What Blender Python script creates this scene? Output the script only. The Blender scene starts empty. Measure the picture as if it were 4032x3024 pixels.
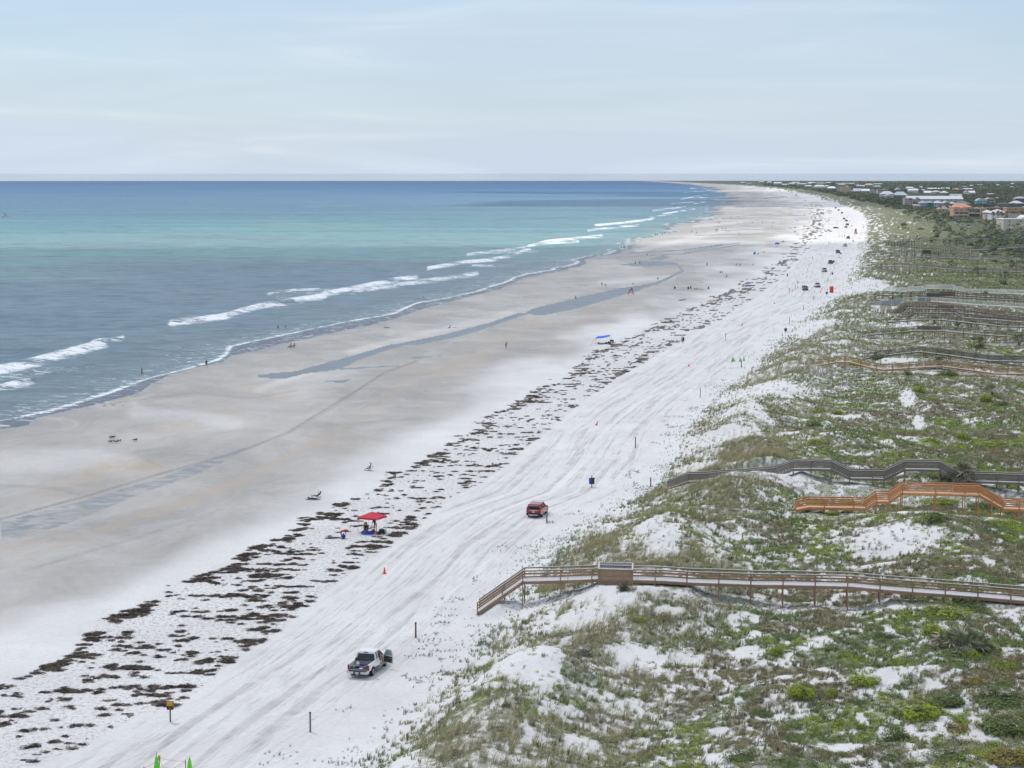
import bpy, math, random
import numpy as np
from mathutils import Vector, Matrix
random.seed(7); RNG = np.random.default_rng(11)
scene = bpy.context.scene
COL = scene.collection
R = math.radians
# ------------------------------------------------------------------ camera
H = 43.0; F = 7800.0; CX = 2016.0; CY = 1512.0; RE = 2*7.4e6      # eye height, focal length in photo pixels, earth drop z=-r^2/RE
TH = math.atan((CY-685.0)/F); CT, ST = math.cos(TH), math.sin(TH)
cd = bpy.data.cameras.new('camera'); cam = bpy.data.objects.new('camera', cd); COL.objects.link(cam)
cd.sensor_width = 36; cd.lens = F/4032*36; cd.clip_start = 1; cd.clip_end = 90000
cam.location = (0, 0, H); cam.rotation_euler = (math.pi/2-TH, 0, 0)
scene.camera = cam
# ------------------------------------------------------------------ sky, sun, exposure
SUN_EL, SUN_AZ = R(60), R(322)          # azimuth measured clockwise from +Y (view direction)
w = bpy.data.worlds.new('World'); scene.world = w; w.use_nodes = True
nt = w.node_tree; N = nt.nodes; L = nt.links; N.clear()
out = N.new('ShaderNodeOutputWorld'); bg = N.new('ShaderNodeBackground'); L.new(bg.outputs[0], out.inputs[0])
sky = N.new('ShaderNodeTexSky'); sky.sky_type = 'NISHITA'; sky.sun_disc = False
sky.sun_elevation = SUN_EL; sky.sun_rotation = SUN_AZ; sky.altitude = 40; sky.air_density = 1.0; sky.dust_density = .3; sky.ozone_density = 2.0
tc = N.new('ShaderNodeTexCoord'); mp = N.new('ShaderNodeMapping'); mp.inputs['Scale'].default_value = (1, 1, 7)
L.new(tc.outputs['Generated'], mp.inputs[0])
n1 = N.new('ShaderNodeTexNoise'); n1.inputs['Scale'].default_value = 3.1; n1.inputs['Detail'].default_value = 7; n1.inputs['Roughness'].default_value = .55; n1.inputs['Distortion'].default_value = .5
L.new(mp.outputs[0], n1.inputs['Vector'])
cr = N.new('ShaderNodeValToRGB'); cr.color_ramp.elements[0].position = .36; cr.color_ramp.elements[1].position = .66
L.new(n1.outputs['Fac'], cr.inputs[0])
# cloud cover thins with height just above the horizon
sep = N.new('ShaderNodeSeparateXYZ'); L.new(tc.outputs['Generated'], sep.inputs[0])
mr = N.new('ShaderNodeMapRange'); mr.inputs['From Min'].default_value = -.01; mr.inputs['From Max'].default_value = .10
mr.inputs['To Min'].default_value = .97; mr.inputs['To Max'].default_value = .22
L.new(sep.outputs['Z'], mr.inputs['Value'])
ma = N.new('ShaderNodeMath'); ma.operation = 'MULTIPLY_ADD'; ma.inputs[1].default_value = .30
L.new(cr.outputs[0], ma.inputs[0]); L.new(mr.outputs[0], ma.inputs[2]); ma.use_clamp = True
# second noise: grey undersides / bright tops of the cloud veil
n2 = N.new('ShaderNodeTexNoise'); n2.inputs['Scale'].default_value = 5.3; n2.inputs['Detail'].default_value = 8; n2.inputs['Distortion'].default_value = .8
mp2 = N.new('ShaderNodeMapping'); mp2.inputs['Scale'].default_value = (1, 1, 9); mp2.inputs['Location'].default_value = (3.3, 1.2, 0.7); L.new(tc.outputs['Generated'], mp2.inputs[0]); L.new(mp2.outputs[0], n2.inputs['Vector'])
cr2 = N.new('ShaderNodeValToRGB'); e = cr2.color_ramp.elements
e[0].position = .38; e[0].color = (6.05, 7.0, 8.25, 1); e[1].position = .54; e[1].color = (6.45, 7.4, 8.6, 1)
e3 = cr2.color_ramp.elements.new(.69); e3.color = (7.9, 8.4, 9.1, 1)
L.new(n2.outputs['Fac'], cr2.inputs[0])
mx = N.new('ShaderNodeMix'); mx.data_type = 'RGBA'
L.new(ma.outputs[0], mx.inputs['Factor'])
hs = N.new('ShaderNodeVectorMath'); hs.operation = 'MULTIPLY'; hs.inputs[1].default_value = (.86, .98, 1.13); L.new(sky.outputs[0], hs.inputs[0])
L.new(hs.outputs[0], mx.inputs[6]); L.new(cr2.outputs[0], mx.inputs[7])
L.new(mx.outputs[2], bg.inputs['Color']); bg.inputs['Strength'].default_value = .10
sd = bpy.data.lights.new('sun', 'SUN'); sun = bpy.data.objects.new('sun', sd); COL.objects.link(sun)
sd.energy = 3.5; sd.angle = R(5); sd.color = (1, .955, .885)
sun.rotation_euler = (math.pi/2-SUN_EL, 0, -SUN_AZ+math.pi)
vs = scene.view_settings; vs.view_transform = 'Standard'; vs.look = 'None'; vs.exposure = 0.0; vs.gamma = 1
try: vs.use_curve_mapping = False
except Exception: pass
scene.cycles.max_bounces = 5; scene.cycles.diffuse_bounces = 2; scene.cycles.glossy_bounces = 2; scene.cycles.transparent_max_bounces = 8; scene.cycles.volume_bounces = 0

# ------------------------------------------------------------------ geometry of the view: where a pixel of the photograph meets the ground
def rays(px, py):
    x = (np.asarray(px, float)-CX)/F; y = (CY-np.asarray(py, float))/F
    return x, CT+y*ST, -ST+y*CT                    # world direction (X, Y, Z)
def G(px, py, z=0.0):
    dx, dy, dz = rays(px, py); zt = np.full(np.shape(dx), float(z)) if np.ndim(z) == 0 else z
    t = (zt-H)/dz
    for _ in range(12):
        r2 = (dx*t)**2+(dy*t)**2
        t = np.minimum(np.abs((z-r2/RE-H)/dz), 24000/dy)
    return dx*t, dy*t
def proj(X, Y, Z):
    X = np.asarray(X, float); Y = np.asarray(Y, float); Zr = np.asarray(Z, float)-H
    zc = Y*CT-Zr*ST; yc = Y*ST+Zr*CT
    return CX+F*X/zc, CY-F*yc/zc
V = 4032/2212.0                                     # overview-picture units -> photo pixels
def vp(l): return [(a*V, b*V) for a, b in l]
# ------------------------------------------------------------------ noise
def _h(ix, iy, s):
    h = (ix.astype(np.int64)*374761393+iy.astype(np.int64)*668265263+s*1442695041) & 0xffffffff
    h = ((h ^ (h >> 13))*1274126177) & 0xffffffff
    return ((h ^ (h >> 16)) & 0xffffff)/float(0xffffff)
def vn(x, y, s=0):
    ix = np.floor(x); iy = np.floor(y); fx = x-ix; fy = y-iy
    fx = fx*fx*fx*(fx*(fx*6-15)+10); fy = fy*fy*fy*(fy*(fy*6-15)+10)
    a = _h(ix, iy, s); b = _h(ix+1, iy, s); c = _h(ix, iy+1, s); d = _h(ix+1, iy+1, s)
    return (a*(1-fx)+b*fx)*(1-fy)+(c*(1-fx)+d*fx)*fy
def fbm(x, y, s=0, o=4, g=.5):
    v = 0; a = 1; t = 0
    for k in range(o):
        v = v+a*vn(x*2**k+17.3*k, y*2**k-9.1*k, s+k*13); t += a; a *= g
    return v/t
def ss(a, b, x):
    t = np.clip((x-a)/(b-a), 0, 1); return t*t*(3-2*t)
# ------------------------------------------------------------------ coast lines as functions of distance Y
def line_fn(pts, z):
    px, py = np.array(vp(pts)).T
    X, Y = G(px, py, z); o = np.argsort(Y); X, Y = X[o], Y[o]
    # straight extension beyond both ends
    X = np.r_[X[0]-(X[1]-X[0])/(Y[1]-Y[0])*(Y[0]-20), X, X[-1]+(X[-1]-X[-3])/(Y[-1]-Y[-3])*(26000-Y[-1])]; Y = np.r_[20, Y, 26000]
    return lambda y: np.interp(y, Y, X)
SHORE = [(-60,942),(0,928),(60,920),(80,903),(160,885),(220,872),(262,860),(300,850),(320,835),(360,813),(420,795),(480,783),(502,768),(560,757),(600,745),(660,733),(740,715),(800,703),(850,690),(920,665),(1000,645),(1080,625),(1130,603),(1200,588),(1250,578),(1262,566),(1310,550),(1355,535),(1400,515),(1440,500),(1480,487),(1510,475),(1540,462),(1570,450),(1588,437),(1590,428),(1575,416),(1545,406),(1505,400),(1470,396.5),(1440,394.5)]
TOE = [(600,1730),(700,1659),(790,1560),(880,1480),(960,1420),(1010,1370),(1060,1318),(1130,1250),(1180,1180),(1260,1110),(1380,1060),(1430,990),(1455,930),(1510,870),(1600,800),(1680,720),(1740,675),(1800,640),(1825,590),(1842,545),(1850,510),(1857,480),(1850,462),(1820,448),(1780,434),(1735,420),(1680,409),(1620,402.5),(1560,398.5),(1500,395.6)]
WA = [(-60,1520),(0,1490),(60,1470),(110,1440),(160,1405),(230,1350),(290,1325),(340,1300),(400,1265),(470,1240),(520,1215),(560,1190),(620,1165),(670,1135),(750,1085),(790,1068),(830,1045),(870,1020),(940,990),(1000,950),(1080,900),(1150,860),(1230,810),(1290,765),(1340,740),(1400,710),(1470,680),(1530,655),(1600,620),(1650,595),(1700,560),(1735,520),(1750,500),(1760,470),(1765,455),(1752,438),(1700,418),(1640,406)]
WB = [(-60,1710),(80,1655),(170,1620),(300,1550),(370,1535),(440,1490),(520,1420),(600,1370),(680,1300),(760,1240),(830,1190),(900,1140),(960,1085),(1050,1040),(1120,985),(1180,935),(1260,870),(1330,820),(1400,780),(1480,735),(1560,690),(1640,640),(1690,600),(1725,560),(1775,510),(1790,485),(1800,465),(1790,440),(1720,418),(1650,406)]
_sx = line_fn(SHORE, -.3)
def jag(Y):
    Y = np.asarray(Y, float); return (vn(Y/60, Y*0, 5)+.7*vn(Y/22, Y*0, 6)+.4*vn(Y/9, Y*0, 7)-1.05)*Y*.016*ss(600, 1500, Y)*(1-ss(6000, 12000, Y))
def shoreX(Y): return _sx(Y)+jag(Y)
toeX = line_fn(TOE, .2); waX = line_fn(WA, 0); wbX = line_fn(WB, 0)
def polyd(px, py, pts, ay=1.0):
    """distance in photo pixels from ground points (as seen) to a polyline"""
    d = np.full(px.shape, 1e9); tt = np.zeros(px.shape)
    for k in range(len(pts)-1):
        ax_, ay_ = pts[k]; bx_, by_ = pts[k+1]; vx, vy = bx_-ax_, (by_-ay_)*ay
        wx, wy = px-ax_, (py-ay_)*ay; t = np.clip((wx*vx+wy*vy)/(vx*vx+vy*vy+1e-9), 0, 1)
        dd = np.hypot(wx-t*vx, wy-t*vy); m = dd < d; d = np.where(m, dd, d)
    return d
# ------------------------------------------------------------------ boardwalk lines: (deck edge in the photo, 's' marks a flight of stairs) + distance of the run
def PV(px, py, A, B):
    """point of the vertical plane through ground points A, B seen at a pixel"""
    dx, dy, dz = rays(px, py); nx, ny = B[1]-A[1], -(B[0]-A[0])
    t = (A[0]*nx+A[1]*ny)/(dx*nx+dy*ny); return Vector((float(dx*t), float(dy*t), float(H+dz*t)))
def Zd(px, Zc):                       # world XY at camera depth Zc (for a level sight line)
    return ((px-CX)/F*Zc, Zc)
BW = [ # name, deck pixels, 's' list = index of segments that are stairs, dist left, dist right
 dict(k='bw1', p=[(1880,2413),(2059,2288.5),(2236,2284),(2356,2279),(2489,2283),(2607,2286),(2727,2293.5),(2853,2297),(2978,2302),(3102,2303),(3226,2306),(3352,2309),(3478,2321),(3604,2331),(3732,2340),(3860,2350),(3987,2361),(4115,2371),(4243,2382),(4370,2392)], s=[0], z0=.25, zr=2.75),
 dict(k='bw2', p=[(3134,2006),(3184,1996),(3256,1998),(3353,1999),(3410,2001),(3452,1974),(3502,1974),(3553,1940),(3652,1942),(3751,1944),(3852,1946),(3949,2002.5),(4032,2005),(4200,2009),(4360,2012)], s=[4,6,10], D=(243,241)),
 dict(k='bw3', p=[(2628,1925),(2709.7,1895),(2780,1894),(2834,1888),(2911,1884),(3046,1872),(3123,1846),(3200,1845),(3273,1846.6),(3345.6,1882),(3420,1883),(3481,1884.5),(3562.6,1846.6),(3630,1847),(3700,1848.7),(3780,1893),(3856,1894.6),(3944,1897),(4032,1900),(4200,1905),(4360,1910)], s=[0,5,8,11,14], D=(272,262)),
 dict(k='bw4', p=[(3201,1438),(3256,1432),(3297,1424),(3347,1425),(3434,1448),(3480,1455),(3580,1448),(3708,1441),(3812,1455),(3917,1470),(4032,1471),(4160,1466),(4300,1462)], s=[], D=(425,420)),
 dict(k='bw5', p=[(3397,1412),(3480,1399),(3560,1390),(3620,1384),(3720,1396),(3810,1409),(3891,1420),(4032,1423),(4180,1426),(4300,1428)], s=[], D=(440,440)),
 dict(k='bw6', p=[(3395,1322),(3448,1316),(3530,1308),(3611,1301),(3706,1302),(3803,1311),(3918,1320),(4032,1328),(4160,1337),(4300,1345)], s=[], D=(515,510)),
 dict(k='bw7', p=[(3497,1267),(3580,1262),(3657,1257),(3708,1258.6),(3830,1272),(3943,1284),(4032,1286),(4160,1287),(4300,1288)], s=[], D=(556,552)),
 dict(k='bw8', p=[(3540,1243.5),(3577,1243),(3600,1230),(3680,1230.5),(3754,1231),(3783,1249),(3900,1258),(4032,1268),(4160,1276),(4300,1284)], s=[1,4], D=(580,577)),
 dict(k='bw9', p=[(3488,1261),(3560,1213),(3640,1214),(3728,1217),(3760,1228),(3870,1244),(3960,1252),(4032,1259),(4160,1264),(4300,1268)], s=[0,3], D=(600,597)),
 dict(k='bw10', p=[(3480,1232),(3517,1232),(3566,1201),(3651,1202),(3734,1209),(3800,1221),(3900,1234),(4032,1248),(4160,1256),(4300,1262)], s=[1], D=(618,615)),
 dict(k='bw11', p=[(3425,1203),(3466,1199),(3546,1190),(3600,1184),(3686,1187),(3760,1192),(3829,1198),(3930,1204),(4032,1210),(4160,1216),(4300,1222)], s=[], D=(640,636)),
 dict(k='bw12', p=[(3514,1177),(3575,1172),(3634,1166),(3700,1167),(3800,1172),(3920,1178),(4032,1183),(4160,1188),(4300,1192)], s=[], D=(665,662)),
 dict(k='bw13', p=[(3443,1168.6),(3460,1160),(3548,1163),(3640,1162),(3723,1161.5),(3790,1163),(3857,1167),(3945,1172),(4032,1178),(4160,1182),(4300,1186)], s=[0], D=(695,690)),
 dict(k='bw14', p=[(3500,1145.5),(3537,1146),(3566,1146),(3576,1141),(3637,1141),(3647,1134),(3700,1134),(3753,1134),(3766,1141),(3788,1142),(3799,1150),(3870,1151),(3950,1153),(4032,1155),(4160,1157),(4300,1159)], s=[2,4,7,9], D=(722,718)),
 dict(k='bw15', p=[(3409,1064),(3433,1064),(3468,1048),(3551,1045),(3639,1050),(3722,1058),(3790,1063),(3869,1067),(4008,1069),(4140,1071),(4280,1072)], s=[1], D=(890,885)),
 dict(k='bw16', p=[(3500,1015),(3533,1014),(3604,1009),(3690,1013),(3780,1017),(3900,1020),(4032,1021.7),(4160,1023),(4280,1024)], s=[], D=(1010,1005)),
 dict(k='bw17', p=[(3418,1002),(3480,997),(3568,994),(3640,997),(3720,1003),(3850,1008),(4032,1006),(4160,1000),(4280,996)], s=[], D=(1060,1055)),
 dict(k='bw18', p=[(3551,969),(3640,976),(3740,981),(3840,984),(3920,980),(4000,974),(4100,968)], s=[], D=(1160,1160)),
 dict(k='bw19', p=[(3498,960),(3566,960),(3577,951),(3600,951)], s=[1], D=(1230,1230)),
 dict(k='bw20', p=[(3504,931),(3580,935),(3640,940),(3740,943),(3834,941),(3900,938)], s=[], D=(1330,1330)),
]
ZB = dict(bw2=(2.5, 2.5), bw3=(1.7, 2.5), bw4=(3.4, 2.7), bw15=(3.6, 2.6), bw14=(3.0, 2.8), bw17=(3.4, 3.0), bw18=(3.0, 3.0), bw19=(2.2, 3.2), bw20=(3.0, 3.0))
for b in BW:
    p = b['p']
    if 'D' in b:
        zl, zr = ZB.get(b['k'], (3.2, 2.7)); i = 2 if len(p) > 5 else 1
        A = [float(v) for v in G(p[i][0], p[i][1], zl)]; B = [float(v) for v in G(p[-1][0], p[-1][1], zr)]
    else:
        A = [float(v) for v in G(p[0][0], p[0][1], b['z0'])]; B = [float(v) for v in G(4032, 2364, b['zr'])]
    b['P'] = [PV(x, y, A, B) for x, y in p]
# ------------------------------------------------------------------ the land: height of the ground
BUMPS = [] # (X, Y, height, sx, sy)
for px, py, z, hh, sx, sy in [(2440,2350,2,.9,4.5,5),(2170,2690,1.5,1.1,3.6,5),(2200,2560,1.5,-.5,5,9),(2900,2600,1.5,-.8,9,9),(3250,2500,1,-.6,8,5),
                               (3560,2450,2,.9,9,8),(3950,2480,1,-.9,7,7),(2640,2120,2,1.1,4,12),(2360,2180,1.5,.7,4,9),(3250,1700,2,1.2,10,26),(2950,1640,2,1.0,6,20),(3500,1950,1.5,-.8,10,9),(3700,2090,1.6,.7,7,8)]:
    X, Y = G(px, py, z); BUMPS.append((float(X), float(Y), hh, sx, sy))
_bwp = []
for b in BW:
    P = b['P']
    for k in range(len(P)-1):
        n = max(2, int((P[k+1]-P[k]).length/1.5))
        for j in range(n):
            q = P[k].lerp(P[k+1], j/n); _bwp.append((q.x, q.y+.8, q.z, 1 if k in b['s'] and k == 0 else 0))
_bwp = np.array(_bwp)
def hz(X, Y, fine=True):
    X = np.asarray(X, float); Y = np.asarray(Y, float)
    ds = X-shoreX(Y); d = X-toeX(Y)
    z = -.3*(1-ss(0, 45, ds))
    z = np.where(ds < 0, -.3+ds*.03, z); z = np.maximum(z, -2.5)
    z = z+.10*(fbm(X/55, Y/90, 3, 3)-.5)*ss(10, 60, ds)*(1-ss(-10, 5, d))
    s = ss(-1, 13, d+6*(fbm(X/9, Y/16, 5, 3)-.5))
    dune = 1.65*s+1.25*np.exp(-((d-15-9*(vn(Y/28, Y*0, 8)-.5))/6.5)**2)*(.45+1.1*fbm(X/12, Y/20, 9, 3))
    dune = dune+s*(2.5*(fbm(X/15, Y/19, 21, 3)-.5)+1.5*(fbm(X/34, Y/60, 25, 2)-.5))
    rg = 1-np.abs(2*fbm(X/8, Y/11, 27, 3)-1); dune = dune+s*.9*(rg-.7)
    if fine: dune = dune+s*.28*(fbm(X/1.7, Y/2.2, 31, 3)-.5)
    for bx, by, bh, sx, sy in BUMPS: dune = dune+bh*np.exp(-((X-bx)/sx)**2-((Y-by)/sy)**2)
    z = z+np.maximum(dune, 0)*ss(-2, 1, d)*(1-.35*ss(60, 200, d))*(1-.22*ss(300, 600, Y))
    z = z+.5*ss(80, 300, d)
    return z
def _bwclamp(X, Y, z):
    """the sand lies a little below every boardwalk deck"""
    sh = X.shape; x = X.ravel(); y = Y.ravel(); zz = z.ravel().copy()
    m = (x > toeX(y)-14) & (y < 1400)
    idx = np.nonzero(m)[0]
    for q in _bwp:
        near = idx[(np.abs(x[idx]-q[0]) < 3.4) & (np.abs(y[idx]-q[1]) < 4.5)]
        if len(near):
            r = np.maximum(np.abs(x[near]-q[0])/3.4, np.abs(y[near]-q[1])/4.5)
            gap = .12 if q[3] else .5
            lim = q[2]-gap+np.maximum(0, r-.35)*1.3
            zz[near] = np.minimum(zz[near], lim)
            lo = q[2]-3.0-np.maximum(0, r-.3)*2.5 if not q[3] else q[2]-1.2-np.maximum(0, r-.3)*2.5
            zz[near] = np.maximum(zz[near], lo)
    return zz.reshape(sh)
# terrain grid: rows thin out with distance
def rowsY(p0, steps):
    py = [p0]
    for lim, st in steps:
        while py[-1] > lim: py.append(py[-1]-st)
    return G(np.full(len(py), CX), np.array(py), 0)[1]
TY = rowsY(3420., [(2500, 7), (1700, 6), (1100, 4.5), (860, 3), (760, 2), (722, 1.5)])
TY = np.unique(np.r_[TY, np.geomspace(TY.max()*1.08, 34000, 26)])
TU = np.linspace(-.34, .36, 720)
U_, Y_ = np.meshgrid(TU, TY); X_ = U_*Y_
Zt = hz(X_, Y_); Zt = _bwclamp(X_, Y_, Zt)
def sampZ(X, Y):
    """height of the finished ground (bilinear on the grid), earth curvature included"""
    X = np.asarray(X, float); Y = np.asarray(Y, float)
    fi = np.clip(np.interp(Y, TY, np.arange(len(TY))), 0, len(TY)-1.001); fu = np.clip((X/Y-TU[0])/(TU[1]-TU[0]), 0, len(TU)-1.001)
    i = fi.astype(int); j = fu.astype(int); a = fi-i; b = fu-j
    z = (Zt[i, j]*(1-b)+Zt[i, j+1]*b)*(1-a)+(Zt[i+1, j]*(1-b)+Zt[i+1, j+1]*b)*a
    return z-(X*X+Y*Y)/RE
def on(px, py):
    """first ground point seen at a pixel"""
    dx, dy, dz = [float(v) for v in rays(px, py)]
    t0 = (H-7)/max(-dz, 1e-4); t = np.linspace(t0*.96, min((H+3)/max(-dz, 1e-4)*1.05, 40000/dy), 900)
    X, Y, Z = dx*t, dy*t, H+dz*t; g = sampZ(X, Y); k = np.nonzero(Z <= g)[0]; k = k[0] if len(k) else -1
    return Vector((X[k], Y[k], g[k]))

BARE = [(1150,1492,62,48),(1180,1470,35,32),(1310,1318,72,30),(1345,1295,40,20),(1385,1425,75,22),(1240,1360,70,25),(1650,850,110,26),(1590,905,60,22),(1720,700,95,18),(1870,620,60,16),(1930,1180,120,30),(1990,1120,60,12),(1700,1045,55,14),(1430,1200,45,42),(1400,1160,40,18),
 (1330,1090,40,10),(1960,860,20,22),(1985,905,16,16),(1940,780,40,10),(1670,1545,40,10),(1830,1620,70,12),(1560,1640,50,14),(2060,1540,40,24),(2120,1600,50,14),(1900,1480,44,24),(1760,1400,30,10),(1870,1325,44,10),(1620,1410,44,14),(1290,1130,50,14),(1560,950,70,14),(1500,1000,60,10),
 (1830,900,40,8),(1700,620,50,12),(1790,480,40,7),(2050,1130,50,10),(1250,1620,40,22),(2000,1640,40,10),(1690,1465,30,8),(1800,1240,40,6),(1450,1290,20,8),(1480,1420,50,10),(1980,700,50,6),(1900,1225,60,8)]
def cover(X, Y, px, py, d):
    """how much of the dune ground is grown over"""
    px, py = proj(X, Y, 1.7-(X*X+Y*Y)/RE)
    n0 = fbm(X/3.6, Y/4.6, 101, 4); n1 = fbm(X/1.2, Y/1.5, 103, 3); n2 = fbm(X/15, Y/22, 105, 3)
    g_ = ss(6, 40, d)
    c = ss(.25, .44, n0*.55+n2*.45+.09*g_-.035*(1-ss(3, 18, d))+.03*ss(250, 500, Y)+.12*ss(500, 900, Y)*g_)
    c = c*ss(-2, 8, d+10*(n2-.5))
    m = np.zeros(px.shape)
    for x, y, rx, ry in BARE: m = np.maximum(m, np.exp(-(((px/V-x)/rx)**2+((py/V-y)/ry)**2)**1.5))
    c = c*(1-ss(.30, .62, m*.8+.9*(n1-.42)+.5*(n0-.5))*.96)
    f_ = .5*n1+.5*fbm(X/.5, Y/.62, 107, 3)
    c = c*ss(.355, .535, f_+.04*g_+.035*ss(180, 400, Y)+.12*ss(520, 900, Y)*ss(8, 60, d)-.05*(n0 < .46)+.06*(n0-.5))
    return c, n0, n1, n2
# ================================================================== helpers: materials, meshes, tags
def node(nt, t, **kw):
    n = nt.nodes.new(t)
    for k, v in kw.items():
        if hasattr(n, k): setattr(n, k, v)
        else: n.inputs[k].default_value = v
    return n
def bsdf(m):
    m.use_nodes = True; nt = m.node_tree
    return nt, nt.nodes['Principled BSDF']
MATS = {}
def pm(name, col, rough=.6, var=.18, scale=6., metal=0., bump=0., stretch=(1, 1, 1), spec=.4, coat=0., hue=None):
    """painted / wooden / woven surface: base colour broken up by two noises, optional grain"""
    if name in MATS: return MATS[name]
    m = bpy.data.materials.new(name); nt, b = bsdf(m); l = nt.links
    t = node(nt, 'ShaderNodeTexCoord'); mpn = node(nt, 'ShaderNodeMapping'); mpn.inputs['Scale'].default_value = stretch
    l.new(t.outputs['Object'], mpn.inputs[0])
    n = node(nt, 'ShaderNodeTexNoise'); n.inputs['Scale'].default_value = scale; n.inputs['Detail'].default_value = 6; n.inputs['Roughness'].default_value = .65
    l.new(mpn.outputs[0], n.inputs['Vector'])
    r = node(nt, 'ShaderNodeValToRGB'); c = r.color_ramp.elements
    c[0].position = .3; c[1].position = .72
    c0 = [max(0, x*(1-var)) for x in col]; c1 = [min(1, x*(1+var)) for x in col]
    if hue: c1 = [min(1, a) for a in hue]
    c[0].color = (*c0, 1); c[1].color = (*c1, 1)
    l.new(n.outputs['Fac'], r.inputs[0])
    oi = node(nt, 'ShaderNodeObjectInfo'); mrn = node(nt, 'ShaderNodeMapRange'); mrn.inputs['To Min'].default_value = 1-var*.45; mrn.inputs['To Max'].default_value = 1+var*.45
    l.new(oi.outputs['Random'], mrn.inputs['Value'])
    vm = node(nt, 'ShaderNodeVectorMath', operation='SCALE'); l.new(r.outputs[0], vm.inputs[0]); l.new(mrn.outputs[0], vm.inputs['Scale'])
    l.new(vm.outputs[0], b.inputs['Base Color'])
    b.inputs['Roughness'].default_value = rough; b.inputs['Metallic'].default_value = metal; b.inputs['Specular IOR Level'].default_value = spec
    if coat: b.inputs['Coat Weight'].default_value = coat; b.inputs['Coat Roughness'].default_value = .08
    if bump:
        bn = node(nt, 'ShaderNodeBump'); bn.inputs['Strength'].default_value = bump; bn.inputs['Distance'].default_value = .02
        l.new(n.outputs['Fac'], bn.inputs['Height']); l.new(bn.outputs[0], b.inputs['Normal'])
    MATS[name] = m; return m
class MB:
    """collects boxes, tubes, lathes and polygons, builds ONE mesh"""
    def __init__(s): s.v = []; s.f = []; s.m = []; s.smooth = []
    def add(s, vs, fs, mi=0, sm=False):
        o = len(s.v); s.v += [tuple(map(float, p)) for p in vs]; s.f += [tuple(o+i for i in f) for f in fs]; s.m += [mi]*len(fs); s.smooth += [sm]*len(fs); return s
    def box(s, c, d, mi=0, rz=0, M=None):
        x, y, z = d[0]/2, d[1]/2, d[2]/2; vs = [Vector((a*x, b*y, e*z)) for a in (-1, 1) for b in (-1, 1) for e in (-1, 1)]
        if M is not None: vs = [M @ v for v in vs]
        elif rz: vs = [Matrix.Rotation(rz, 3, 'Z') @ v for v in vs]
        c = Vector(c); vs = [v+c for v in vs]
        return s.add(vs, [(0, 1, 3, 2), (4, 6, 7, 5), (0, 4, 5, 1), (2, 3, 7, 6), (0, 2, 6, 4), (1, 5, 7, 3)], mi)
    def hexa(s, p, mi=0):                      # 8 points: bottom 4 ccw, top 4 ccw
        return s.add(p, [(3, 2, 1, 0), (4, 5, 6, 7), (0, 1, 5, 4), (1, 2, 6, 5), (2, 3, 7, 6), (3, 0, 4, 7)], mi)
    def bar(s, a, b, w, h, mi=0, up=(0, 0, 1)):
        a, b = Vector(a), Vector(b); t = (b-a)
        if t.length < 1e-6: return s
        t.normalize(); u = Vector(up)
        if abs(t.dot(u)) > .99: u = Vector((0, 1, 0))
        sx = t.cross(u).normalized(); uz = sx.cross(t).normalized(); q = []
        for p in (a, b): q += [p-sx*w/2-uz*h/2, p+sx*w/2-uz*h/2, p+sx*w/2+uz*h/2, p-sx*w/2+uz*h/2]
        return s.add(q, [(3, 2, 1, 0), (4, 5, 6, 7), (0, 1, 5, 4), (1, 2, 6, 5), (2, 3, 7, 6), (3, 0, 4, 7)], mi)
    def tube(s, pts, r, n=8, mi=0, cap=True, sm=True):
        pts = [Vector(p) for p in pts]; rs = r if hasattr(r, '__len__') else [r]*len(pts); o = len(s.v); rings = []
        for i, p in enumerate(pts):
            t = (pts[min(i+1, len(pts)-1)]-pts[max(i-1, 0)]).normalized(); u = Vector((0, 0, 1)) if abs(t.z) < .9 else Vector((1, 0, 0))
            a = t.cross(u).normalized(); b = t.cross(a).normalized()
            rings += [p+(a*math.cos(2*math.pi*k/n)+b*math.sin(2*math.pi*k/n))*rs[i] for k in range(n)]
        fs = [(i*n+k, i*n+(k+1) % n, (i+1)*n+(k+1) % n, (i+1)*n+k) for i in range(len(pts)-1) for k in range(n)]
        s.add(rings, fs, mi, sm)
        if cap: s.f += [tuple(o+k for k in range(n)), tuple(o+(len(pts)-1)*n+n-1-k for k in range(n))]; s.m += [mi]*2; s.smooth += [False]*2
        return s
    def lathe(s, prof, n=16, mi=0, c=(0, 0, 0), sm=True):
        c = Vector(c); vs = [c+Vector((r*math.cos(2*math.pi*k/n), r*math.sin(2*math.pi*k/n), z)) for r, z in prof for k in range(n)]
        fs = [(i*n+k, i*n+(k+1) % n, (i+1)*n+(k+1) % n, (i+1)*n+k) for i in range(len(prof)-1) for k in range(n)]
        return s.add(vs, fs, mi, sm)
    def loft(s, secs, mi=0, cap=True, sm=False):
        n = len(secs[0]); o = len(s.v); vs = [p for q in secs for p in q]
        fs = [(i*n+k, i*n+(k+1) % n, (i+1)*n+(k+1) % n, (i+1)*n+k) for i in range(len(secs)-1) for k in range(n)]
        s.add(vs, fs, mi, sm)
        if cap: s.f += [tuple(o+n-1-k for k in range(n)), tuple(o+(len(secs)-1)*n+k for k in range(n))]; s.m += [mi]*2; s.smooth += [False]*2
        return s
    def mesh(s, name, mats):
        me = bpy.data.meshes.new(name); me.from_pydata(s.v, [], s.f)
        for m in (mats if isinstance(mats, (list, tuple)) else [mats]): me.materials.append(m)
        me.polygons.foreach_set('material_index', s.m); me.polygons.foreach_set('use_smooth', s.smooth); me.update()
        return me
    def build(s, name, mats, parent=None, **kw):
        return link(name, s.mesh(name, mats), parent, **kw)
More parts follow.
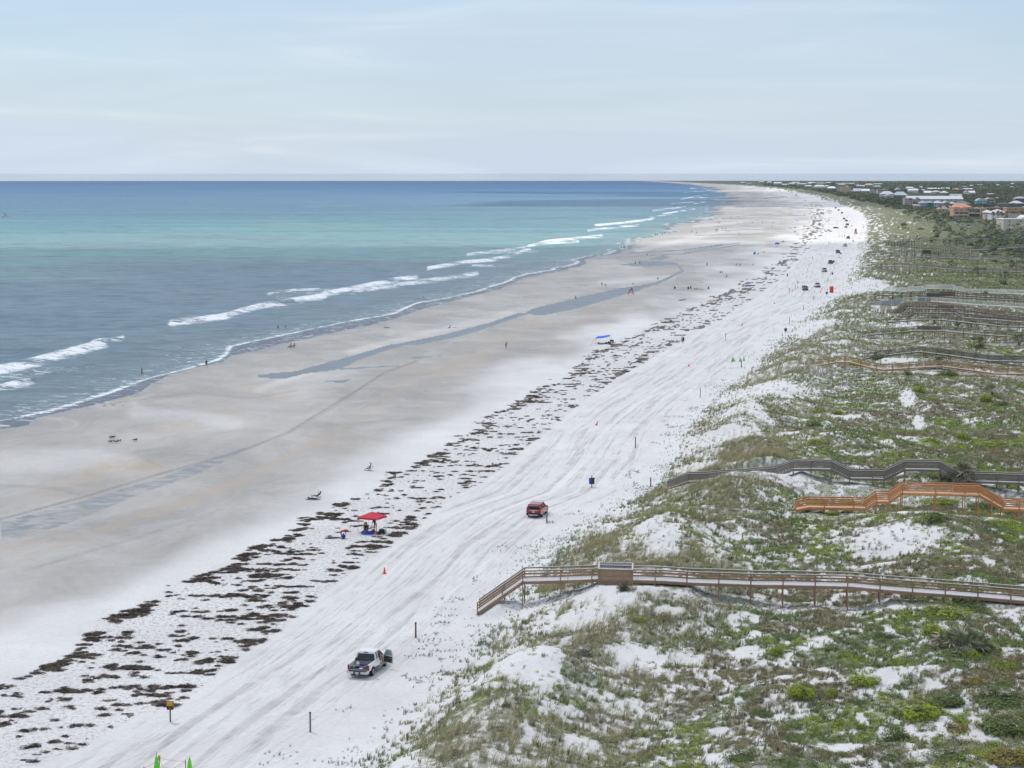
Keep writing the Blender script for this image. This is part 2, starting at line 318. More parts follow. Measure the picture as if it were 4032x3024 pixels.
def link(name, me, parent=None, loc=None, rot=None, scale=None, **kw):
    o = bpy.data.objects.new(name, me); COL.objects.link(o)
    if parent is not None: o.parent = parent
    if loc is not None: o.location = loc
    if rot is not None: o.rotation_euler = rot if hasattr(rot, '__len__') else (0, 0, rot)
    if scale is not None: o.scale = scale if hasattr(scale, '__len__') else (scale,)*3
    for k, v in kw.items(): o[k] = v
    return o
def thing(name, label, cat, loc=(0, 0, 0), rot=0, group=None, scale=None):
    o = link(name, None, None, loc, rot, scale, label=label, category=cat)
    o.empty_display_size = .3
    if group: o['group'] = group
    return o
def dup(root, loc, rot=None, label=None, scale=None, group=None):
    r = root.copy(); COL.objects.link(r); r.location = loc
    if rot is not None: r.rotation_euler = rot if hasattr(rot, '__len__') else (0, 0, rot)
    if label: r['label'] = label
    if group: r['group'] = group
    if scale is not None: r.scale = scale if hasattr(scale, '__len__') else (scale,)*3
    for ch in KIDS(root):
        c = ch.copy(); COL.objects.link(c); c.parent = r
        for g in KIDS(ch):
            d = g.copy(); COL.objects.link(d); d.parent = c
    return r
_kc = {}
def KIDS(o):
    if o.name not in _kc: _kc[o.name] = list(o.children)
    return _kc[o.name]
def npmesh(name, co, quads, mats, smooth=True):
    me = bpy.data.meshes.new(name); me.vertices.add(len(co)); me.vertices.foreach_set('co', np.ascontiguousarray(co, np.float32).ravel())
    nf, k = quads.shape; me.loops.add(nf*k); me.loops.foreach_set('vertex_index', quads.astype(np.int32).ravel())
    me.polygons.add(nf); me.polygons.foreach_set('loop_start', np.arange(0, nf*k, k, dtype=np.int32)); me.polygons.foreach_set('loop_total', np.full(nf, k, np.int32))
    if smooth: me.polygons.foreach_set('use_smooth', np.ones(nf, bool))
    for m in mats: me.materials.append(m)
    me.update(calc_edges=True); return me
def fattr(me, name, arr):
    a = me.attributes.new(name, 'FLOAT', 'POINT'); a.data.foreach_set('value', np.ascontiguousarray(arr, np.float32).ravel())
def gridmesh(name, X, Y, Z, keep, mats, attrs):
    nr, nc = X.shape; idx = np.arange(nr*nc).reshape(nr, nc)
    q = np.stack([idx[:-1, :-1], idx[:-1, 1:], idx[1:, 1:], idx[1:, :-1]], -1)[keep[:-1, :-1] & keep[1:, 1:] & keep[:-1, 1:] & keep[1:, :-1]]
    used = np.zeros(nr*nc, bool); used[q.ravel()] = True; mp_ = np.cumsum(used)-1
    me = npmesh(name, np.stack([X, Y, Z], -1).reshape(-1, 3)[used], mp_[q], mats)
    for k, a in attrs.items(): fattr(me, k, a.ravel()[used])
    return me
# ================================================================== ground
drop = (X_**2+Y_**2)/RE
PX, PY = proj(X_, Y_, -drop)
DY = np.maximum(PY-700, 4)/900.                      # how large things look there (1 = near)
dsh = X_-shoreX(Y_); dto = X_-toeX(Y_); dwa = X_-waX(Y_); dwb = X_-wbX(Y_)
# wetness: damp band between the sea and the dry upper beach
WETL = line_fn([(-60,1385),(0,1365),(120,1310),(260,1245),(420,1190),(560,1120),(700,1040),(800,975),(900,910),(1000,850),(1100,800),(1200,740),(1300,700),(1400,665),(1480,635),(1560,585),(1620,545),(1680,500),(1700,470),(1690,445),(1640,420),(1590,406)], 0)
dwet = X_-WETL(Y_)
wid = 2+Y_/60
wet = 1-ss(-.5*wid, 1.3*wid, dwet+wid*2.2*(fbm(X_/16, Y_/45, 41, 3)-.5))
wet = wet*np.clip(.93+.9*(fbm(X_/24, Y_/70, 43, 3)-.5), .3, 1)
def blob(pts, hw, soft=.6, ay=1.0):
    d = polyd(PX, PY, vp(pts), ay); return 1-ss(hw*V*(1-soft), hw*V*(1+soft), d)
def poly_in(pts):
    p = vp(pts); ins = np.zeros(PX.shape, bool)
    for k in range(len(p)):
        (x1, y1), (x2, y2) = p[k], p[(k+1) % len(p)]
        c = ((y1 > PY) != (y2 > PY)) & (PX < (x2-x1)*(PY-y1)/(y2-y1+1e-9)+x1); ins ^= c
    return ins
# pale dry bars within the wet beach
pale = np.zeros(PX.shape)
for pts, hw in [([(20,1000),(180,990),(260,1000)], 42), ([(300,890),(430,900),(500,915)], 26), ([(760,760),(950,715),(1100,680)], 16), ([(1300,610),(1450,600)], 10),([(700,790),(560,840)],12),
                ([(1380,540),(1560,500),(1640,497)], 10), ([(1480,520),(1650,525)], 8), ([(1500,488),(1600,480)],5)]:
    pale = np.maximum(pale, blob(pts, hw, .7, 2.0))
wet = wet*(1-.42*pale)
# shallow pools and runnels
pool = np.zeros(PX.shape)
for pts in [[(0,1170),(0,1128),(185,1078),(350,1030),(470,985),(560,955),(480,1000),(400,1035),(330,1058),(250,1090),(150,1130),(60,1160)],
            [(1130,678),(1155,665),(1260,640),(1330,624),(1412,612),(1380,628),(1310,648),(1240,668),(1170,682)],
            [(555,808),(640,800),(720,778),(760,768),(840,744),(905,738),(850,752),(780,775),(735,797),(690,803),(650,808),(615,818),(560,814)],
            [(860,742),(960,722),(1060,696),(1120,675),(1140,678),(1060,706),(980,730),(900,745)],
            [(1335,570),(1420,565),(1455,572),(1400,576),(1350,573)], [(1400,560),(1432,551),(1450,556),(1425,562)],
            [(690,822),(760,820),(740,827)], [(870,772),(960,768),(900,775)]]:
    pool = np.maximum(pool, poly_in(pts)*(.55 if pts[0] == (0, 1170) else 1.0))
for pts, hw in [([(1395,620),(1440,603),(1475,585),(1462,570),(1380,565)], 2.6), ([(1280,640),(1420,612)], 3), ([(735,797),(770,795),(860,790)], 1.6), ([(1360,545),(1480,540),(1560,528)], 1.2),
                ([(1330,555),(1480,548),(1600,528)], 1.0), ([(1500,508),(1640,505)], .9), ([(1400,430),(1520,432),(1700,430),(1750,438)], .0)]:
    if hw: pool = np.maximum(pool, blob(pts, hw, .4))
for pts, hw in [([(1588,447),(1680,446),(1760,451)], 1.0), ([(1590,468),(1640,464),(1740,466)], .8), ([(1560,472),(1650,470)], .8), ([(1600,430),(1660,428),(1700,424)], .8), ([(1585,420),(1650,418)],.6),
                ([(1540,490),(1660,487)], .7), ([(1560,498),(1700,494)], .9), ([(1480,545),(1560,530),(1600,524)], 1.0)]:
    pool = np.maximum(pool, .9*blob(pts, hw, .5))
# fans of dark wet sand close to the swash
pool = np.maximum(pool, (1-ss(1, 3+Y_/90, dsh))*.45)
stain = np.zeros(PX.shape)
for pts, hw, a in [([(190,1025),(260,1005),(340,1010)], 15, 1), ([(330,925),(420,920)], 12, .7), ([(430,880),(520,890)], 12, .6), ([(80,1060),(220,1030)], 18, .5), ([(880,810),(960,800),(1060,770)], 16, .7), ([(520,835),(620,860)], 14, .5),
                   ([(60,1195),(300,1120),(520,1040),(700,945)], 9, .8), ([(700,955),(860,840),(1000,770),(1180,690)], 12, .45), ([(0,1190),(130,1150)], 10, .6), ([(1240,700),(1400,640)], 9, .4), ([(640,1010),(780,940)], 12, .3)]:
    stain = np.maximum(stain, a*blob(pts, hw, .9))
# dark scarp lines beside the runnels
scarp = np.zeros(PX.shape)
for pts, hw, a in [([(0,1122),(185,1072),(350,1022),(520,975),(620,935),(760,850),(830,805),(900,780)], 2.2, .7), ([(590,955),(720,880),(840,800)], 2., .3), ([(50,1235),(300,1160),(480,1100)], 3, .22), ([(240,868),(420,845),(540,860),(640,843)], 2, .35),
                   ([(300,985),(330,1000),(350,1008)],2,.3),([(0,1046),(120,1055),(200,1075)],3,.3)]:
    scarp = np.maximum(scarp, a*blob(pts, hw, .7))
# wrack (dead reeds): the seaward line, the landward band and the littered sand between
bw_ = .8+Y_/260
wrA = np.exp(-((dwa+1.6*(fbm(Y_/7, X_/7, 61, 3)-.5)*bw_*2)/(.85*bw_))**2)
def wrack_mask(X, Y, da, db):
    k = .55+Y/330; inner = ss(0, .4, da)*ss(0, .4, -db); wm = da/np.maximum(da-db, .1)
    A_ = np.exp(-((da+1.8*(fbm(Y/7, X/7, 61, 3)-.5)*k*2)/(.75*k))**2)
    gap = .55+.9*ss(.36, .60, fbm(X/14, Y/20, 63, 2))
    I = A_*.95*(.7+.5*vn(X/9, Y/13, 65))+inner*(.50*np.exp(-((wm-.86)/.14)**2)*gap+.30*np.exp(-((wm-.36)/.12)**2)*gap+.10*gap)
    n = .55*fbm(X/3.4, Y/1.5, 151, 4, .6)+.45*fbm(X/.9, Y/.5, 153, 3, .6); n = .5+(n-.5)*1.35
    return ss(.690, .745, n+.215*np.minimum(I, 1)+.045*A_)*(I > .06), I, inner
wrack, wI, inner = wrack_mask(X_, Y_, dwa, dwb); wrack = wrack*(1-ss(2300, 3800, Y_)); wrB = inner
litter = np.clip(inner*(.55+.6*fbm(X_/10, Y_/15, 67, 3))+wrA*.5, 0, 1)
track = ss(-.5, 2.5, dwb)*(1-ss(-5, -1, dto))
fade = (1-ss(3000, 9000, Y_))
cvr, _, _, _ = cover(X_, Y_, PX, PY, dto); vegg = cvr*ss(2, 10, dto)   # ground with plants on it
inland = np.maximum(ss(260, 420, dto), ss(900, 1400, Y_)*ss(30, 110, dto+30*(fbm(X_/40, Y_/80, 73, 3)-.5)))
gm = bpy.data.materials.new('sand'); nt, b = bsdf(gm); l = nt.links
def A(n): a = node(nt, 'ShaderNodeAttribute'); a.attribute_name = n; return a.outputs['Fac']
def math_(op, a, b_=None, c=None, clamp=False):
    n = node(nt, 'ShaderNodeMath', operation=op); n.use_clamp = clamp
    for i, x in enumerate((a, b_, c)):
        if x is None: continue
        if isinstance(x, (int, float)): n.inputs[i].default_value = x
        else: l.new(x, n.inputs[i])
    return n.outputs[0]
def mix_(f, a, b_):
    n = node(nt, 'ShaderNodeMix', data_type='RGBA')
    for i, x in ((0, f), (6, a), (7, b_)):
        if isinstance(x, (int, float)): n.inputs[i].default_value = x
        elif isinstance(x, tuple): n.inputs[i].default_value = (*x, 1)
        else: l.new(x, n.inputs[i])
    return n.outputs[2]
def noise_(scale, det=4, rough=.55, st=None, src=None, dist=0.):
    n = node(nt, 'ShaderNodeTexNoise'); n.inputs['Scale'].default_value = scale; n.inputs['Detail'].default_value = det; n.inputs['Roughness'].default_value = rough; n.inputs['Distortion'].default_value = dist
    s_ = src
    if st:
        m_ = node(nt, 'ShaderNodeMapping'); m_.inputs['Scale'].default_value = st; l.new(s_, m_.inputs[0]); s_ = m_.outputs[0]
    l.new(s_, n.inputs['Vector']); return n.outputs['Fac']
def rng_(x, a, b_, c=0., d=1.):
    n = node(nt, 'ShaderNodeMapRange'); n.inputs['From Min'].default_value = a; n.inputs['From Max'].default_value = b_; n.inputs['To Min'].default_value = c; n.inputs['To Max'].default_value = d
    l.new(x, n.inputs['Value']); return n.outputs[0]
POS = node(nt, 'ShaderNodeTexCoord').outputs['Object']
# coordinates that run with the coast: (metres from the dune foot, metres along)
cx_ = node(nt, 'ShaderNodeCombineXYZ'); l.new(A('across'), cx_.inputs[0]); l.new(A('along'), cx_.inputs[1]); CO = cx_.outputs[0]
cw_ = node(nt, 'ShaderNodeCombineXYZ'); l.new(A('acrossw'), cw_.inputs[0]); l.new(A('along'), cw_.inputs[1]); CW = cw_.outputs[0]
c = mix_(rng_(noise_(.05, 5, .6, src=POS), .35, .65), (.62, .608, .592), (.69, .68, .665))
c = mix_(math_('MULTIPLY', rng_(noise_(1.9, 6, .8, src=POS), .47, .66), .34), c, (.40, .385, .37))
c = mix_(math_('MULTIPLY', rng_(noise_(.22, 5, .7, (1, .7, 1), src=POS), .46, .66), .22), c, (.44, .43, .42))
# wheel ruts running with the coast
tr = noise_(1., 4, .65, (1.0, .028, 1), CO, .25); tr2 = noise_(3.4, 4, .7, (1.0, .045, 1), CW, .5)
rut = math_('MULTIPLY', math_('ADD', math_('MULTIPLY', rng_(tr, .50, .60), .7), math_('MULTIPLY', rng_(tr2, .54, .66), .55)), A('track'), clamp=True)
rut = math_('MULTIPLY', rut, rng_(noise_(.35, 4, .6, src=POS), .3, .62, .25, 1))
c = mix_(math_('MULTIPLY', rut, .88), c, (.34, .325, .31))
c = mix_(math_('MULTIPLY', math_('MULTIPLY', rng_(noise_(.8, 3, .5, (1, .02, 1), CO), .56, .68), A('track')), .55), c, (.72, .715, .705))
# wet sand
wn = noise_(.09, 8, .7, (1, .55, 1), src=POS, dist=.9)
wetf = math_('MULTIPLY', A('wet'), rng_(wn, .30, .66, .66, 1.18), clamp=True)
wetf = math_('MULTIPLY', wetf, rng_(noise_(.9, 6, .75, (1, .5, 1), src=POS, dist=.5), .3, .7, .86, 1.06), clamp=True)
wc = mix_(rng_(noise_(.03, 5, .6, src=POS), .35, .65), (.278, .266, .245), (.360, .336, .298))
c = mix_(wetf, c, wc)
st_ = math_('MULTIPLY', A('stain'), rng_(noise_(.16, 6, .65, (1, .7, 1), src=POS, dist=1), .35, .7, 0, 1.3), clamp=True)
c = mix_(math_('MULTIPLY', st_, .8), c, (.42, .335, .25))
c = mix_(math_('MULTIPLY', wetf, math_('MULTIPLY', rng_(noise_(1.7, 4, .85, (1, .8, 1), src=POS), .63, .68), .55)), c, (.16, .15, .14))
c = mix_(math_('MULTIPLY', A('scarp'), rng_(noise_(.6, 4, .6, src=POS), .3, .6, .3, 1)), c, (.20, .175, .15))
# litter specks and mats of wrack
sp1 = rng_(noise_(2.6, 5, .8, (1, .8, 1), src=POS), .52, .60); sp = math_('MULTIPLY', math_('MULTIPLY', sp1, A('litter')), .80)
c = mix_(sp, c, (.16, .14, .125))
wrm = rng_(math_('ADD', A('wrack'), math_('MULTIPLY', math_('SUBTRACT', noise_(2.2, 5, .7, src=POS), .5), 1.5)), .42, .60)
wrm = math_('MULTIPLY', wrm, rng_(A('wrack'), .05, .2)); wrm = math_('MULTIPLY', wrm, rng_(noise_(6., 3, .7, src=POS), .3, .5, .6, 1))
c = mix_(wrm, c, mix_(rng_(noise_(1.2, 3, src=POS), .4, .6), (.095, .080, .069), (.175, .147, .122)))
# dune ground: roots, dead leaves and moss show between the plants
dn = rng_(math_('ADD', A('vegg'), math_('MULTIPLY', math_('SUBTRACT', noise_(1.1, 6, .72, src=POS), .5), 1.3)), .40, .75)
dg = math_('MULTIPLY', dn, math_('MULTIPLY', rng_(A('vegg'), .05, .4), math_('ADD', .58, math_('MULTIPLY', A('distf'), .34))))
c = mix_(dg, c, mix_(rng_(noise_(.35, 5, .65, src=POS), .40, .60), (.138, .130, .074), (.150, .162, .070)))
ig = mix_(rng_(noise_(.015, 5, .6, src=POS), .35, .65), (.035, .055, .032), (.075, .095, .05))
c = mix_(math_('MULTIPLY', A('inland'), .93), c, ig)
# standing water in runnels: ragged film
pf = rng_(math_('ADD', math_('MULTIPLY', A('pool'), .50), math_('MULTIPLY', noise_(.42, 7, .72, (.6, .9, 1), src=POS, dist=.6), .80)), .60, .78)
pf = math_('MULTIPLY', pf, rng_(A('pool'), .03, .2))
c = mix_(math_('MULTIPLY', pf, .95), c, (.175, .205, .228))
l.new(c, b.inputs['Base Color'])
rg_ = math_('SUBTRACT', .9, math_('MULTIPLY', wetf, .32)); rg_ = math_('SUBTRACT', rg_, math_('MULTIPLY', pf, .15))
l.new(rg_, b.inputs['Roughness']); b.inputs['Specular IOR Level'].default_value = .25
bn = node(nt, 'ShaderNodeBump'); bn.inputs['Strength'].default_value = .55; bn.inputs['Distance'].default_value = .12
hb = math_('SUBTRACT', math_('MULTIPLY', noise_(1.3, 5, .65, src=POS), math_('SUBTRACT', 1.0, math_('MULTIPLY', wetf, .9))), math_('MULTIPLY', rut, .8)); hb = math_('ADD', hb, math_('MULTIPLY', wrm, .6))
l.new(hb, bn.inputs['Height']); l.new(bn.outputs[0], b.inputs['Normal'])
keepT = (dsh > -40-Y_*.03)
link('sand_ground', gridmesh('sand_ground', X_, Y_, Zt-drop, keepT, [gm], dict(across=dto*.9, acrossw=dwb, along=Y_, wet=wet, pool=pool, stain=stain, scarp=scarp,
     wrack=wrack, litter=litter*(1-ss(500, 1300, Y_)), track=track*(1-ss(1200, 2600, Y_)), vegg=vegg*(1-.0*inland), inland=inland, distf=ss(350, 800, Y_))), kind='structure')
# ================================================================== sea
OY = rowsY(2300., [(1500, 5), (1000, 3), (800, 2.2), (722, 1.5)]); OY = np.unique(np.r_[OY, np.geomspace(OY.max()*1.06, 30000, 22)])
OU = np.linspace(-.36, .22, 620); OU_, OYY = np.meshgrid(OU, OY); OX = OU_*OYY
od = (OX**2+OYY**2)/RE; oPX, oPY = proj(OX, OYY, -od-.3); ods = OX-shoreX(OYY)
PXs, PYs = PX, PY; PX, PY = oPX, oPY
foam = np.zeros(PX.shape); crest = np.zeros(PX.shape)
for pts, hw, a in [([(370,698),(430,692),(480,685),(560,662),(620,652),(700,640)], 6, 1), ([(580,635),(640,628),(690,626)], 3.5, .8), ([(700,636),(780,620),(850,606),(900,599)], 5, 1), ([(760,630),(900,610),(1030,592)], 5, .75), ([(600,640),(760,625)],6,.6),
        ([(0,800),(60,787),(110,773),(180,755),(225,742)], 9, 1), ([(200,740),(268,731)], 4, .9), ([(330,750),(400,747)], 3, .5), ([(0,840),(40,830),(70,824)], 7, .95), ([(120,803),(180,798)], 3, .5), ([(0,820),(120,798),(200,790)], 6, .5), ([(300,765),(420,760)], 3, .3),
        ([(925,580),(1000,567),(1060,562),(1100,553),(1145,538)], 3.4, 1), ([(1020,575),(1110,575)], 2.5, .9), ([(1010,550),(1100,540),(1135,535)], 3, .9), ([(1140,533),(1180,522),(1240,516),(1300,510)], 3, 1), ([(1170,527),(1250,522)], 2.4, .9),
        ([(1285,487),(1330,483),(1400,475),(1415,471)], 2.2, 1), ([(1270,498),(1340,490),(1380,487)], 2.2, .9), ([(1060,548),(1160,543)], 2, .7), ([(1410,455),(1480,446)], 1.7, .9), ([(1430,462),(1500,452)], 1.5, .9), ([(1470,430),(1530,420)], 1.4, .9),
        ([(1480,415),(1540,410)], 1.2, .9), ([(1490,407),(1530,404)], .9, .9), ([(1500,440),(1545,432)], 1.4, .9), ([(1510,427),(1575,420)], 1.3, .9), ([(1400,470),(1450,463)], 1.4, .8), ([(1450,440),(1500,436)], 1.3, .8)]:
    f_ = a*blob(pts, hw*1.15, 1.0); foam = np.maximum(foam, f_); crest = np.maximum(crest, a*blob([(x, y-hw*.5) for x, y in pts], hw*.55, .8))
SW = [(-60,922),(0,910),(110,888),(230,852),(280,832),(330,815),(400,798),(470,778),(490,765),(500,748),(560,735),(620,722),(700,705),(780,690),(850,678),(900,655),(960,645),(1030,630),(1090,610),(1140,592),(1200,582),(1232,572),(1250,562),(1300,546),(1360,527),(1410,507),(1450,492),(1490,477),(1530,462),(1560,450),(1580,436),(1583,428),(1566,416),(1530,407)]
swX = line_fn(SW, -.3); dsw = OX-swX(OYY)-jag(OYY)                       # >0: thin run-up, <0: sea
foam = foam*np.clip(-.35+2.6*fbm(OX/16, OYY/13, 85, 4, .6), 0, 1.1)
foam = np.maximum(foam, .0)
lace = foam.copy()
ww = 1.6+OYY/330
foam = np.maximum(foam, np.where(dsw > 0, np.exp(-(dsw/(.22*ww))**2)*.9, np.exp(-(dsw/(.45*ww+1.8*(fbm(OX/20, OYY/40, 83, 2)-.3)))**2)*.95))
foam = np.maximum(foam, .40*(1-ss(0, 22+OYY/60, -dsw)))*(.75+.5*fbm(OX/9, OYY/14, 87, 3))
runup = ss(-.3, .6, dsw/ww)
foam = foam*np.where(np.abs(dsw) < 4*ww, 1-.85*ss(900, 2000, OYY)*(fbm(OX/40, OYY/30, 89, 3) < .56), 1)
PX, PY = PXs, PYs
chop = (fbm(OX/3.2, OYY/5.5, 91, 3)-.5)*.34*ss(2, 25, -ods)
zo = -.3+chop*(1-ss(500, 1500, OYY))+crest*.55*(1-ss(1500, 3000, OYY))
om = bpy.data.materials.new('sea_water'); nt, b = bsdf(om); l = nt.links
POS = node(nt, 'ShaderNodeTexCoord').outputs['Object']
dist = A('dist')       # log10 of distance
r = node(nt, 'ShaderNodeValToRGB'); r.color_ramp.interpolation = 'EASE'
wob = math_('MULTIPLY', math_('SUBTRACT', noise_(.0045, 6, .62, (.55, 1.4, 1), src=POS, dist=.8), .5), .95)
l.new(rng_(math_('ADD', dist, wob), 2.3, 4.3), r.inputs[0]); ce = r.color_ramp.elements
# distance bands of water hue with cloud shade and sun painted in (m): 200 .. 20000
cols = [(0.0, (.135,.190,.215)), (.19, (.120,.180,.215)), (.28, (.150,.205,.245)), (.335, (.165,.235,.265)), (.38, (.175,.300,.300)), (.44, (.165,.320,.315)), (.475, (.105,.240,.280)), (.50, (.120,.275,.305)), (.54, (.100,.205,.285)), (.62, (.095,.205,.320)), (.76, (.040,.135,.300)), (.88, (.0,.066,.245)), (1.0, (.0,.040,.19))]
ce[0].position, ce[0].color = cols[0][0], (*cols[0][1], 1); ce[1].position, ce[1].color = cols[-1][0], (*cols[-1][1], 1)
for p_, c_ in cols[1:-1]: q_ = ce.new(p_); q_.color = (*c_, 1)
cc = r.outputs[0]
cc = mix_(math_('MULTIPLY', rng_(noise_(.006, 4, .6, (1, 2.2, 1), src=POS), .5, .62), .22), cc, (.17, .21, .22))
cc = mix_(math_('MULTIPLY', rng_(noise_(.34, 6, .7, (.45, 1, 1), src=POS, dist=.6), .45, .62), .42), cc, (.27, .35, .36))
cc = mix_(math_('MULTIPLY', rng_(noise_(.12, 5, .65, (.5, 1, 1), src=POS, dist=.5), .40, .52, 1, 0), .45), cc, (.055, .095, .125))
sh = A('runup'); cc = mix_(math_('MULTIPLY', sh, .95), cc, (.098, .108, .150))
cc = mix_(math_('MULTIPLY', A('murk'), .35), cc, (.20, .235, .225))
fn = noise_(.55, 7, .7, (.65, 1, 1), src=POS, dist=.8)
fm = rng_(math_('ADD', fn, math_('MULTIPLY', A('foam'), .30)), .655, .80); fm = math_('MULTIPLY', fm, rng_(A('foam'), .08, .3))
wcap = noise_(.11, 6, .78, (.45, 1, 1), src=POS, dist=.4); fm2 = math_('MULTIPLY', rng_(wcap, .69, .74), .6); fm = math_('MAXIMUM', fm, fm2)
cc = mix_(fm, cc, (.78, .80, .81))
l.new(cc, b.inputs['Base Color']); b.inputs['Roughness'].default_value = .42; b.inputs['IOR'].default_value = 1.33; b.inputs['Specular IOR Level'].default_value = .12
bn = node(nt, 'ShaderNodeBump'); bn.inputs['Strength'].default_value = .8; bn.inputs['Distance'].default_value = .5
l.new(math_('ADD', noise_(.45, 6, .65, (.5, 1, 1), src=POS, dist=.5), math_('MULTIPLY', noise_(.07, 3, .5, (.4, 1, 1), src=POS), .8)), bn.inputs['Height']); l.new(bn.outputs[0], b.inputs['Normal'])
murk = 1-ss(0, 60, -ods)
keepO = ods < 3+OYY*.004
# the sheet of water ends at the wet edge of the sand
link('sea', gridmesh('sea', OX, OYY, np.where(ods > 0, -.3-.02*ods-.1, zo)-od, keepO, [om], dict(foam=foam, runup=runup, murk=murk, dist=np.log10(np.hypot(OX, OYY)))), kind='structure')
# ================================================================== boardwalks over the dunes
BWS = dict(
 bw1=('long brown timber boardwalk with pale deck and open plank rails, nearest the camera', (.32,.205,.13), (.62,.62,.63), (.56,.53,.50), 3.05, [.42,.70], 1.6),
 bw2=('new bright orange timber boardwalk stepping up and down over the dune', (.58,.27,.11), (.74,.45,.27), (.62,.31,.15), 3.4, [.28,.52,.76], 1.5),
 bw3=('weathered dark grey boardwalk with closely boarded rails and zigzag steps, just behind the orange one', (.21,.185,.155), (.56,.56,.55), (.48,.47,.45), 2.75, [.18,.36,.54,.72,.9], 1.4),
 bw4=('thin tan boardwalk with a dip in it, first one behind the dark grey zigzag boardwalk', (0.365,0.230,0.128), (0.696,0.528,0.396), (0.462,0.308,0.182), 3.4, [.5], 1.3),
 bw5=('dark boardwalk with close rails rising to a low peak just behind the thin tan one', (0.128,0.115,0.101), (0.504,0.492,0.480), (0.182,0.168,0.154), 2.8, [.25,.5,.75], 1.4),
 bw6=('weathered brown boardwalk with a small bench section, second behind the tan one', (0.203,0.155,0.115), (0.528,0.504,0.480), (0.308,0.266,0.224), 2.6, [.5], 1.4),
 bw7=('grey brown boardwalk sloping down to the right behind a round palmetto', (0.162,0.135,0.108), (0.552,0.540,0.516), (0.266,0.231,0.196), 2.8, [.5], 1.3),
 bw8=('short raised brown platform walk with steps at both ends and a bench', (0.203,0.155,0.128), (0.480,0.456,0.432), (0.336,0.294,0.266), 2.4, [.35,.7], 1.4),
 bw9=('dark brown stairway walk climbing steeply from the beach side', (0.142,0.115,0.095), (0.360,0.336,0.312), (0.238,0.196,0.168), 2.6, [.35,.7], 1.3),
 bw10=('brown walk with a long light stair and boarded rail below the white ramp walk', (0.257,0.196,0.142), (0.600,0.576,0.540), (0.350,0.280,0.217), 2.6, [.2,.4,.6,.8], 1.4),
 bw11=('whitish ramp boardwalk with long pale posts and a grey panelled ramp end', (0.621,0.594,0.553), (0.660,0.648,0.612), (0.728,0.700,0.658), 3.6, [.35,.7], 1.8),
 bw12=('low dark walk with grey lattice between the white ramp walk and the brown bench walk', (0.162,0.149,0.135), (0.456,0.444,0.432), (0.280,0.266,0.252), 3., [.5], 1.3),
 bw13=('olive brown boardwalk with a boarded reddish bench screen halfway', (0.176,0.142,0.074), (0.504,0.480,0.444), (0.210,0.168,0.098), 3., [.55], 1.4),
 bw14=('white painted boardwalk with stepped white rails over the dune', (0.850,0.850,0.796), (0.720,0.696,0.648), (0.850,0.850,0.850), 3.6, [.38,.76], 1.5),
 bw15=('brown grey boardwalk with a stair at its beach end, alone on the far green dune', (0.270,0.230,0.196), (0.576,0.552,0.528), (0.336,0.294,0.252), 3.2, [.25,.5,.75], 1.4),
 bw16=('pale thin far boardwalk with a white notice box', (0.270,0.243,0.223), (0.528,0.516,0.504), (0.364,0.336,0.308), 4., [.5], 1.4),
 bw17=('far brown boardwalk with a dark boarded screen on its ridge', (0.176,0.149,0.135), (0.396,0.372,0.360), (0.238,0.210,0.196), 4., [.5], 1.4),
 bw18=('grey far boardwalk below a row of dark palmettos', (0.230,0.209,0.203), (0.432,0.432,0.432), (0.308,0.294,0.280), 4., [.5], 1.5),
 bw19=('short far stair walk ending on a little platform', (0.135,0.121,0.115), (0.300,0.288,0.276), (0.182,0.168,0.154), 4., [.5], 1.4),
 bw20=('farthest boardwalk, thin grey line on stilts among dark bushes', (0.189,0.176,0.162), (0.396,0.384,0.372), (0.252,0.238,0.224), 4.5, [.5], 1.5))
bp_ = {}
def boxmesh(name, mat, sx=1, sy=1, sz=1, z0=0):
    k = (name, mat.name, sx, sy, sz)
    if k not in bp_: bp_[k] = MB().box((0, 0, z0), (sx, sy, sz)).mesh(name, mat)
    return bp_[k]
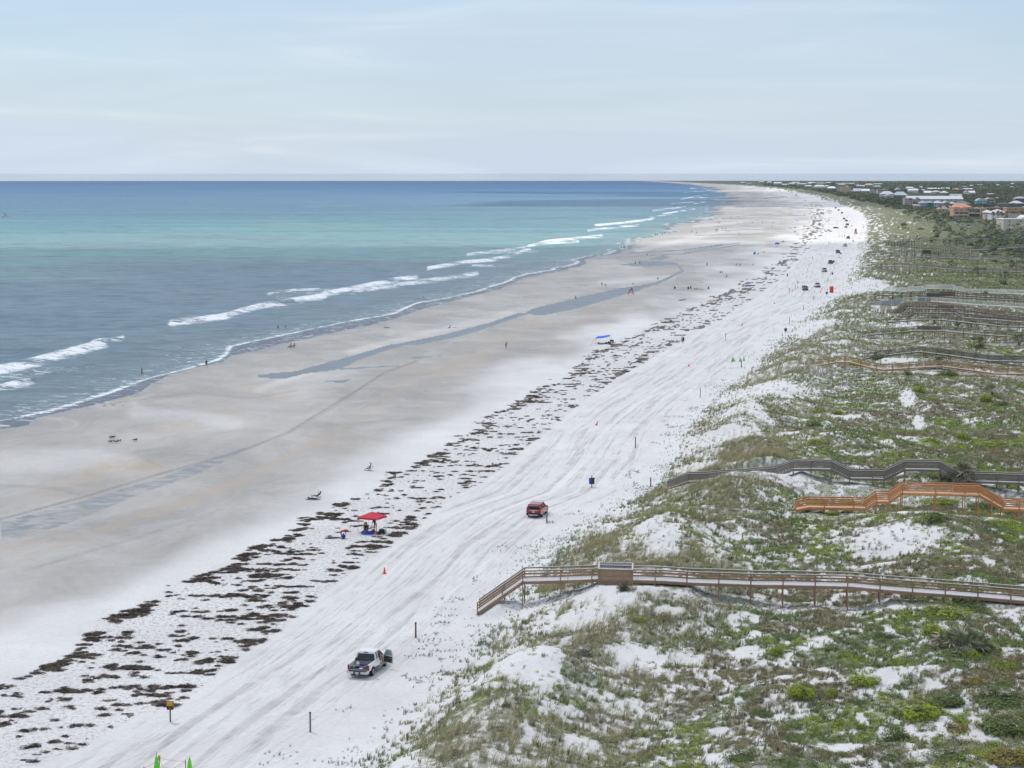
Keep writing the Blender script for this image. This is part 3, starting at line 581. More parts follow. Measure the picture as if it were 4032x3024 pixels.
def boardwalk(b, lod):
    lab, cw_, cdk, ccap, sp, mids, wd = BWS[b['k']]
    P = b['P']; k = b['k']
    mw = pm('timber_'+k, cw_, .75, .3, 3, stretch=(1, 1, 5), bump=.3); md = pm('deck_boards_'+k, cdk, .8, .12, 4, bump=.2); mc = pm('rail_cap_'+k, ccap, .7, .15, 4)
    o = P[0]; root = thing('boardwalk', lab, 'boardwalk', o)
    Q = [p-o for p in P]
    def nrm(i):
        t = (Q[min(i+1, len(Q)-1)]-Q[max(i-1, 0)]); t.z = 0; t.normalize(); return Vector((-t.y, t.x, 0))
    off = [nrm(i)*wd for i in range(len(Q))]
    dk = MB(); fa = [MB(), MB()]
    for i in range(len(Q)-1):
        a, c = Q[i], Q[i+1]; L_ = (c-a).length; hor = math.hypot(c.x-a.x, c.y-a.y)
        if i in b['s']:
            n = max(2, round(abs(c.z-a.z)/.17)); up = c.z > a.z
            for j in range(n):
                f = (j+.5)/n; p = a.lerp(c, f); p.z = a.z+(c.z-a.z)*((j+1)/n if up else j/n)-.02; q = off[i].lerp(off[i+1], f)
                m = p+q/2; rz = math.atan2(q.y, q.x)-math.pi/2
                if lod == 0:
                    link('stair_tread', boxmesh('stair_tread', md, hor/n*1.12, wd+.04, .05), root, m, rz)
                    link('riser', boxmesh('riser', mw, .03, wd, .16), root, m+Vector((.0, 0, -.1)), rz)
                else: dk.box(m, (hor/n*1.12, wd, .05), 0, rz)
            for s_ in (0, 1):
                mb = MB(); e0 = off[i]*s_; e1 = off[i+1]*s_
                mb.bar(a+e0+Vector((0, 0, -.16)), c+e1+Vector((0, 0, -.16)), .06, .28); mb.build('stringer', mw, root)
        else:
            n = max(1, round(L_/(.145 if lod == 0 else (.29 if lod == 1 else L_))))
            for j in range(n):
                f0, f1 = (j+.04 if n > 1 else j)/n, (j+.96 if n > 1 else j+1)/n
                p0, p1 = a.lerp(c, f0), a.lerp(c, f1); q0, q1 = off[i].lerp(off[i+1], f0), off[i].lerp(off[i+1], f1); d = Vector((0, 0, -.045))
                dk.hexa([p0+d, p1+d, p1+q1+d, p0+q0+d, p0, p1, p1+q1, p0+q0])
            for s_ in (0, 1):
                g = (-.03 if s_ == 0 else .03); nn = nrm(i)
                fa[s_].bar(a+off[i]*s_+nn*g+Vector((0, 0, -.18)), c+off[i+1]*s_+nn*g+Vector((0, 0, -.18)), .05, .27)
    dk.build('decking', md, root, kind='stuff')
    for s_ in (0, 1): fa[s_].build('rim_joist', mw, root, kind='stuff')
    # posts
    tot = 0; marks = []
    seg = [(Q[i+1]-Q[i]).length for i in range(len(Q)-1)]; L_ = sum(seg); n = max(2, round(L_/sp))
    knots = set(np.cumsum([0]+seg).tolist()) if lod < 2 else set()
    pos = sorted([L_*j/n for j in range(n+1)])
    if b['s']:
        kn = [float(np.cumsum([0]+seg)[i]) for i in range(len(Q)) if i in b['s'] or i-1 in b['s']]
        pos = sorted(kn+[p for p in pos if all(abs(p-x) > sp*.42 for x in kn)])
    cs = np.cumsum([0]+seg); pw = .115 if lod < 2 else .16
    pj = MB()
    for p in pos:
        i = min(int(np.searchsorted(cs, p, 'right')-1), len(seg)-1); f = (p-cs[i])/seg[i]; a = Q[i].lerp(Q[i+1], f); q = off[i].lerp(off[i+1], f)
        for s_ in (0, 1):
            t = a+q*s_+nrm(i)*(-.09 if s_ == 0 else .09); g = float(sampZ(t.x+o.x, t.y+o.y))-o.z; bot = min(g-.4, t.z-.5); top = t.z+1.04
            if lod < 2:
                mb = MB(); mb.box((0, 0, (top+bot)/2-t.z), (pw, pw, top-bot)); link('post', mb.mesh('post', mw), root, t)
            else: pj.box((t.x, t.y, (top+bot)/2), (pw, pw, top-bot))
            if lod == 0 and t.z-g > 1.9 and s_ == 1 and k == 'bw1' and p < 12:
                MB().bar(a+nrm(i)*-.02+Vector((0, 0, -.4)), Vector((t.x, t.y, g+.3)), .04, .14).build('cross_brace', mw, root)
    if lod == 2: pj.build('post_row', mw, root, kind='stuff')
    # rails
    for s_ in (0, 1):
        e = [q*s_ + nrm(i)*(0 if s_ == 0 else 0) for i, q in enumerate(off)]
        for h in mids+[1.0]:
            mb = MB(); cap = h == 1.0
            for i in range(len(Q)-1):
                z = Vector((0, 0, h+(.06 if cap else 0)))
                mb.bar(Q[i]+e[i]+z, Q[i+1]+e[i+1]+z, (.15 if cap else .045) if lod < 2 else .1, .045 if cap else (.14 if lod == 0 else .075))
                if cap: mb.bar(Q[i]+e[i]+z+Vector((0, 0, -.07)), Q[i+1]+e[i+1]+z+Vector((0, 0, -.07)), .04, .11 if lod == 0 else .06, 1)
            mb.build('cap_rail' if cap else 'rail', [mc, mw] if cap else mw, root)
    return root, Q, off, mw, md, mc
BR = {}
for i, b in enumerate(BW): BR[b['k']] = boardwalk(b, 0 if i < 3 else (1 if i < 12 else 2))
# the boarded overlook on the nearest boardwalk
root, Q, off, mw, md, mc = BR['bw1']
def panel(root, Q, off, i0, i1, f0, f1, zb, zt, mat_, side, n, name='panel_board', push=.1):
    a = Q[i0].lerp(Q[i1], f0)+off[i0]*side; c = Q[i0].lerp(Q[i1], f1)+off[i0]*side; g = Vector((0, -push if side == 0 else push, 0)); h = (zt-zb)/n
    for j in range(n):
        z = Vector((0, 0, zb+h*(j+.5))); MB().bar(a+g+z, c+g+z, .04, h*.94).build(name, mat_, root)
panel(root, Q, off, 3, 4, 0, 1, -.62, 1.04, mw, 0, 6, push=.42)
panel(root, Q, off, 3, 4, 0, 1, .15, 1.2, pm('pale_panel', (.50,.51,.54), .7, .08, 3), 1, 3, 'back_board', push=.45)
for f in (0, 1):
    a = Q[3].lerp(Q[4], f); MB().bar(a+Vector((0, -.46, 1.1)), a+off[3]+Vector((0, .47, 1.22)), .16, .05).build('cap_rail', mc, root)
    a.z = a.z; MB().box(a+Vector((0, -.46, .15)), (.13, .13, 1.9)).build('post', mw, root)
a, c = Q[3], Q[4]; MB().bar(a+Vector((0, -.46, 1.09)), c+Vector((0, -.46, 1.09)), .16, .05).build('cap_rail', mc, root); MB().bar(a+off[3]+Vector((0, .47, 1.25)), c+off[3]+Vector((0, .47, 1.25)), .16, .05).build('cap_rail', mc, root)
MB().bar(a+off[3]*.8+Vector((0, 0, .45)), c+off[3]*.8+Vector((0, 0, .45)), .4, .05).build('bench_seat', mc, root)
o1 = root.location+Q[1].lerp(Q[2], 1.0)+Vector((0, -.15, .2))
t = thing('notice_board', 'small pale notice board on the near boardwalk rail above the beach stairs', 'sign', o1); MB().box((0, .12, .75), (.16, .03, .42)).build('board', pm('sign_pale', (.55,.57,.56), .6), t); MB().box((0, .16, .3), (.05, .05, 1.3)).build('post', mw, t)
root, Q, off, mw, md, mc = BR['bw2']                       # orange one: the wider landing with double rails
panel(root, Q, off, 9, 10, 0, 1, .28, 1.05, mw, 0, 3, push=.35); a, c = Q[9], Q[10]; g = Vector((0, -.35, 1.1)); MB().bar(a+g, c+g, .16, .05).build('cap_rail', mc, root)
MB().bar(a+Vector((0, -.3, -.05)), c+Vector((0, -.3, -.05)), .6, .06).build('landing_board', md, root); MB().bar(a+off[9]*.78+Vector((0, 0, .45)), c+off[9]*.78+Vector((0, 0, .45)), .4, .05).build('bench_seat', mc, root)
for k_, i0, f0, f1, zb, zt, colr, n in [('bw13', 4, -.35, .55, -.1, 1.1, (.16,.075,.045), 4), ('bw11', 3, .15, .75, -.05, 1.05, (.27,.28,.28), 3), ('bw17', 3, -.1, .3, -.2, 1.7, (.09,.065,.055), 3), ('bw6', 3, 0, 1., .3, 1.0, (.15,.11,.08), 3), ('bw9', 2, .6, 1.3, .2, 1.1, (.15,.12,.1), 3), ('bw14', 6, 0, 1, .0, .95, (.55,.52,.47), 3), ('bw12', 2, .2, 1.3, 0, .9, (.10,.095,.09), 3)]:
    root, Q, off, mw, md, mc = BR[k_]; panel(root, Q, off, i0, i0+1, f0, f1, zb, zt, pm('screen_'+k_, colr, .8, .2), 0, n)
root, Q, off, mw, md, mc = BR['bw11']
for i0 in (0, 1): panel(root, Q, off, i0, i0+1, 0, 1, -.5, .95, pm('ramp_panel', (.33,.335,.34), .8, .1), 0, 2, 'ramp_board')
root, Q, off, mw, md, mc = BR['bw16']
p = PV(3622, 1019, Zd(3500, 1008), Zd(4100, 1004)); t = thing('notice_box', 'white square notice box standing on the far pale boardwalk', 'sign', p)
mwh = pm('white_board', (.72,.72,.74), .6, .05); MB().box((-.55, 0, 2.1), (2., .2, 1.3)).build('panel', mwh, t); MB().box((-1.5, 0, 1.), (.25, .25, 2.2)).build('post', mwh, t); MB().box((.9, .1, 1.2), (1.6, .2, 1.8)).build('screen', pm('screen_red', (.17,.11,.095), .8), t); MB().box((-.2, 0, .1), (2.8, .4, .25)).build('base', mwh, t)
# ================================================================== plants
LIB = {}
def blades(n, h, spread, lean, w, seed, curl=.5, head=None, hc=0):
    r = random.Random(seed); mb = MB()
    for k in range(n):
        a = r.uniform(0, 2*math.pi); d = r.uniform(0, spread)*.5; x, y = math.cos(a)*d, math.sin(a)*d; hh = h*r.uniform(.55, 1.1)
        ox = math.cos(a)*spread*r.uniform(.3, 1)+lean[0]*hh; oy = math.sin(a)*spread*r.uniform(.3, 1)+lean[1]*hh
        b = r.uniform(0, math.pi); wx, wy = math.cos(b)*w, math.sin(b)*w
        p0 = Vector((x, y, -.05)); p1 = Vector((x+ox*.42, y+oy*.42, hh*.62)); p2 = Vector((x+ox, y+oy, hh*(1-curl*.25)))
        W = Vector((wx, wy, 0)); mb.add([p0-W, p0+W, p1+W*.8, p1-W*.8, p2], [(0, 1, 2, 3), (3, 2, 4)], 0)
        if head and k % 5 < 3:
            u = (p2-p1).normalized(); e = p2+u*head+Vector((lean[0], lean[1], -1.2))*head*.4; S = Vector((wx, wy, 0)).normalized()*head*.16
            mb.add([p2-u*head*.2, p2+S+u*head*.3, e, p2-S+u*head*.3], [(0, 1, 2, 3)], hc)
            S2 = Vector((-S.y, S.x, 0)); mb.add([p2-u*head*.2, p2+S2+u*head*.3, e, p2-S2+u*head*.3], [(0, 1, 2, 3)], hc)
    return mb
def leafdome(n, rx, rz, ls, seed, core=0, up=.5, lump=.25):
    """leaf-sized faces through the outer part of a lumpy dome"""
    r = random.Random(seed); mb = MB(); L3 = [(Vector((r.gauss(0, 1), r.gauss(0, 1), abs(r.gauss(0, .7)))).normalized(), r.uniform(.6, 1.15)) for _ in range(7)]
    for k in range(n):
        d = Vector((r.gauss(0, 1), r.gauss(0, 1), abs(r.gauss(0, .9)))).normalized(); q = 1-lump+lump*max(a_ for a_ in [max(0, d.dot(u))**3*s for u, s in L3])*1.6
        f = (r.random()**.35)*q; p = Vector((d.x*rx*f, d.y*rx*f, d.z*rz*f))
        nn = (d+Vector((r.uniform(-1, 1), r.uniform(-1, 1), r.uniform(-.4, 1)))*.7+Vector((0, 0, up))).normalized(); a = nn.cross(Vector((r.uniform(-1, 1), r.uniform(-1, 1), .3))).normalized(); b = nn.cross(a); s = ls*r.uniform(.6, 1.3)
        mb.add([p-a*s, p-b*s*.55, p+a*s, p+b*s*.55], [(0, 1, 2, 3)])
    if core:
        n_ = 9; prof = [(.80, 0), (.80, .3), (.66, .58), (.38, .74), (0.01, .78)]
        mb.lathe([(a_*rx*core, b_*rz*core) for a_, b_ in prof], n_, 1)
    return mb
def leafmat(name, tintattr=True, col=(.1, .13, .06), rough=.6, var=.4, trans=.25, sc=3.):
    m = bpy.data.materials.new(name); nt, b = bsdf(m); l = nt.links
    t = node(nt, 'ShaderNodeTexCoord'); n = node(nt, 'ShaderNodeTexNoise'); n.inputs['Scale'].default_value = sc; n.inputs['Detail'].default_value = 3; l.new(t.outputs['Object'], n.inputs['Vector'])
    if tintattr:
        a = node(nt, 'ShaderNodeAttribute'); a.attribute_type = 'INSTANCER'; a.attribute_name = 'tint'; src = a.outputs['Color']
    else:
        rgb = node(nt, 'ShaderNodeRGB'); rgb.outputs[0].default_value = (*col, 1); src = rgb.outputs[0]
    mr = node(nt, 'ShaderNodeMapRange'); mr.inputs['From Min'].default_value = .3; mr.inputs['From Max'].default_value = .7; mr.inputs['To Min'].default_value = 1-var; mr.inputs['To Max'].default_value = 1+var; l.new(n.outputs['Fac'], mr.inputs['Value'])
    v = node(nt, 'ShaderNodeVectorMath', operation='SCALE'); l.new(src, v.inputs[0]); l.new(mr.outputs[0], v.inputs['Scale']); l.new(v.outputs[0], b.inputs['Base Color'])
    b.inputs['Roughness'].default_value = rough; b.inputs['Specular IOR Level'].default_value = .25
    tr = node(nt, 'ShaderNodeBsdfTranslucent'); l.new(v.outputs[0], tr.inputs['Color']); mxs = node(nt, 'ShaderNodeMixShader'); mxs.inputs[0].default_value = trans
    o = nt.nodes['Material Output']; l.new(b.outputs[0], mxs.inputs[1]); l.new(tr.outputs[0], mxs.inputs[2]); l.new(mxs.outputs[0], o.inputs['Surface'])
    return m
M_grass = leafmat('dune_grass_blade'); M_seed = pm('sea_oat_seed', (.46,.37,.22), .8, .25, 20); M_twig = pm('dead_twigs', (.14,.12,.10), .9, .3, 9)
def scatter(name, label_kind, pts, idx, tint, scl, rotz, tilt, mbs, mats):
    """ground cover: one object that instances small plants on points"""
    c = bpy.data.collections.new(name+'_kinds')
    for i, mb in enumerate(mbs):
        o = bpy.data.objects.new('%s_kind_%02d' % (name, i), mb.mesh(name, mats)); c.objects.link(o)
    me = bpy.data.meshes.new(name); me.vertices.add(len(pts)); me.vertices.foreach_set('co', np.ascontiguousarray(pts, np.float32).ravel())
    a = me.attributes.new('idx', 'INT', 'POINT'); a.data.foreach_set('value', idx.astype(np.int32))
    a = me.attributes.new('tint', 'FLOAT_VECTOR', 'POINT'); a.data.foreach_set('vector', np.ascontiguousarray(tint, np.float32).ravel())
    a = me.attributes.new('scl', 'FLOAT_VECTOR', 'POINT'); a.data.foreach_set('vector', np.ascontiguousarray(scl, np.float32).ravel())
    rot = np.stack([tilt*0, tilt, rotz], -1); a = me.attributes.new('rot', 'FLOAT_VECTOR', 'POINT'); a.data.foreach_set('vector', np.ascontiguousarray(rot, np.float32).ravel())
    ob = link(name, me, kind='stuff', label=label_kind, category='ground cover')
    ng = bpy.data.node_groups.new(name, 'GeometryNodeTree'); ng.interface.new_socket('Geometry', in_out='INPUT', socket_type='NodeSocketGeometry'); ng.interface.new_socket('Geometry', in_out='OUTPUT', socket_type='NodeSocketGeometry')
    gi = ng.nodes.new('NodeGroupInput'); go = ng.nodes.new('NodeGroupOutput'); ip = ng.nodes.new('GeometryNodeInstanceOnPoints'); ci = ng.nodes.new('GeometryNodeCollectionInfo')
    ci.inputs['Collection'].default_value = c; ci.inputs['Separate Children'].default_value = True; ci.inputs['Reset Children'].default_value = True; ip.inputs['Pick Instance'].default_value = True
    def na(n, t):
        x = ng.nodes.new('GeometryNodeInputNamedAttribute'); x.data_type = t; x.inputs['Name'].default_value = n; return x.outputs['Attribute']
    ng.links.new(gi.outputs[0], ip.inputs['Points']); ng.links.new(ci.outputs[0], ip.inputs['Instance']); ng.links.new(na('idx', 'INT'), ip.inputs['Instance Index'])
    ng.links.new(na('rot', 'FLOAT_VECTOR'), ip.inputs['Rotation']); ng.links.new(na('scl', 'FLOAT_VECTOR'), ip.inputs['Scale']); ng.links.new(ip.outputs[0], go.inputs[0])
    md_ = ob.modifiers.new('plants', 'NODES'); md_.node_group = ng
    return ob
def cand(n, x0, x1, y0, y1, z=1.3, seed=1):
    g = np.random.default_rng(seed); px = g.uniform(x0, x1, n); py = g.uniform(y0, y1, n); X, Y = G(px, py, z); return px, py, X, Y, g.random(n), g
WL = (.30, .10)
def dunes():
    px, py, X, Y, u, g = cand(900000, 950, 4400, 800, 3330, 1.6, 5)
    d = X-toeX(Y)-0.
    c, n0, n1, n2 = cover(X, Y, px, py, d); c = np.maximum(c, .04*ss(-1, 2, d)*(1-ss(60, 90, d)))
    # pioneer plants creeping onto the beach
    c = np.maximum(c, .8*ss(.59, .66, n0)*ss(-5-4*n2, -1, d)*(1-ss(0, 6, d))*ss(.45, .6, n1))
    c = c*(d > -9)
    Xs, Ys = Zd(0, 1)[0], 1
    ppm2 = F*F*43/(Y**3)               # candidates per square metre before thinning scales with this
    dens = 900000/((4400-950)*(3330-800))*F*F*43/(Y**3); cap = np.where(d < 30, 13, 13.)
    acc = u < c*np.minimum(1, cap/dens)
    acc &= ~((d > 200) & (Y > 1100))
    return X[acc], Y[acc], d[acc], n0[acc], n1[acc], n2[acc], g
X, Y, d, n0, n1, n2, g = dunes()
clr = np.zeros(len(X), bool)
for b in BW[:14]:
    P = sorted([(p.x, p.y) for p in b['P']]); xs = [p[0] for p in P]; yb = np.interp(X, xs, [p[1] for p in P]); clr |= (X > xs[0]-.5) & (Y-yb > (-10 if b['k'] == 'bw3' else -3.2-.006*Y)) & (Y-yb < 2.0)
kp = ~clr | (g.random(len(X)) < .62); X, Y, d, n0, n1, n2, clr = [a[kp] for a in (X, Y, d, n0, n1, n2, clr)]
Z = sampZ(X, Y); N_ = len(X); print('dune plants', N_)
q = g.random(N_); oats = ~clr & (d > 1) & (d < 26+6*(n2-.5)) & (q < .34*ss(1, 6, d)*(1-ss(14, 28, d))*(.35+1.5*ss(.42, .58, n2))); low = ~oats & ((n1 > .55) | (q > .80)) & (d > 8)
gr = fbm(X/11, Y/17, 131, 3); br = fbm(X/6, Y/8, 133, 3); f1 = g.random((N_, 1))
t_grey = np.array([.188,.188,.098]); t_green = np.array([.125,.160,.056]); t_brown = np.array([.165,.148,.080]); t_gold = np.array([.215,.215,.115]); t_lime = np.array([.175,.215,.03]); t_dark = np.array([.060,.072,.035]); t_blue = np.array([.14,.17,.11])
tint = np.where((gr > .50)[:, None], t_green, t_grey); tint = np.where((br > .60)[:, None], t_brown, tint); tint = np.where((low & (br < .43))[:, None], t_lime, tint); tint = np.where((low & (q > .9))[:, None], t_dark, tint)
tint = np.where(oats[:, None], t_gold, tint); tint = np.where(((d < 3))[:, None], t_blue, tint); tint = np.where(((Y > 520) & (f1[:, 0] > .35))[:, None], t_green*.85, tint)
tint = tint*1.50*(.6+1.0*g.random((N_, 1)))*(1+.12*(g.random((N_, 3))-.5))
far = 1+.55*ss(250, 900, Y)
idx = np.where(oats, g.integers(4, 6, N_), np.where(low, g.integers(6, 9, N_), g.integers(0, 4, N_)))
s = 1.12*far*g.uniform(.65, 1.25, N_)*np.where(d < 2, .55, 1)*(.8+.5*ss(10, 60, d)*low)*np.where(clr, .55, 1)
near_rot = np.where(idx >= 6, g.uniform(0, 6.28, N_), g.uniform(-.6, .6, N_))
scatter('dune_grass', 'mixed grasses, sea oats and low creeping plants covering the white dunes', np.stack([X, Y, Z-.02], -1), idx, tint, np.stack([s, s, s*g.uniform(.75, 1.2, N_)], -1), near_rot, g.uniform(-.1, .15, N_),
        [blades(15, .52, .20, WL, .014, 1), blades(20, .42, .26, WL, .013, 2), blades(12, .66, .18, (.38, .1), .014, 3), blades(18, .34, .28, (.15, .05), .014, 4),
         blades(9, 1.02, .22, (.42, .12), .010, 5, head=.19, hc=1), blades(12, .80, .24, (.46, .14), .010, 6, head=.16, hc=1),
         leafdome(46, .34, .26, .052, 7), leafdome(56, .30, .34, .045, 8), leafdome(40, .42, .20, .055, 9)], [M_grass, M_seed])
# scrub behind the dunes and woods out to the horizon
M_bush = leafmat('scrub_leaf', True, rough=.7, var=.45, trans=.12, sc=.7)
BOX = []      # filled by the houses: (x0, x1, y0, y1) footprints kept clear
# ================================================================== houses behind the dunes
BOX = []
m_pane = pm('window_pane', (.045,.055,.07), .15, .2, 2, spec=.6); m_frame = pm('window_frame', (.70,.70,.68), .5, .05)
m_trim = pm('white_trim', (.72,.72,.70), .6, .06); m_dkrec = pm('painted_recess_shade', (.16,.13,.12), .8, .2)  # dark panel colour holds the painted shade of a balcony recess
WM = {}
def winmesh(w, h):
    k = (round(w, 1), round(h, 1))
    if k not in WM:
        f = MB(); t = .14
        f.box((0, -.05, h/2-t/2), (w, .16, t)); f.box((0, -.05, -h/2+t/2), (w, .16, t)); f.box((-w/2+t/2, -.05, 0), (t, .16, h-2*t)); f.box((w/2-t/2, -.05, 0), (t, .16, h-2*t))
        WM[k] = (f.mesh('window', m_frame), MB().box((0, -.02, 0), (w-2*t, .06, h-2*t)).mesh('pane', m_pane))
    return WM[k]
def house(lab, x0, x1, yb, ye, yp, roof='hip', wall=(.5,.48,.44), rc=(.6,.6,.58), cols=3, rows=2, dep=None, yaw=0., bal=None, cat='house', name=None, sub=False, gz=1.8, ww=None, ymax=13000, sidewall=None):
    xm = (x0+x1)/2; X, Y = [float(v) for v in G(xm, yb, gz)]
    if Y > ymax: X *= ymax/Y; Y = ymax
    sc = math.hypot(Y, 0)*CT/F; sc = (Y*CT+ST*H)/F; W = (x1-x0)*sc; he = max((yb-ye)*sc, 2.4); hp = max((yb-yp)*sc-he, .5); D = dep or max(7, min(W*.8, 16))
    c_, s_ = abs(math.cos(yaw)), abs(math.sin(yaw)); W = max(3, (W-D*s_)/max(c_, .5)) if yaw else W
    z = float(sampZ(X, Y)); nm = name or ('apartment_block' if cat != 'house' else 'beach_house')
    t = thing(nm, lab, cat, (X, Y, z-.3), yaw, 'buildings behind the dunes'); BOX.append((X-W/2-D*s_/2, X+W/2+D*s_/2, Y-1, Y+D+1))
    key = 'wall_%d_%d_%d' % tuple(int(a*99) for a in wall); mw = pm(key, wall, .85, .10, .35); kr = 'roof_%d_%d_%d' % tuple(int(a*99) for a in rc); mr = pm(kr, rc, .7, .12, .6, stretch=(3, .4, 1))
    MB().box((0, D/2, he/2), (W, D, he)).build('wall', mw, t)
    o = .6; a, b = W/2+o, D+o; r = MB(); k = he+hp
    if roof == 'hip':
        q = min(W, D)*.42 if W > D else 0; rx = max(0, W/2-D*.42)
        r.add([(-a, -o, he), (a, -o, he), (a, b, he), (-a, b, he), (-rx, D/2, k), (rx, D/2, k)], [(0, 1, 5, 4), (1, 2, 5), (2, 3, 4, 5), (3, 0, 4), (3, 2, 1, 0)])
        r.box((0, D/2, he-.12), (2*a, b+o, .22))
    elif roof == 'gx':
        r.add([(-a, -o, he), (a, -o, he), (a, b, he), (-a, b, he), (-a, D/2, k), (a, D/2, k)], [(0, 1, 5, 4), (1, 2, 5), (2, 3, 4, 5), (3, 0, 4), (3, 2, 1, 0)])
    elif roof == 'gy':
        r.add([(-a, -o, he), (a, -o, he), (a, b, he), (-a, b, he), (0, -o, k), (0, b, k)], [(0, 1, 4), (1, 2, 5, 4), (2, 3, 5), (3, 0, 4, 5), (3, 2, 1, 0)])
        MB().add([(-W/2, -.02, he), (W/2, -.02, he), (0, -.02, he+hp*.93), (-W/2, .2, he), (W/2, .2, he), (0, .2, he+hp*.93)], [(0, 1, 2), (5, 4, 3)]).build('gable_wall', mw, t)
        r.add([(-a, -o, he-.01), (0, -o, k), (0, -o+.3, k), (-a, -o+.3, he)], [(0, 1, 2, 3)])
    elif roof == 'arch':
        n = 10; secs = []
        for yy in (-o, b): secs.append([Vector((-a+2*a*i/n, yy, he+hp*math.sin(math.pi*i/n))) for i in range(n+1)]+[Vector((a, yy, he-.2)), Vector((-a, yy, he-.2))])
        r.loft(secs)
    elif roof == 'shed':
        r.add([(-a, -o, he), (a, -o, he), (a, b, he+hp), (-a, b, he+hp), (-a, -o, he-.2), (a, -o, he-.2), (a, b, he-.2), (-a, b, he-.2)], [(0, 1, 2, 3), (7, 6, 5, 4), (0, 4, 5, 1), (1, 5, 6, 2), (2, 6, 7, 3), (3, 7, 4, 0)])
    else:
        r.box((0, D/2, he+.2), (W+.5, D+.5, .45)); r.box((0, -.1, he+.55), (W+.3, .25, .35)); r.box((W*.2, D*.6, he+1.0), (W*.14, D*.2, 1.3))
        r.box((0, D/2, he+.44), (W-.3, D-.3, .05))
    r.build('roof', mr, t)
    fh = he/max(rows, 1); w_ = ww or min(1.5, W/(cols*1.9)) if cols else 1; h_ = min(1.6, fh*.55)
    for i in range(rows):
        if bal and i in bal: continue
        for j in range(cols):
            f, p = winmesh(w_, h_); x = -W/2+W*(j+.5)/cols
            o_ = link('window', f, t, (x, -.05, fh*(i+.56)))
            if sub or Y < 3200: link('pane', p, o_)
    if yaw > .1 or yaw < -.1:
        sx = 1 if yaw < 0 else -1
        for i in range(rows):
            for j in range(2):
                f, p = winmesh(w_, h_); o_ = link('window', f, t, (sx*-1*(W/2+.05)*-1, D*(j+.5)/2, fh*(i+.56)), (0, 0, math.pi/2*sx)); link('pane', p, o_)
    for i in (bal or []):
        MB().box((0, -.9, fh*i+.1), (W*.96, 1.8, .2)).build('balcony_floor', m_trim, t); MB().box((0, -.04, fh*(i+.55)), (W*.9, .12, fh*.8)).build('recess_shade_panel', m_dkrec, t)
        n = max(2, int(W/4)); rl = MB(); rl.box((0, -1.75, fh*i+1.1), (W*.96, .08, .08)); rl.box((0, -1.75, fh*i+.62), (W*.96, .05, .5)); rl.build('railing', m_trim, t)
        for j in range(n+1): MB().box((-W*.47+W*.94*j/n, -1.7, fh*(i+.55)), (.25, .25, fh*.9)).build('column', m_trim, t)
    return t, W, he, hp, D
WH = (.72,.73,.72); CRM = (.60,.56,.48); TAN = (.55,.43,.31); ORG = (.58,.34,.21); GRY = (.47,.49,.51)
house('cream three storey apartment block at the right edge with paired dark windows', 3951, 4085, 906, 861, 857, 'flat', (.50,.48,.41), (.68,.65,.60), 3, 3, 22, cat='apartments', sub=True, ww=1.4)
house('dark grey mansard roofed block between the white house and cream apartments', 3966, 4024, 880, 855, 837, 'gx', (.36,.36,.35), (.12,.125,.135), 2, 1, 12, cat='apartments')
house('small white topped penthouse behind the cream apartments', 4005, 4060, 880, 853, 842, 'hip', (.56,.54,.48), (.66,.64,.60), 3, 1, 9, cat='apartments')
house('white two storey house with pale grey hip roof, left of the cream apartments', 3903, 3965, 868, 834, 820, 'hip', (.66,.66,.63), (.46,.44,.42), 3, 2, 15, sub=True)
house('narrow house with latticed balconies beside the white hip roofed house', 3880, 3905, 866, 832, 822, 'hip', (.48,.45,.40), (.52,.50,.47), 2, 3, 12, bal=[1, 2])
house('left wing of the orange condominium, plain wall with small dark windows', 3754, 3813, 858, 818, 815, 'flat', ORG, (.55,.46,.40), 3, 3, 16, cat='apartments', sub=True, bal=[1])
house('middle of the orange condominium with deep balconies and white columns', 3812, 3860, 856, 820, 818, 'flat', (.53,.32,.20), (.50,.42,.37), 3, 2, 14, cat='apartments', bal=[0, 1])
house('right end block of the orange condominium with two tiny windows', 3860, 3882, 854, 819, 817, 'flat', ORG, (.55,.46,.40), 2, 2, 14, cat='apartments')
house('long low rear wing of the orange condominium with shaded gallery', 3850, 3968, 832, 815, 812, 'flat', (.46,.34,.26), (.50,.45,.42), 8, 1, 14, bal=[0], cat='apartments')
house('far right wing of the orange condominium with a ramp roof', 3964, 4080, 838, 816, 813, 'flat', ORG, (.54,.48,.43), 5, 2, 18, cat='apartments')
house('cream house under a broad salmon tiled hip roof above the orange condominium', 3750, 3828, 835, 811, 796, 'hip', (.60,.55,.44), (.52,.24,.16), 6, 2, 18)
house('house with a dark grey hip roof just behind the salmon tiled roof', 3766, 3822, 812, 801, 789, 'hip', (.45,.44,.42), (.25,.25,.27), 4, 1, 16)
house('turquoise house with a curved roof', 3845, 3886, 807, 788, 779, 'arch', (.35,.62,.66), (.60,.68,.68), 3, 2, 14, sub=True)
house('white house with an arched upper storey right of the turquoise one', 3885, 3916, 800, 782, 776, 'arch', (.68,.69,.68), (.62,.64,.64), 2, 2, 14, bal=[1])
house('tan house with white paired windows and dark hip roof', 3929, 3978, 813, 801, 795, 'hip', (.42,.38,.32), (.13,.115,.12), 4, 1, 14, sub=True)
house('white hip roofed house near the right edge behind trees', 3981, 4032, 806, 797, 787, 'hip', (.5,.5,.48), (.70,.72,.73), 4, 1, 16)
house('pale house with columns and grey roof at the far right', 3996, 4045, 791, 780, 772, 'hip', (.60,.58,.56), (.42,.42,.44), 5, 1, 14, bal=[0])
house('small tan box house between trees at the right', 3957, 3977, 796, 789, 786, 'flat', (.5,.42,.36), (.55,.50,.46), 2, 1, 8)
house('white half of the tall pair of houses on stilts', 3797, 3816, 768, 755, 750, 'gy', (.68,.68,.68), (.66,.67,.67), 2, 2, 9)
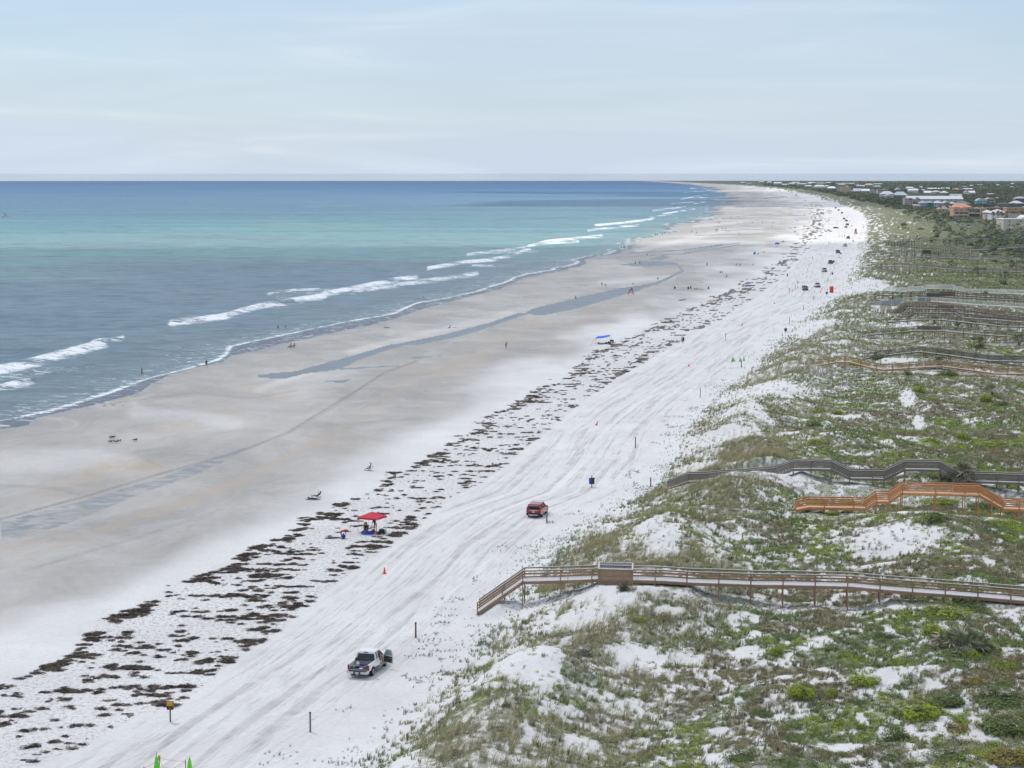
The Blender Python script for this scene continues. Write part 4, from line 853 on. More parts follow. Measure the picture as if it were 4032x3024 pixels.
house('pale blue half of the tall pair of houses on stilts', 3816, 3840, 768, 757, 750, 'shed', (.52,.62,.72), (.70,.71,.72), 2, 2, 9, bal=[1])
house('low long grey roofed shed by the pale complex', 3742, 3788, 775, 769, 762, 'gx', (.42,.42,.40), (.46,.45,.44), 3, 1, 12)
house('very long white roofed condominium with a brick and cream end wall', 3575, 3792, 800, 781, 769, 'gx', (.62,.61,.56), (.80,.80,.78), 12, 2, 26, cat='apartments')
house('cream and brick end tower of the long white roofed condominium', 3562, 3594, 812, 780, 775, 'flat', (.56,.50,.42), (.74,.74,.71), 3, 4, 14, cat='apartments', sub=True)
house('terracotta brick stair wall of the long condominium', 3569, 3581, 811, 782, 779, 'flat', (.42,.20,.15), (.6,.5,.45), 0, 0, 3, cat='apartments', name='brick_stair_tower')
house('cream side wing below the long condominium with two low windows', 3600, 3624, 820, 805, 800, 'shed', (.55,.48,.40), (.50,.40,.35), 2, 1, 10, cat='apartments')
house('white house with bright blue balconies under a grey roof', 3624, 3651, 820, 795, 786, 'hip', (.36,.47,.66), (.50,.50,.52), 3, 2, 14, bal=[0], sub=True)
house('deep green walled house right of the blue one', 3650, 3676, 820, 794, 787, 'hip', (.045,.23,.13), (.52,.52,.53), 2, 2, 14)
house('pale grey blue house right of the green one', 3677, 3714, 818, 795, 785, 'hip', (.52,.57,.63), (.68,.70,.73), 3, 2, 14, sub=True)
house('light grey gabled house above the tile roofed cottage', 3714, 3742, 816, 796, 788, 'gy', (.50,.52,.55), (.70,.71,.72), 3, 2, 14)
house('white wing with two dark garage openings beside the salmon roof', 3740, 3765, 812, 799, 791, 'hip', (.58,.56,.50), (.72,.73,.74), 2, 1, 12)
house('little cream cottage with a pinkish tiled hip roof', 3694, 3736, 838, 823, 812, 'hip', (.56,.50,.37), (.36,.22,.18), 3, 1, 9, sub=True)
house('teal green roofed unit at the end of the long condominium', 3752, 3786, 790, 786, 779, 'gx', (.5,.52,.5), (.24,.42,.44), 3, 1, 14)
house('low pinkish grey flat roofed motel behind the long condominium', 3578, 3720, 773, 763, 761, 'flat', (.42,.33,.29), (.52,.46,.42), 14, 1, 14, cat='apartments')
house('cream house with white roof at left behind the long condominium', 3577, 3615, 762, 749, 742, 'gx', (.58,.55,.48), (.74,.74,.72), 4, 1, 14)
house('bright white metal roofed house behind the motel', 3640, 3670, 763, 758, 750, 'gx', (.6,.6,.56), (.80,.81,.80), 3, 1, 14)
house('cream house with a deep porch in the middle distance', 3670, 3704, 764, 755, 749, 'hip', (.56,.53,.48), (.60,.58,.56), 3, 1, 13, bal=[0])
house('round topped hip roofed house behind the motel', 3706, 3734, 766, 757, 750, 'hip', (.56,.51,.46), (.66,.67,.67), 3, 1, 15)
house('tan four storey tower block standing alone left of the white roofs', 3314, 3351, 760, 734, 732, 'flat', TAN, (.66,.56,.44), 4, 4, 16, cat='apartments', sub=True)
house('grey glazed wing of the tan tower block', 3300, 3315, 757, 735, 733, 'flat', (.40,.38,.36), (.55,.50,.44), 2, 4, 16, cat='apartments')
house('stair head on top of the tan tower block', 3329, 3342, 740, 729, 728, 'flat', (.55,.46,.34), (.6,.52,.42), 0, 0, 5, cat='apartments')
house('white gabled pavilion left of the tan tower block', 3259, 3293, 746, 739, 732, 'hip', (.56,.54,.5), (.76,.77,.78), 3, 1, 14)
house('pink roofed long house in front of the white gables', 3332, 3365, 757, 752, 746, 'gx', (.48,.42,.38), (.60,.48,.44), 3, 1, 12)
house('house with a big plain white gable end', 3362, 3392, 758, 752, 741, 'gx', (.66,.66,.64), (.72,.73,.74), 2, 1, 18)
house('grey house with many white gables', 3392, 3425, 760, 750, 742, 'gx', (.42,.44,.46), (.76,.77,.78), 4, 1, 16)
house('cream house with charcoal hip roof right of the many gabled house', 3427, 3452, 763, 752, 743, 'hip', (.60,.58,.52), (.16,.16,.175), 3, 1, 13)
house('tall white flat topped house', 3455, 3496, 768, 745, 743, 'flat', (.66,.67,.68), (.72,.72,.70), 3, 3, 12, bal=[2])
house('white house with wide eaves before the tall flat topped one', 3469, 3520, 780, 762, 751, 'hip', (.60,.61,.62), (.68,.70,.70), 5, 2, 15, bal=[0])
house('pale aqua roofed house in front of the long condominium', 3520, 3574, 775, 766, 753, 'hip', (.58,.60,.60), (.62,.70,.70), 5, 1, 16)
house('grey gabled house front half hidden by trees left of the aqua roof', 3484, 3518, 782, 770, 762, 'gy', (.55,.58,.60), (.64,.67,.68), 3, 1, 10)
house('peach coloured resort building on the skyline', 3406, 3440, 737, 727, 722, 'hip', (.55,.40,.31), (.62,.50,.42), 5, 2, 18, cat='apartments')
house('grey brown house row right of the peach resort', 3440, 3470, 740, 733, 729, 'hip', (.42,.38,.36), (.50,.47,.45), 4, 1, 14)
house('white double gabled villa on the skyline right of centre', 3525, 3547, 753, 745, 738, 'gy', (.58,.56,.54), (.70,.71,.72), 2, 2, 10)
for i, a in enumerate([(3293,3364,724,722,720,(.75,.77,.80),'bright thin white roof line far behind the tan tower'),(3250,3274,722,719,717,(.70,.74,.80),'pale blue white roof far left of the tan tower'),(3250,3262,737,732,729,(.68,.70,.72),'small white roof beside the pavilion'),(3206,3250,743,733,727,(.62,.62,.56),'cream coloured hotel near the beach bend'),(3048,3078,728,721,716,(.74,.75,.76),'white gabled building right of the spire'),
   (3021,3040,722,717,714,(.76,.77,.77),'bright white block just right of the spire'),(2940,2962,726,721,720,(.60,.60,.54),'cream low block left of the spire on the shore'),(2917,2935,721,718,716,(.72,.75,.78),'tiny white roofs at the left end of the far town'),(3082,3100,731,726,723,(.66,.68,.70),'white house in the far town'),(3104,3134,729,723,719,(.60,.56,.52),'buff building in the far town'),(3140,3176,731,724,720,(.56,.52,.50),'long brownish pink roof in the far town'),
   (3170,3200,737,731,727,(.58,.56,.55),'grey roof in the far town near the dunes'),(3118,3150,721,718,716,(.74,.77,.80),'pale blue roof behind the far town'),(3180,3215,722,719,717,(.74,.77,.80),'second pale blue roof behind the far town'),(3570,3596,745,739,735,(.60,.60,.62),'pale roof behind the cream house'),(3627,3643,752,747,744,(.76,.77,.76),'small bright white roof in the woods'),(3655,3700,747,743,739,(.62,.60,.58),'long pale roof in the woods'),
   (3753,3783,750,746,740,(.52,.32,.26),'salmon pink roof in the woods'),(3798,3831,748,744,740,(.70,.70,.69),'white roof in the woods at the right'),(3786,3800,746,743,740,(.40,.26,.22),'small rust roof in the woods'),(3706,3740,744,741,738,(.68,.69,.70),'white roofs beyond the lone palm'),(3300,3330,731,727,724,(.5,.5,.52),'grey roof behind the tan tower'),(3375,3404,737,732,728,(.55,.50,.48),'mauve roof left of the peach resort'),(3215,3248,725,721,719,(.70,.72,.74),'flat pale roof on the skyline'),
   (3890,3915,768,764,760,(.50,.50,.50),'grey roof in the right hand woods'),(3925,3943,783,779,775,(.6,.58,.56),'thin pale roof in the right hand woods'),(3440,3475,727,724,722,(.66,.70,.74),'thin far white roof right of the peach resort'),(3870,3900,790,783,778,(.50,.49,.46),'buff roof behind the turquoise house')]):
    x0, x1, yb, ye, yp, rc, lab = a; house(lab, x0, x1, yb+1, ye, yp, ['gx', 'hip'][i % 2], (.55,.54,.52), rc, 4 if x1-x0 > 15 else 2, 1, 16)
rt = random.Random(5)
for i in range(34):
    yb = 722+abs(rt.gauss(0, 14)); x = rt.uniform(max(3030, 3030+(yb-722)*9), 4030)
    if yb > 766 or any(abs(x-q_) < 14 and abs(yb-r_) < 5 for q_, r_ in ()): continue
    w_ = rt.uniform(9, 22); h_ = rt.uniform(2.6, 5); house('pale house among trees, scattered through the far town', x-w_/2, x+w_/2, yb+1, yb-h_*.5, yb-h_, rt.choice(['hip', 'gx', 'flat']), rt.choice([(.6,.58,.54), (.55,.5,.45), (.62,.62,.62), (.5,.42,.36)]), rt.choice([(.74,.76,.78), (.66,.68,.70), (.5,.48,.46), (.55,.40,.34), (.60,.68,.72)]), 3, 1, 14)
# church with a spire on the far skyline
t, W, he, hp, D = house('pale pink church hall with a thin spire on the far skyline', 2989, 3010, 722, 716, 713, 'hip', (.60,.50,.50), (.66,.58,.58), 4, 1, 20, cat='church', name='church')
sc_ = W/21; MB().lathe([(sc_*1.4, 0), (sc_*1.3, sc_*9), (sc_*.9, sc_*9.5), (sc_*.9, sc_*12), (sc_*.25, sc_*15), (.05, sc_*23)], 8, c=(-W*.08, D*.3, 0), sm=False).build('spire', pm('spire_stone', (.50,.45,.46), .8, .1), t)
for i, (x, yb, yt, lab) in enumerate([(3690,790,742,'tall thin lattice mast over the far roofs'),(3334,726,716,'short mast on the skyline behind the tan tower'),(3877,872,835,'utility pole by the car park'),(3946,872,832,'white lamp pole before the white house'),(3361,770,752,'first white pole in the scrub'),(3372,770,756,'second white pole in the scrub')]):
    p = on(x, yb); hh = (yb-yt)*(p.y*CT+ST*H)/F; t = thing('utility_pole', lab, 'pole', p); MB().tube([(0, 0, -.3), (0, 0, hh)], [.22, .14], 6).build('shaft', pm('pale_pole', (.5,.49,.47), .7, .1), t)
    if i in (0, 2, 3): MB().box((0, 0, hh*.96), (1.8, .2, .2)).build('crossarm', pm('pale_pole', (.5,.49,.47), .7, .1), t)
def scrub():
    px, py, X, Y, u, g = cand(150000, 3000, 4500, 716, 1330, 2.5, 9)
    d = X-toeX(Y); n0 = fbm(X/22, Y/40, 141, 4); n1 = fbm(X/70, Y/160, 143, 3)
    p = ss(430, 1000, Y)*ss(35+30*n1, 150, d)*ss(.33, .5, n0+.20*ss(700, 1300, Y)+.05)
    p = np.where(Y > 1250, ss(45, 120, d)*(.55+.45*ss(.35, .5, n0)), p)
    dens = 150000/(1500*614)*F*F*43/(Y**3)
    cap = np.where(Y < 1200, .045, .02); ok = (u < p*np.minimum(1, cap/dens)) & (d > 20)
    for x0, x1, y0, y1 in BOX: ok &= ~((X > x0-3) & (X < x1+3) & (Y > y0-2) & (Y < y1+3))
    for x0, x1, y0, y1 in BOX[:40]: ok &= ~((X > x0) & (X < x1) & (Y > y0-45) & (Y < y0) & (u*97 % 1 < .8))
    # open lots: the car park and the pale sandy blowouts
    ok &= ~((px > 3740) & (px < 3900) & (py > 872) & (py < 905)); ok &= ~((px > 3560) & (px < 3690) & (py > 868) & (py < 892))
    return px[ok], py[ok], X[ok], Y[ok], d[ok], n0[ok], g
px, py, X, Y, d, n0, g = scrub(); Z = sampZ(X, Y); N_ = len(X); print('scrub', N_)
f = g.random((N_, 1)); tint = np.where(f > .72, np.array([.14,.17,.085]), np.where(f > .35, np.array([.10,.125,.075]), np.array([.10,.115,.088])))*(.6+.8*g.random((N_, 1)))
r_ = g.uniform(.7, 1.5, N_)*np.interp(Y, [400, 800, 1300, 2500, 6000, 20000], [.75, 1.35, 2.2, 3.4, 5.5, 9.]); hgt = r_*g.uniform(.55, .95, N_)*np.interp(Y, [400, 1500, 4000, 20000], [1.15, 1.15, .9, .8])
scatter('coastal_scrub', 'dark green scrub and low woodland reaching inland to the horizon', np.stack([X, Y, Z-.1], -1), g.integers(0, 4, N_), tint, np.stack([r_, r_, hgt], -1), g.uniform(0, 6.28, N_), g.uniform(-.05, .05, N_),
        [leafdome(150, 1, 1, .17, 20+i, core=.86, lump=.5) for i in range(4)], [M_bush, M_bush])
# ---- individual shrubs and palmettos that can be told apart
M_lime = [leafmat('lime_leaf', False, (.26,.32,.03), .5, .5, .3, 2.2), leafmat('olive_leaf', False, (.105,.145,.035), .6, .5, .2, 2.2), leafmat('rusty_leaf', False, (.24,.20,.05), .6, .45, .2, 2.), leafmat('grey_leaf', False, (.12,.13,.09), .7, .4, .15, 2.)]
SH_ = {}
def shrub(px, py, rx, rz, kind, label, rz_=0, sy=1.):
    p = on(px, py); k = (kind, int(px) % 3)
    if k not in SH_:
        fo = leafdome(1500, 1, .8, .070, 300+k[1]*7+kind, core=.60, lump=.55, up=.8)
        tw = MB(); r = random.Random(k[1])
        for _ in range(7):
            a = r.uniform(0, 6.28); tw.tube([(0, 0, -.15), (math.cos(a)*.2, math.sin(a)*.2, .2), (math.cos(a)*.5, math.sin(a)*.5, .5)], [.03, .02, .008], 4)
        SH_[k] = (fo.mesh('foliage', [M_lime[kind], M_twig]), tw.mesh('stem', M_twig))
    t = thing('shrub', label, 'shrub', p, random.Random(int(px)).uniform(0, 6.28), 'shrubs growing on the dunes'); t.scale = (rx, rx*sy, rz*1.55)
    link('foliage', SH_[k][0], t); link('stem', SH_[k][1], t)
SHR = [(1730,1503,1.35,1.0,0,'round bright green shrub on pale sand left of a smaller twin, low right dunes'),(1792,1506,.72,.6,0,'small dark bright green shrub just right of the round one'),(1672,1412,1.0,.5,0,'dark green cushion shrub left of the sandy slope below the near boardwalk'),
 (1868,1475,1.7,.55,0,'wide lime mat shrub running up the sand between two bare patches'),(1990,1545,2.1,1.1,0,'large lime green mound with a shaded right side near the lower right'),(1940,1600,1.0,.9,1,'dark olive shrub below the large lime mound'),
 (2052,1520,1.8,.7,1,'olive shrub beside the bare patch above the large lime mound'),(2150,1520,2.3,.8,1,'broad dark green hedge like shrub at the right edge, low down'),(2170,1580,2.0,1.0,1,'dark shrub at the right edge beneath the broad hedge like one'),
 (2040,1330,2.1,.9,0,'lime green shrub arching over the left of the pale headed palmetto'),(2015,1370,1.3,1.0,0,'bright yellow green shrub directly left of the pale headed palmetto'),(2090,1315,2.6,.55,1,'green shrub spreading behind the pale headed palmetto under the boardwalk'),(2130,1400,1.1,.7,0,'bright green shrub touching the right of the pale headed palmetto'),
 (2098,1420,1.0,.5,0,'low lime shrub in front of the pale headed palmetto'),(2170,1445,1.2,.7,0,'green shrub at the right edge level with the pale headed palmetto base'),(2070,1300,1.0,.7,0,'small lime shrub just beneath the near boardwalk deck'),
 (2060,1580,1.0,.55,2,'rusty olive shrub right of the large lime mound'),(2110,1475,1.1,.5,2,'yellowish flat shrub above the sandy hollow at lower right'),(2165,1640,1.8,.7,2,'rust tinged shrub in the bottom right corner'),(2050,1640,1.5,.55,1,'green shrub on the bottom edge left of the corner shrub'),
 (1650,1545,.9,.4,1,'small olive shrub in the middle of the lower dunes'),(1905,1375,.8,.4,1,'small green shrub on the slope left of the palmetto thicket'),
 (1380,1340,1.1,.45,0,'yellow green mat shrub in the hollow under the near boardwalk overlook'),(1430,1338,.8,.5,2,'yellowish shrub at the rim of the hollow near the boardwalk overlook'),
 (1600,1640,1.2,.5,1,'green shrub cut by the bottom edge'),(1260,1415,.8,.6,3,'grey shrub on the near white dune shoulder'),(1350,1275,.9,.7,3,'dark grey bush on the white dune crest under the overlook'),
 (1735,1100,1.6,.5,0,'yellow green shrub in front of the steps of the orange boardwalk'),(1800,1112,1.0,.4,0,'green shrub right of the one before the orange steps'),(1835,1090,1.1,.6,0,'bright green shrub below the orange boardwalk platform'),(2030,1085,2.4,.5,0,'long green shrub bank under the orange boardwalk stairs'),(2120,1095,2.2,.6,1,'dark green shrub bank right of the orange stairs'),(2020,1125,1.4,1.1,1,'dark rounded shrub on the slope below the orange stairs'),
 (1765,958,1.8,.8,0,'lime shrub in the hollow behind the dark grey boardwalk'),(2010,955,1.7,.8,0,'lime shrub behind the right hand grey stairs'),(2080,950,1.3,1.1,0,'bright green bush above the big palmetto'),(2150,965,2.8,.9,0,'wide green shrub behind the grey boardwalk at the right edge'),
 (1760,920,1.3,.8,1,'dark green bush on the slope above the lime hollow shrub'),(1810,895,1.3,.7,0,'small lime shrub on the ridge'),(1770,890,1.5,.6,0,'pale green shrub on the ridge left of the small lime one'),(2130,865,1.7,1.2,0,'bright lime bush before the dark bush near the right edge'),(2165,880,1.6,1.4,1,'dark green round bush beside the bright lime bush'),
 (1850,790,2.3,1.1,0,'vivid green patch shrub below the thin tan boardwalk'),(1900,775,2.3,1.0,1,'green shrub under the thin tan boardwalk peak'),(2020,765,3.6,1.3,0,'large vivid green shrub between the tan and dark boardwalks'),(2050,812,2.2,1.4,1,'very dark bush right of the tan boardwalk peak'),(1985,845,1.6,.9,0,'olive lime shrub on the far dune face'),
 (2000,710,2.6,1.1,1,'green shrub mass under the weathered brown boardwalk'),(1955,720,1.8,1.1,0,'yellow green shrub in front of the brown boardwalk bench'),(2110,748,2.2,1.0,0,'lime shrub right of the round grey palmetto'),(1960,810,1.2,.9,1,'dark green tuft shrub beside a sandy notch')]
for x, y, rx, rz, k, lab in SHR: shrub(x*V, y*V, rx, rz, k, lab)
M_frond = leafmat('palmetto_frond', False, (.20,.235,.13), .5, .4, .15, 4); M_deadf = leafmat('dry_frond', False, (.56,.49,.39), .8, .35, .15, 5); M_tr = pm('palm_trunk', (.17,.14,.11), .9, .35, 8, stretch=(1, 1, 4), bump=.5)
def fan(L_, w, n=11, seed=0, droop=.25):
    r = random.Random(seed); mb = MB(); mb.bar((0, 0, 0), (0, L_*.48, L_*.18), .02, .02); c = Vector((0, L_*.48, L_*.18))
    for k in range(n):
        a = (k/(n-1)-.5)*2.5; ll = L_*.58*(1-.18*abs(a))*r.uniform(.85, 1.1); e = c+Vector((math.sin(a)*ll, math.cos(a)*ll, -ll*droop*r.uniform(.3, 1.5)+ll*.22)); m = (c+e)/2+Vector((0, 0, ll*.07)); s = Vector((math.cos(a), -math.sin(a), 0))*w
        mb.add([c, m+s, e, m-s], [(0, 1, 2, 3)])
    return mb
FAN = [fan(1., .040, 11, 1).mesh('frond', M_frond), fan(1., .036, 12, 2, .5).mesh('frond', M_frond), fan(1., .035, 10, 3, .9).mesh('dry_frond', M_deadf)]
def crown(n, seed, dead=.35, up=1.):
    r = random.Random(seed); out = []
    for k in range(n):
        f = k/(n-1); dd = r.random() < dead and f < .9; el = (f*1.5-.3)*up+r.uniform(-.15, .15); out.append((2 if dd else r.randrange(2), r.uniform(0, 6.28), el+((.25 if dead > .41 else -.25) if dd else 0), r.uniform(.75, 1.1)))
    return out
def palmetto(px, py, r, h, label, n=26, dead=.35, parts=True, seed=0, cat='palmetto', trunk=None, spread=.22):
    p = on(px, py); t = thing('palmetto' if not trunk else 'palm_tree', label, cat, p, 0, 'palmettos and palms')
    z0 = trunk or h*.32
    mb = MB(); rr = random.Random(seed)
    if trunk: mb.tube([(0, 0, -.2), (.05*trunk, .02*trunk, trunk*.5), (.03*trunk, 0, trunk)], [.26, .19, .17], 8)
    else:
        for k in range(3): a = rr.uniform(0, 6.28); mb.tube([(math.cos(a)*.1, math.sin(a)*.1, -.2), (math.cos(a)*r*.3, math.sin(a)*r*.3, z0)], [.16, .12], 6)
    mb.build('trunk', M_tr, t)
    if parts:
        for fi, rz, el, s in crown(n, seed, dead):
            c = Vector((0.03*trunk if trunk else 0, 0, z0)) if trunk else Vector((math.cos(rz+1.57)*r*spread*rr.random(), math.sin(rz+1.57)*r*spread*rr.random(), z0*rr.uniform(.4, 1.1)))
            o = link('dry_frond' if fi == 2 else 'frond', FAN[fi], t, c); o.rotation_euler = (el, 0, rz); o.scale = (r*s,)*3
    else:
        for nm, sel in (('fronds_green', lambda i: i < 2), ('fronds_dry', lambda i: i == 2)):
            mb = MB()
            for fi, rz, el, s in crown(n, seed, dead):
                if not sel(fi): continue
                src = FAN[fi]; M = Matrix.Translation((math.cos(rz+1.57)*r*(.0 if trunk else .22), math.sin(rz+1.57)*r*(.0 if trunk else .22), z0)) @ Matrix.Rotation(rz, 4, 'Z') @ Matrix.Rotation(el, 4, 'X') @ Matrix.Scale(r*s, 4)
                mb.add([M @ v.co for v in src.vertices], [tuple(p_.vertices) for p_ in src.polygons])
            if mb.v: mb.build('crown' if nm == 'fronds_green' else 'dry_skirt', M_frond if nm == 'fronds_green' else M_deadf, t)
palmetto(3795, 2560, 1.75, 1.2, 'palmetto with pale dead frond tips among lime shrubs below the near boardwalk', 70, .42, seed=3, spread=1.)
palmetto(3662, 2352, .75, 1.3, 'small ragged palmetto poking up against the near boardwalk deck', 18, .6, seed=4)
palmetto(3790, 1905, 2.2, 3.4, 'big brown headed palmetto standing in front of the dark grey boardwalk', 60, .5, seed=5)
palmetto(3715, 1885, 1.6, 2.2, 'smaller palmetto at the left foot of the big brown headed one', 26, .5, seed=6)
PAL = [(3683,1275,1.7,3.0,'round grey palmetto in front of the sloping walk'),(3848,1375,2.5,3.4,'large grey palmetto below the weathered brown boardwalk'),(4010,1360,2.3,3.6,'dark palmetto at the right edge by the brown boardwalk'),(3880,1178,1.9,3.4,'palmetto crossing the olive brown boardwalk'),(3700,1440,1.9,1.6,'dry pinkish palmetto beside the thin tan boardwalk peak'),(3900,1560,1.8,2.2,'grey palmetto half way up the right dune'),
 (3830,1290,1.6,2.2,'palmetto tangled with the sloping walk rails'),(3770,1300,1.8,1.8,'dark palmetto under the sloping walk'),(3670,955,2.6,4.2,'leftmost dark palmetto of the row along the grey far walk'),(3719,968,2.3,4.,'second dark palmetto of the far row'),(3741,963,2.,3.4,'third small palmetto of the far row'),(3766,968,2.5,4.4,'fourth palmetto of the far row, widest'),(3616,945,2.,3.6,'palmetto left of the far row'),(3868,974,4.0,4.,'wide grey palmetto clump on the far slope'),
 (3754,1017,2.,3.0,'palmetto on the pale far boardwalk'),(3654,1020,2.4,2.2,'palmetto clump right of the white notice box'),(3969,1018,2.5,3.6,'palmetto at the right end of the pale far boardwalk'),(3742,1046,2.1,2.0,'pale palmetto before the lone far boardwalk'),(3955,1095,2.6,3.0,'grey palmetto below the lone far boardwalk'),(4017,1058,3.,4.,'palmetto at the right edge by the lone far boardwalk'),(3857,1084,3.2,2.6,'grey bushy palmetto under the lone far boardwalk'),
 (3577,850,3.6,7.5,'tall dark palmetto in the far scrub left of the blue house'),(3613,872,4.2,4.5,'palmetto before the blue house'),(3655,872,4.2,4.5,'palmetto before the green house'),(3710,872,5.,6.5,'big round palmetto before the tile roofed cottage'),(3688,853,4.5,6.,'palmetto above the big round one'),(3622,829,3.6,5.5,'left of two round trees at the blue house corner'),(3636,829,3.6,5.5,'right of two round trees at the blue house corner'),
 (4004,912,4.8,7.,'round palmetto in front of the cream apartment block'),(3981,902,3.2,6.5,'slim palmetto against the cream apartment wall'),(3885,894,4.5,6.,'palmetto between the car park and the white house'),(3950,905,5.,6.,'dark palmetto under the tall palms'),(3560,905,4.5,4.,'palmetto by the sandy blowout'),(3700,905,4.,4.,'palmetto in the scrub right of the blowout'),(3790,925,4.5,4.,'palmetto below the car park'),(3880,935,5.,4.5,'palmetto in the right hand scrub')]
for i, (x, y, r, h, lab) in enumerate(PAL): palmetto(x, y, r, h, lab, 22, .35, False, 50+i)
for i, (x, y, r, h, lab) in enumerate([(3585,815,2.6,9,'left palm tree in front of the long white roofed building'),(3610,818,2.8,11,'second palm tree in front of the long white roofed building'),(3617,819,2.5,10,'third palm tree in front of the long white roofed building'),(3702,843,3.,7,'palm tree left of the tile roofed cottage door'),(3728,836,2.8,8,'palm tree over the tile roofed cottage'),(3746,836,2.6,7,'palm tree right of the tile roofed cottage'),
  (3877,806,2.4,9,'palm tree in front of the turquoise house'),(3847,800,2.4,10,'palm tree left of the turquoise house'),(3835,808,2.6,8,'palm tree by the grey roof beside the turquoise house'),(3812,862,3.2,7,'palm tree at the orange condo balcony'),(3836,863,3.6,6.5,'palm tree at the orange condo middle'),(3927,893,3.2,10,'leftmost tall palm before the white house'),(3940,897,3.2,10,'second tall palm before the white house'),(3955,900,3.,9,'third tall palm before the cream block'),(3964,903,3.2,11,'rightmost tall palm before the cream block'),(3908,880,2.6,8,'palm beside the lattice balcony'),(3690,772,2.6,14,'lone tall palm among the far roofs')]):
    palmetto(x, y, r, 2, lab, 22, .2, False, 90+i, 'palm tree', trunk=h)
# wrack: small mats of broken reed with real thickness
px, py, X, Y, u, g = cand(260000, -300, 3100, 1000, 3300, 0, 15)
wm_, I_, inn = wrack_mask(X, Y, X-waX(Y), X-wbX(Y)); dens = 260000/(3400*2300)*F*F*43/(Y**3)
ok = (u < wm_*np.minimum(1, 9/dens)) & (wm_ > .3) & (Y < 700); X, Y = X[ok], Y[ok]; N_ = len(X); print('wrack', N_)
M_wr = leafmat('dead_reed', True, rough=.9, var=.5, trans=0, sc=6)
tint = np.array([.105,.084,.068])*(.45+1.2*g.random((N_, 1))); s = g.uniform(.5, 1.4, N_)
def mat_(seed):
    r = random.Random(seed); mb = MB()
    for _ in range(70):
        a = r.gauss(0, .5) if r.random() < .6 else r.uniform(0, 6.28); x, y = r.gauss(0, .19), r.gauss(0, .15); l_ = r.uniform(.05, .17); c, s_ = math.cos(a)*l_, math.sin(a)*l_; z = r.uniform(.0, .07); mb.add([(x-c-s_*.11, y-s_+c*.11, z), (x-c+s_*.11, y-s_-c*.11, z), (x+c+s_*.1, y+s_-c*.1, z+r.uniform(-.03, .05)), (x+c-s_*.1, y+s_+c*.1, z+r.uniform(-.02, .05))], [(0, 1, 2, 3)])
    return mb
scatter('wrack', 'dark mats of dead reed washed up in ragged lines on the white sand', np.stack([X, Y, sampZ(X, Y)], -1), g.integers(0, 3, N_), tint, np.stack([s, s, s], -1), g.uniform(0, 6.28, N_), g.uniform(-.05, .05, N_), [mat_(1), mat_(2), mat_(3)], [M_wr])
# ================================================================== vehicles
m_tyre = pm('tyre_rubber', (.022,.022,.024), .85, .3, 12); m_rim = pm('alloy_rim', (.50,.50,.51), .35, .15, 9, metal=.6); m_glass = pm('tinted_glass', (.022,.028,.036), .12, .3, 1.5, spec=.7)
m_blk = pm('black_plastic', (.030,.030,.033), .7, .3, 8); m_chr = pm('bright_metal', (.55,.56,.57), .3, .12, 8, metal=.7); m_red = pm('red_lens', (.42,.02,.02), .3, .25, 12); m_lamp = pm('lamp_lens', (.62,.63,.62), .2, .1, 12); m_plate = pm('plate_white', (.62,.62,.60), .5, .1, 20)
VM = {}
def vmesh(k, fn):
    if k not in VM: VM[k] = fn()
    return VM[k]
def wheel(parent, x, y, r=.37, w=.25, lod=0):
    def ty():
        m = MB(); n = 20 if not lod else 10
        prof = [(r*.62, -w/2), (r*.92, -w/2), (r, -w*.36), (r, w*.36), (r*.92, w/2), (r*.62, w/2), (r*.55, w*.3), (r*.55, -w*.3), (r*.62, -w/2)]
        m.lathe(prof, n); return m.mesh('tyre', m_tyre)
    def ri():
        m = MB(); m.lathe([(.001, w*.36), (r*.16, w*.40), (r*.2, w*.25), (r*.5, w*.26), (r*.6, w*.46), (r*.62, w*.3)], 16 if not lod else 8)
        if not lod:
            for k in range(5): a = k*2*math.pi/5; m.bar((math.cos(a)*r*.15, math.sin(a)*r*.15, w*.36), (math.cos(a)*r*.58, math.sin(a)*r*.58, w*.40), r*.16, .03, up=(0, 0, 1))
        return m.mesh('rim', m_rim)
    t = link('wheel', vmesh(('ty', r, w, lod), ty), parent, (x, y, r), (0, math.pi/2 if x > 0 else -math.pi/2, 0)); link('rim', vmesh(('ri', r, w, lod), ri), t)
def sec(y, hw, z0, z1, ht=None, ch=.08):
    ht = ht if ht is not None else hw-.06
    return [Vector(p) for p in [(-hw+ch, y, z0), (hw-ch, y, z0), (hw, y, z0+ch), (hw, y, z1-(z1-z0)*.35), (ht, y, z1), (-ht, y, z1), (-hw, y, z1-(z1-z0)*.35), (-hw, y, z0+ch)]]
def cabin(m, y0, y1, y2, y3, zb, zt, wb, wt, mi=0):
    m.hexa([(-wb, y0, zb), (wb, y0, zb), (wb, y3, zb), (-wb, y3, zb), (-wt, y1, zt), (wt, y1, zt), (wt, y2, zt), (-wt, y2, zt)], mi)
SP = dict(suv=(4.75, 1.0, 1.70), pickup=(5.6, 1.05, 1.82), sedan=(4.7, .92, 1.42), van=(5.0, 1.05, 1.85))
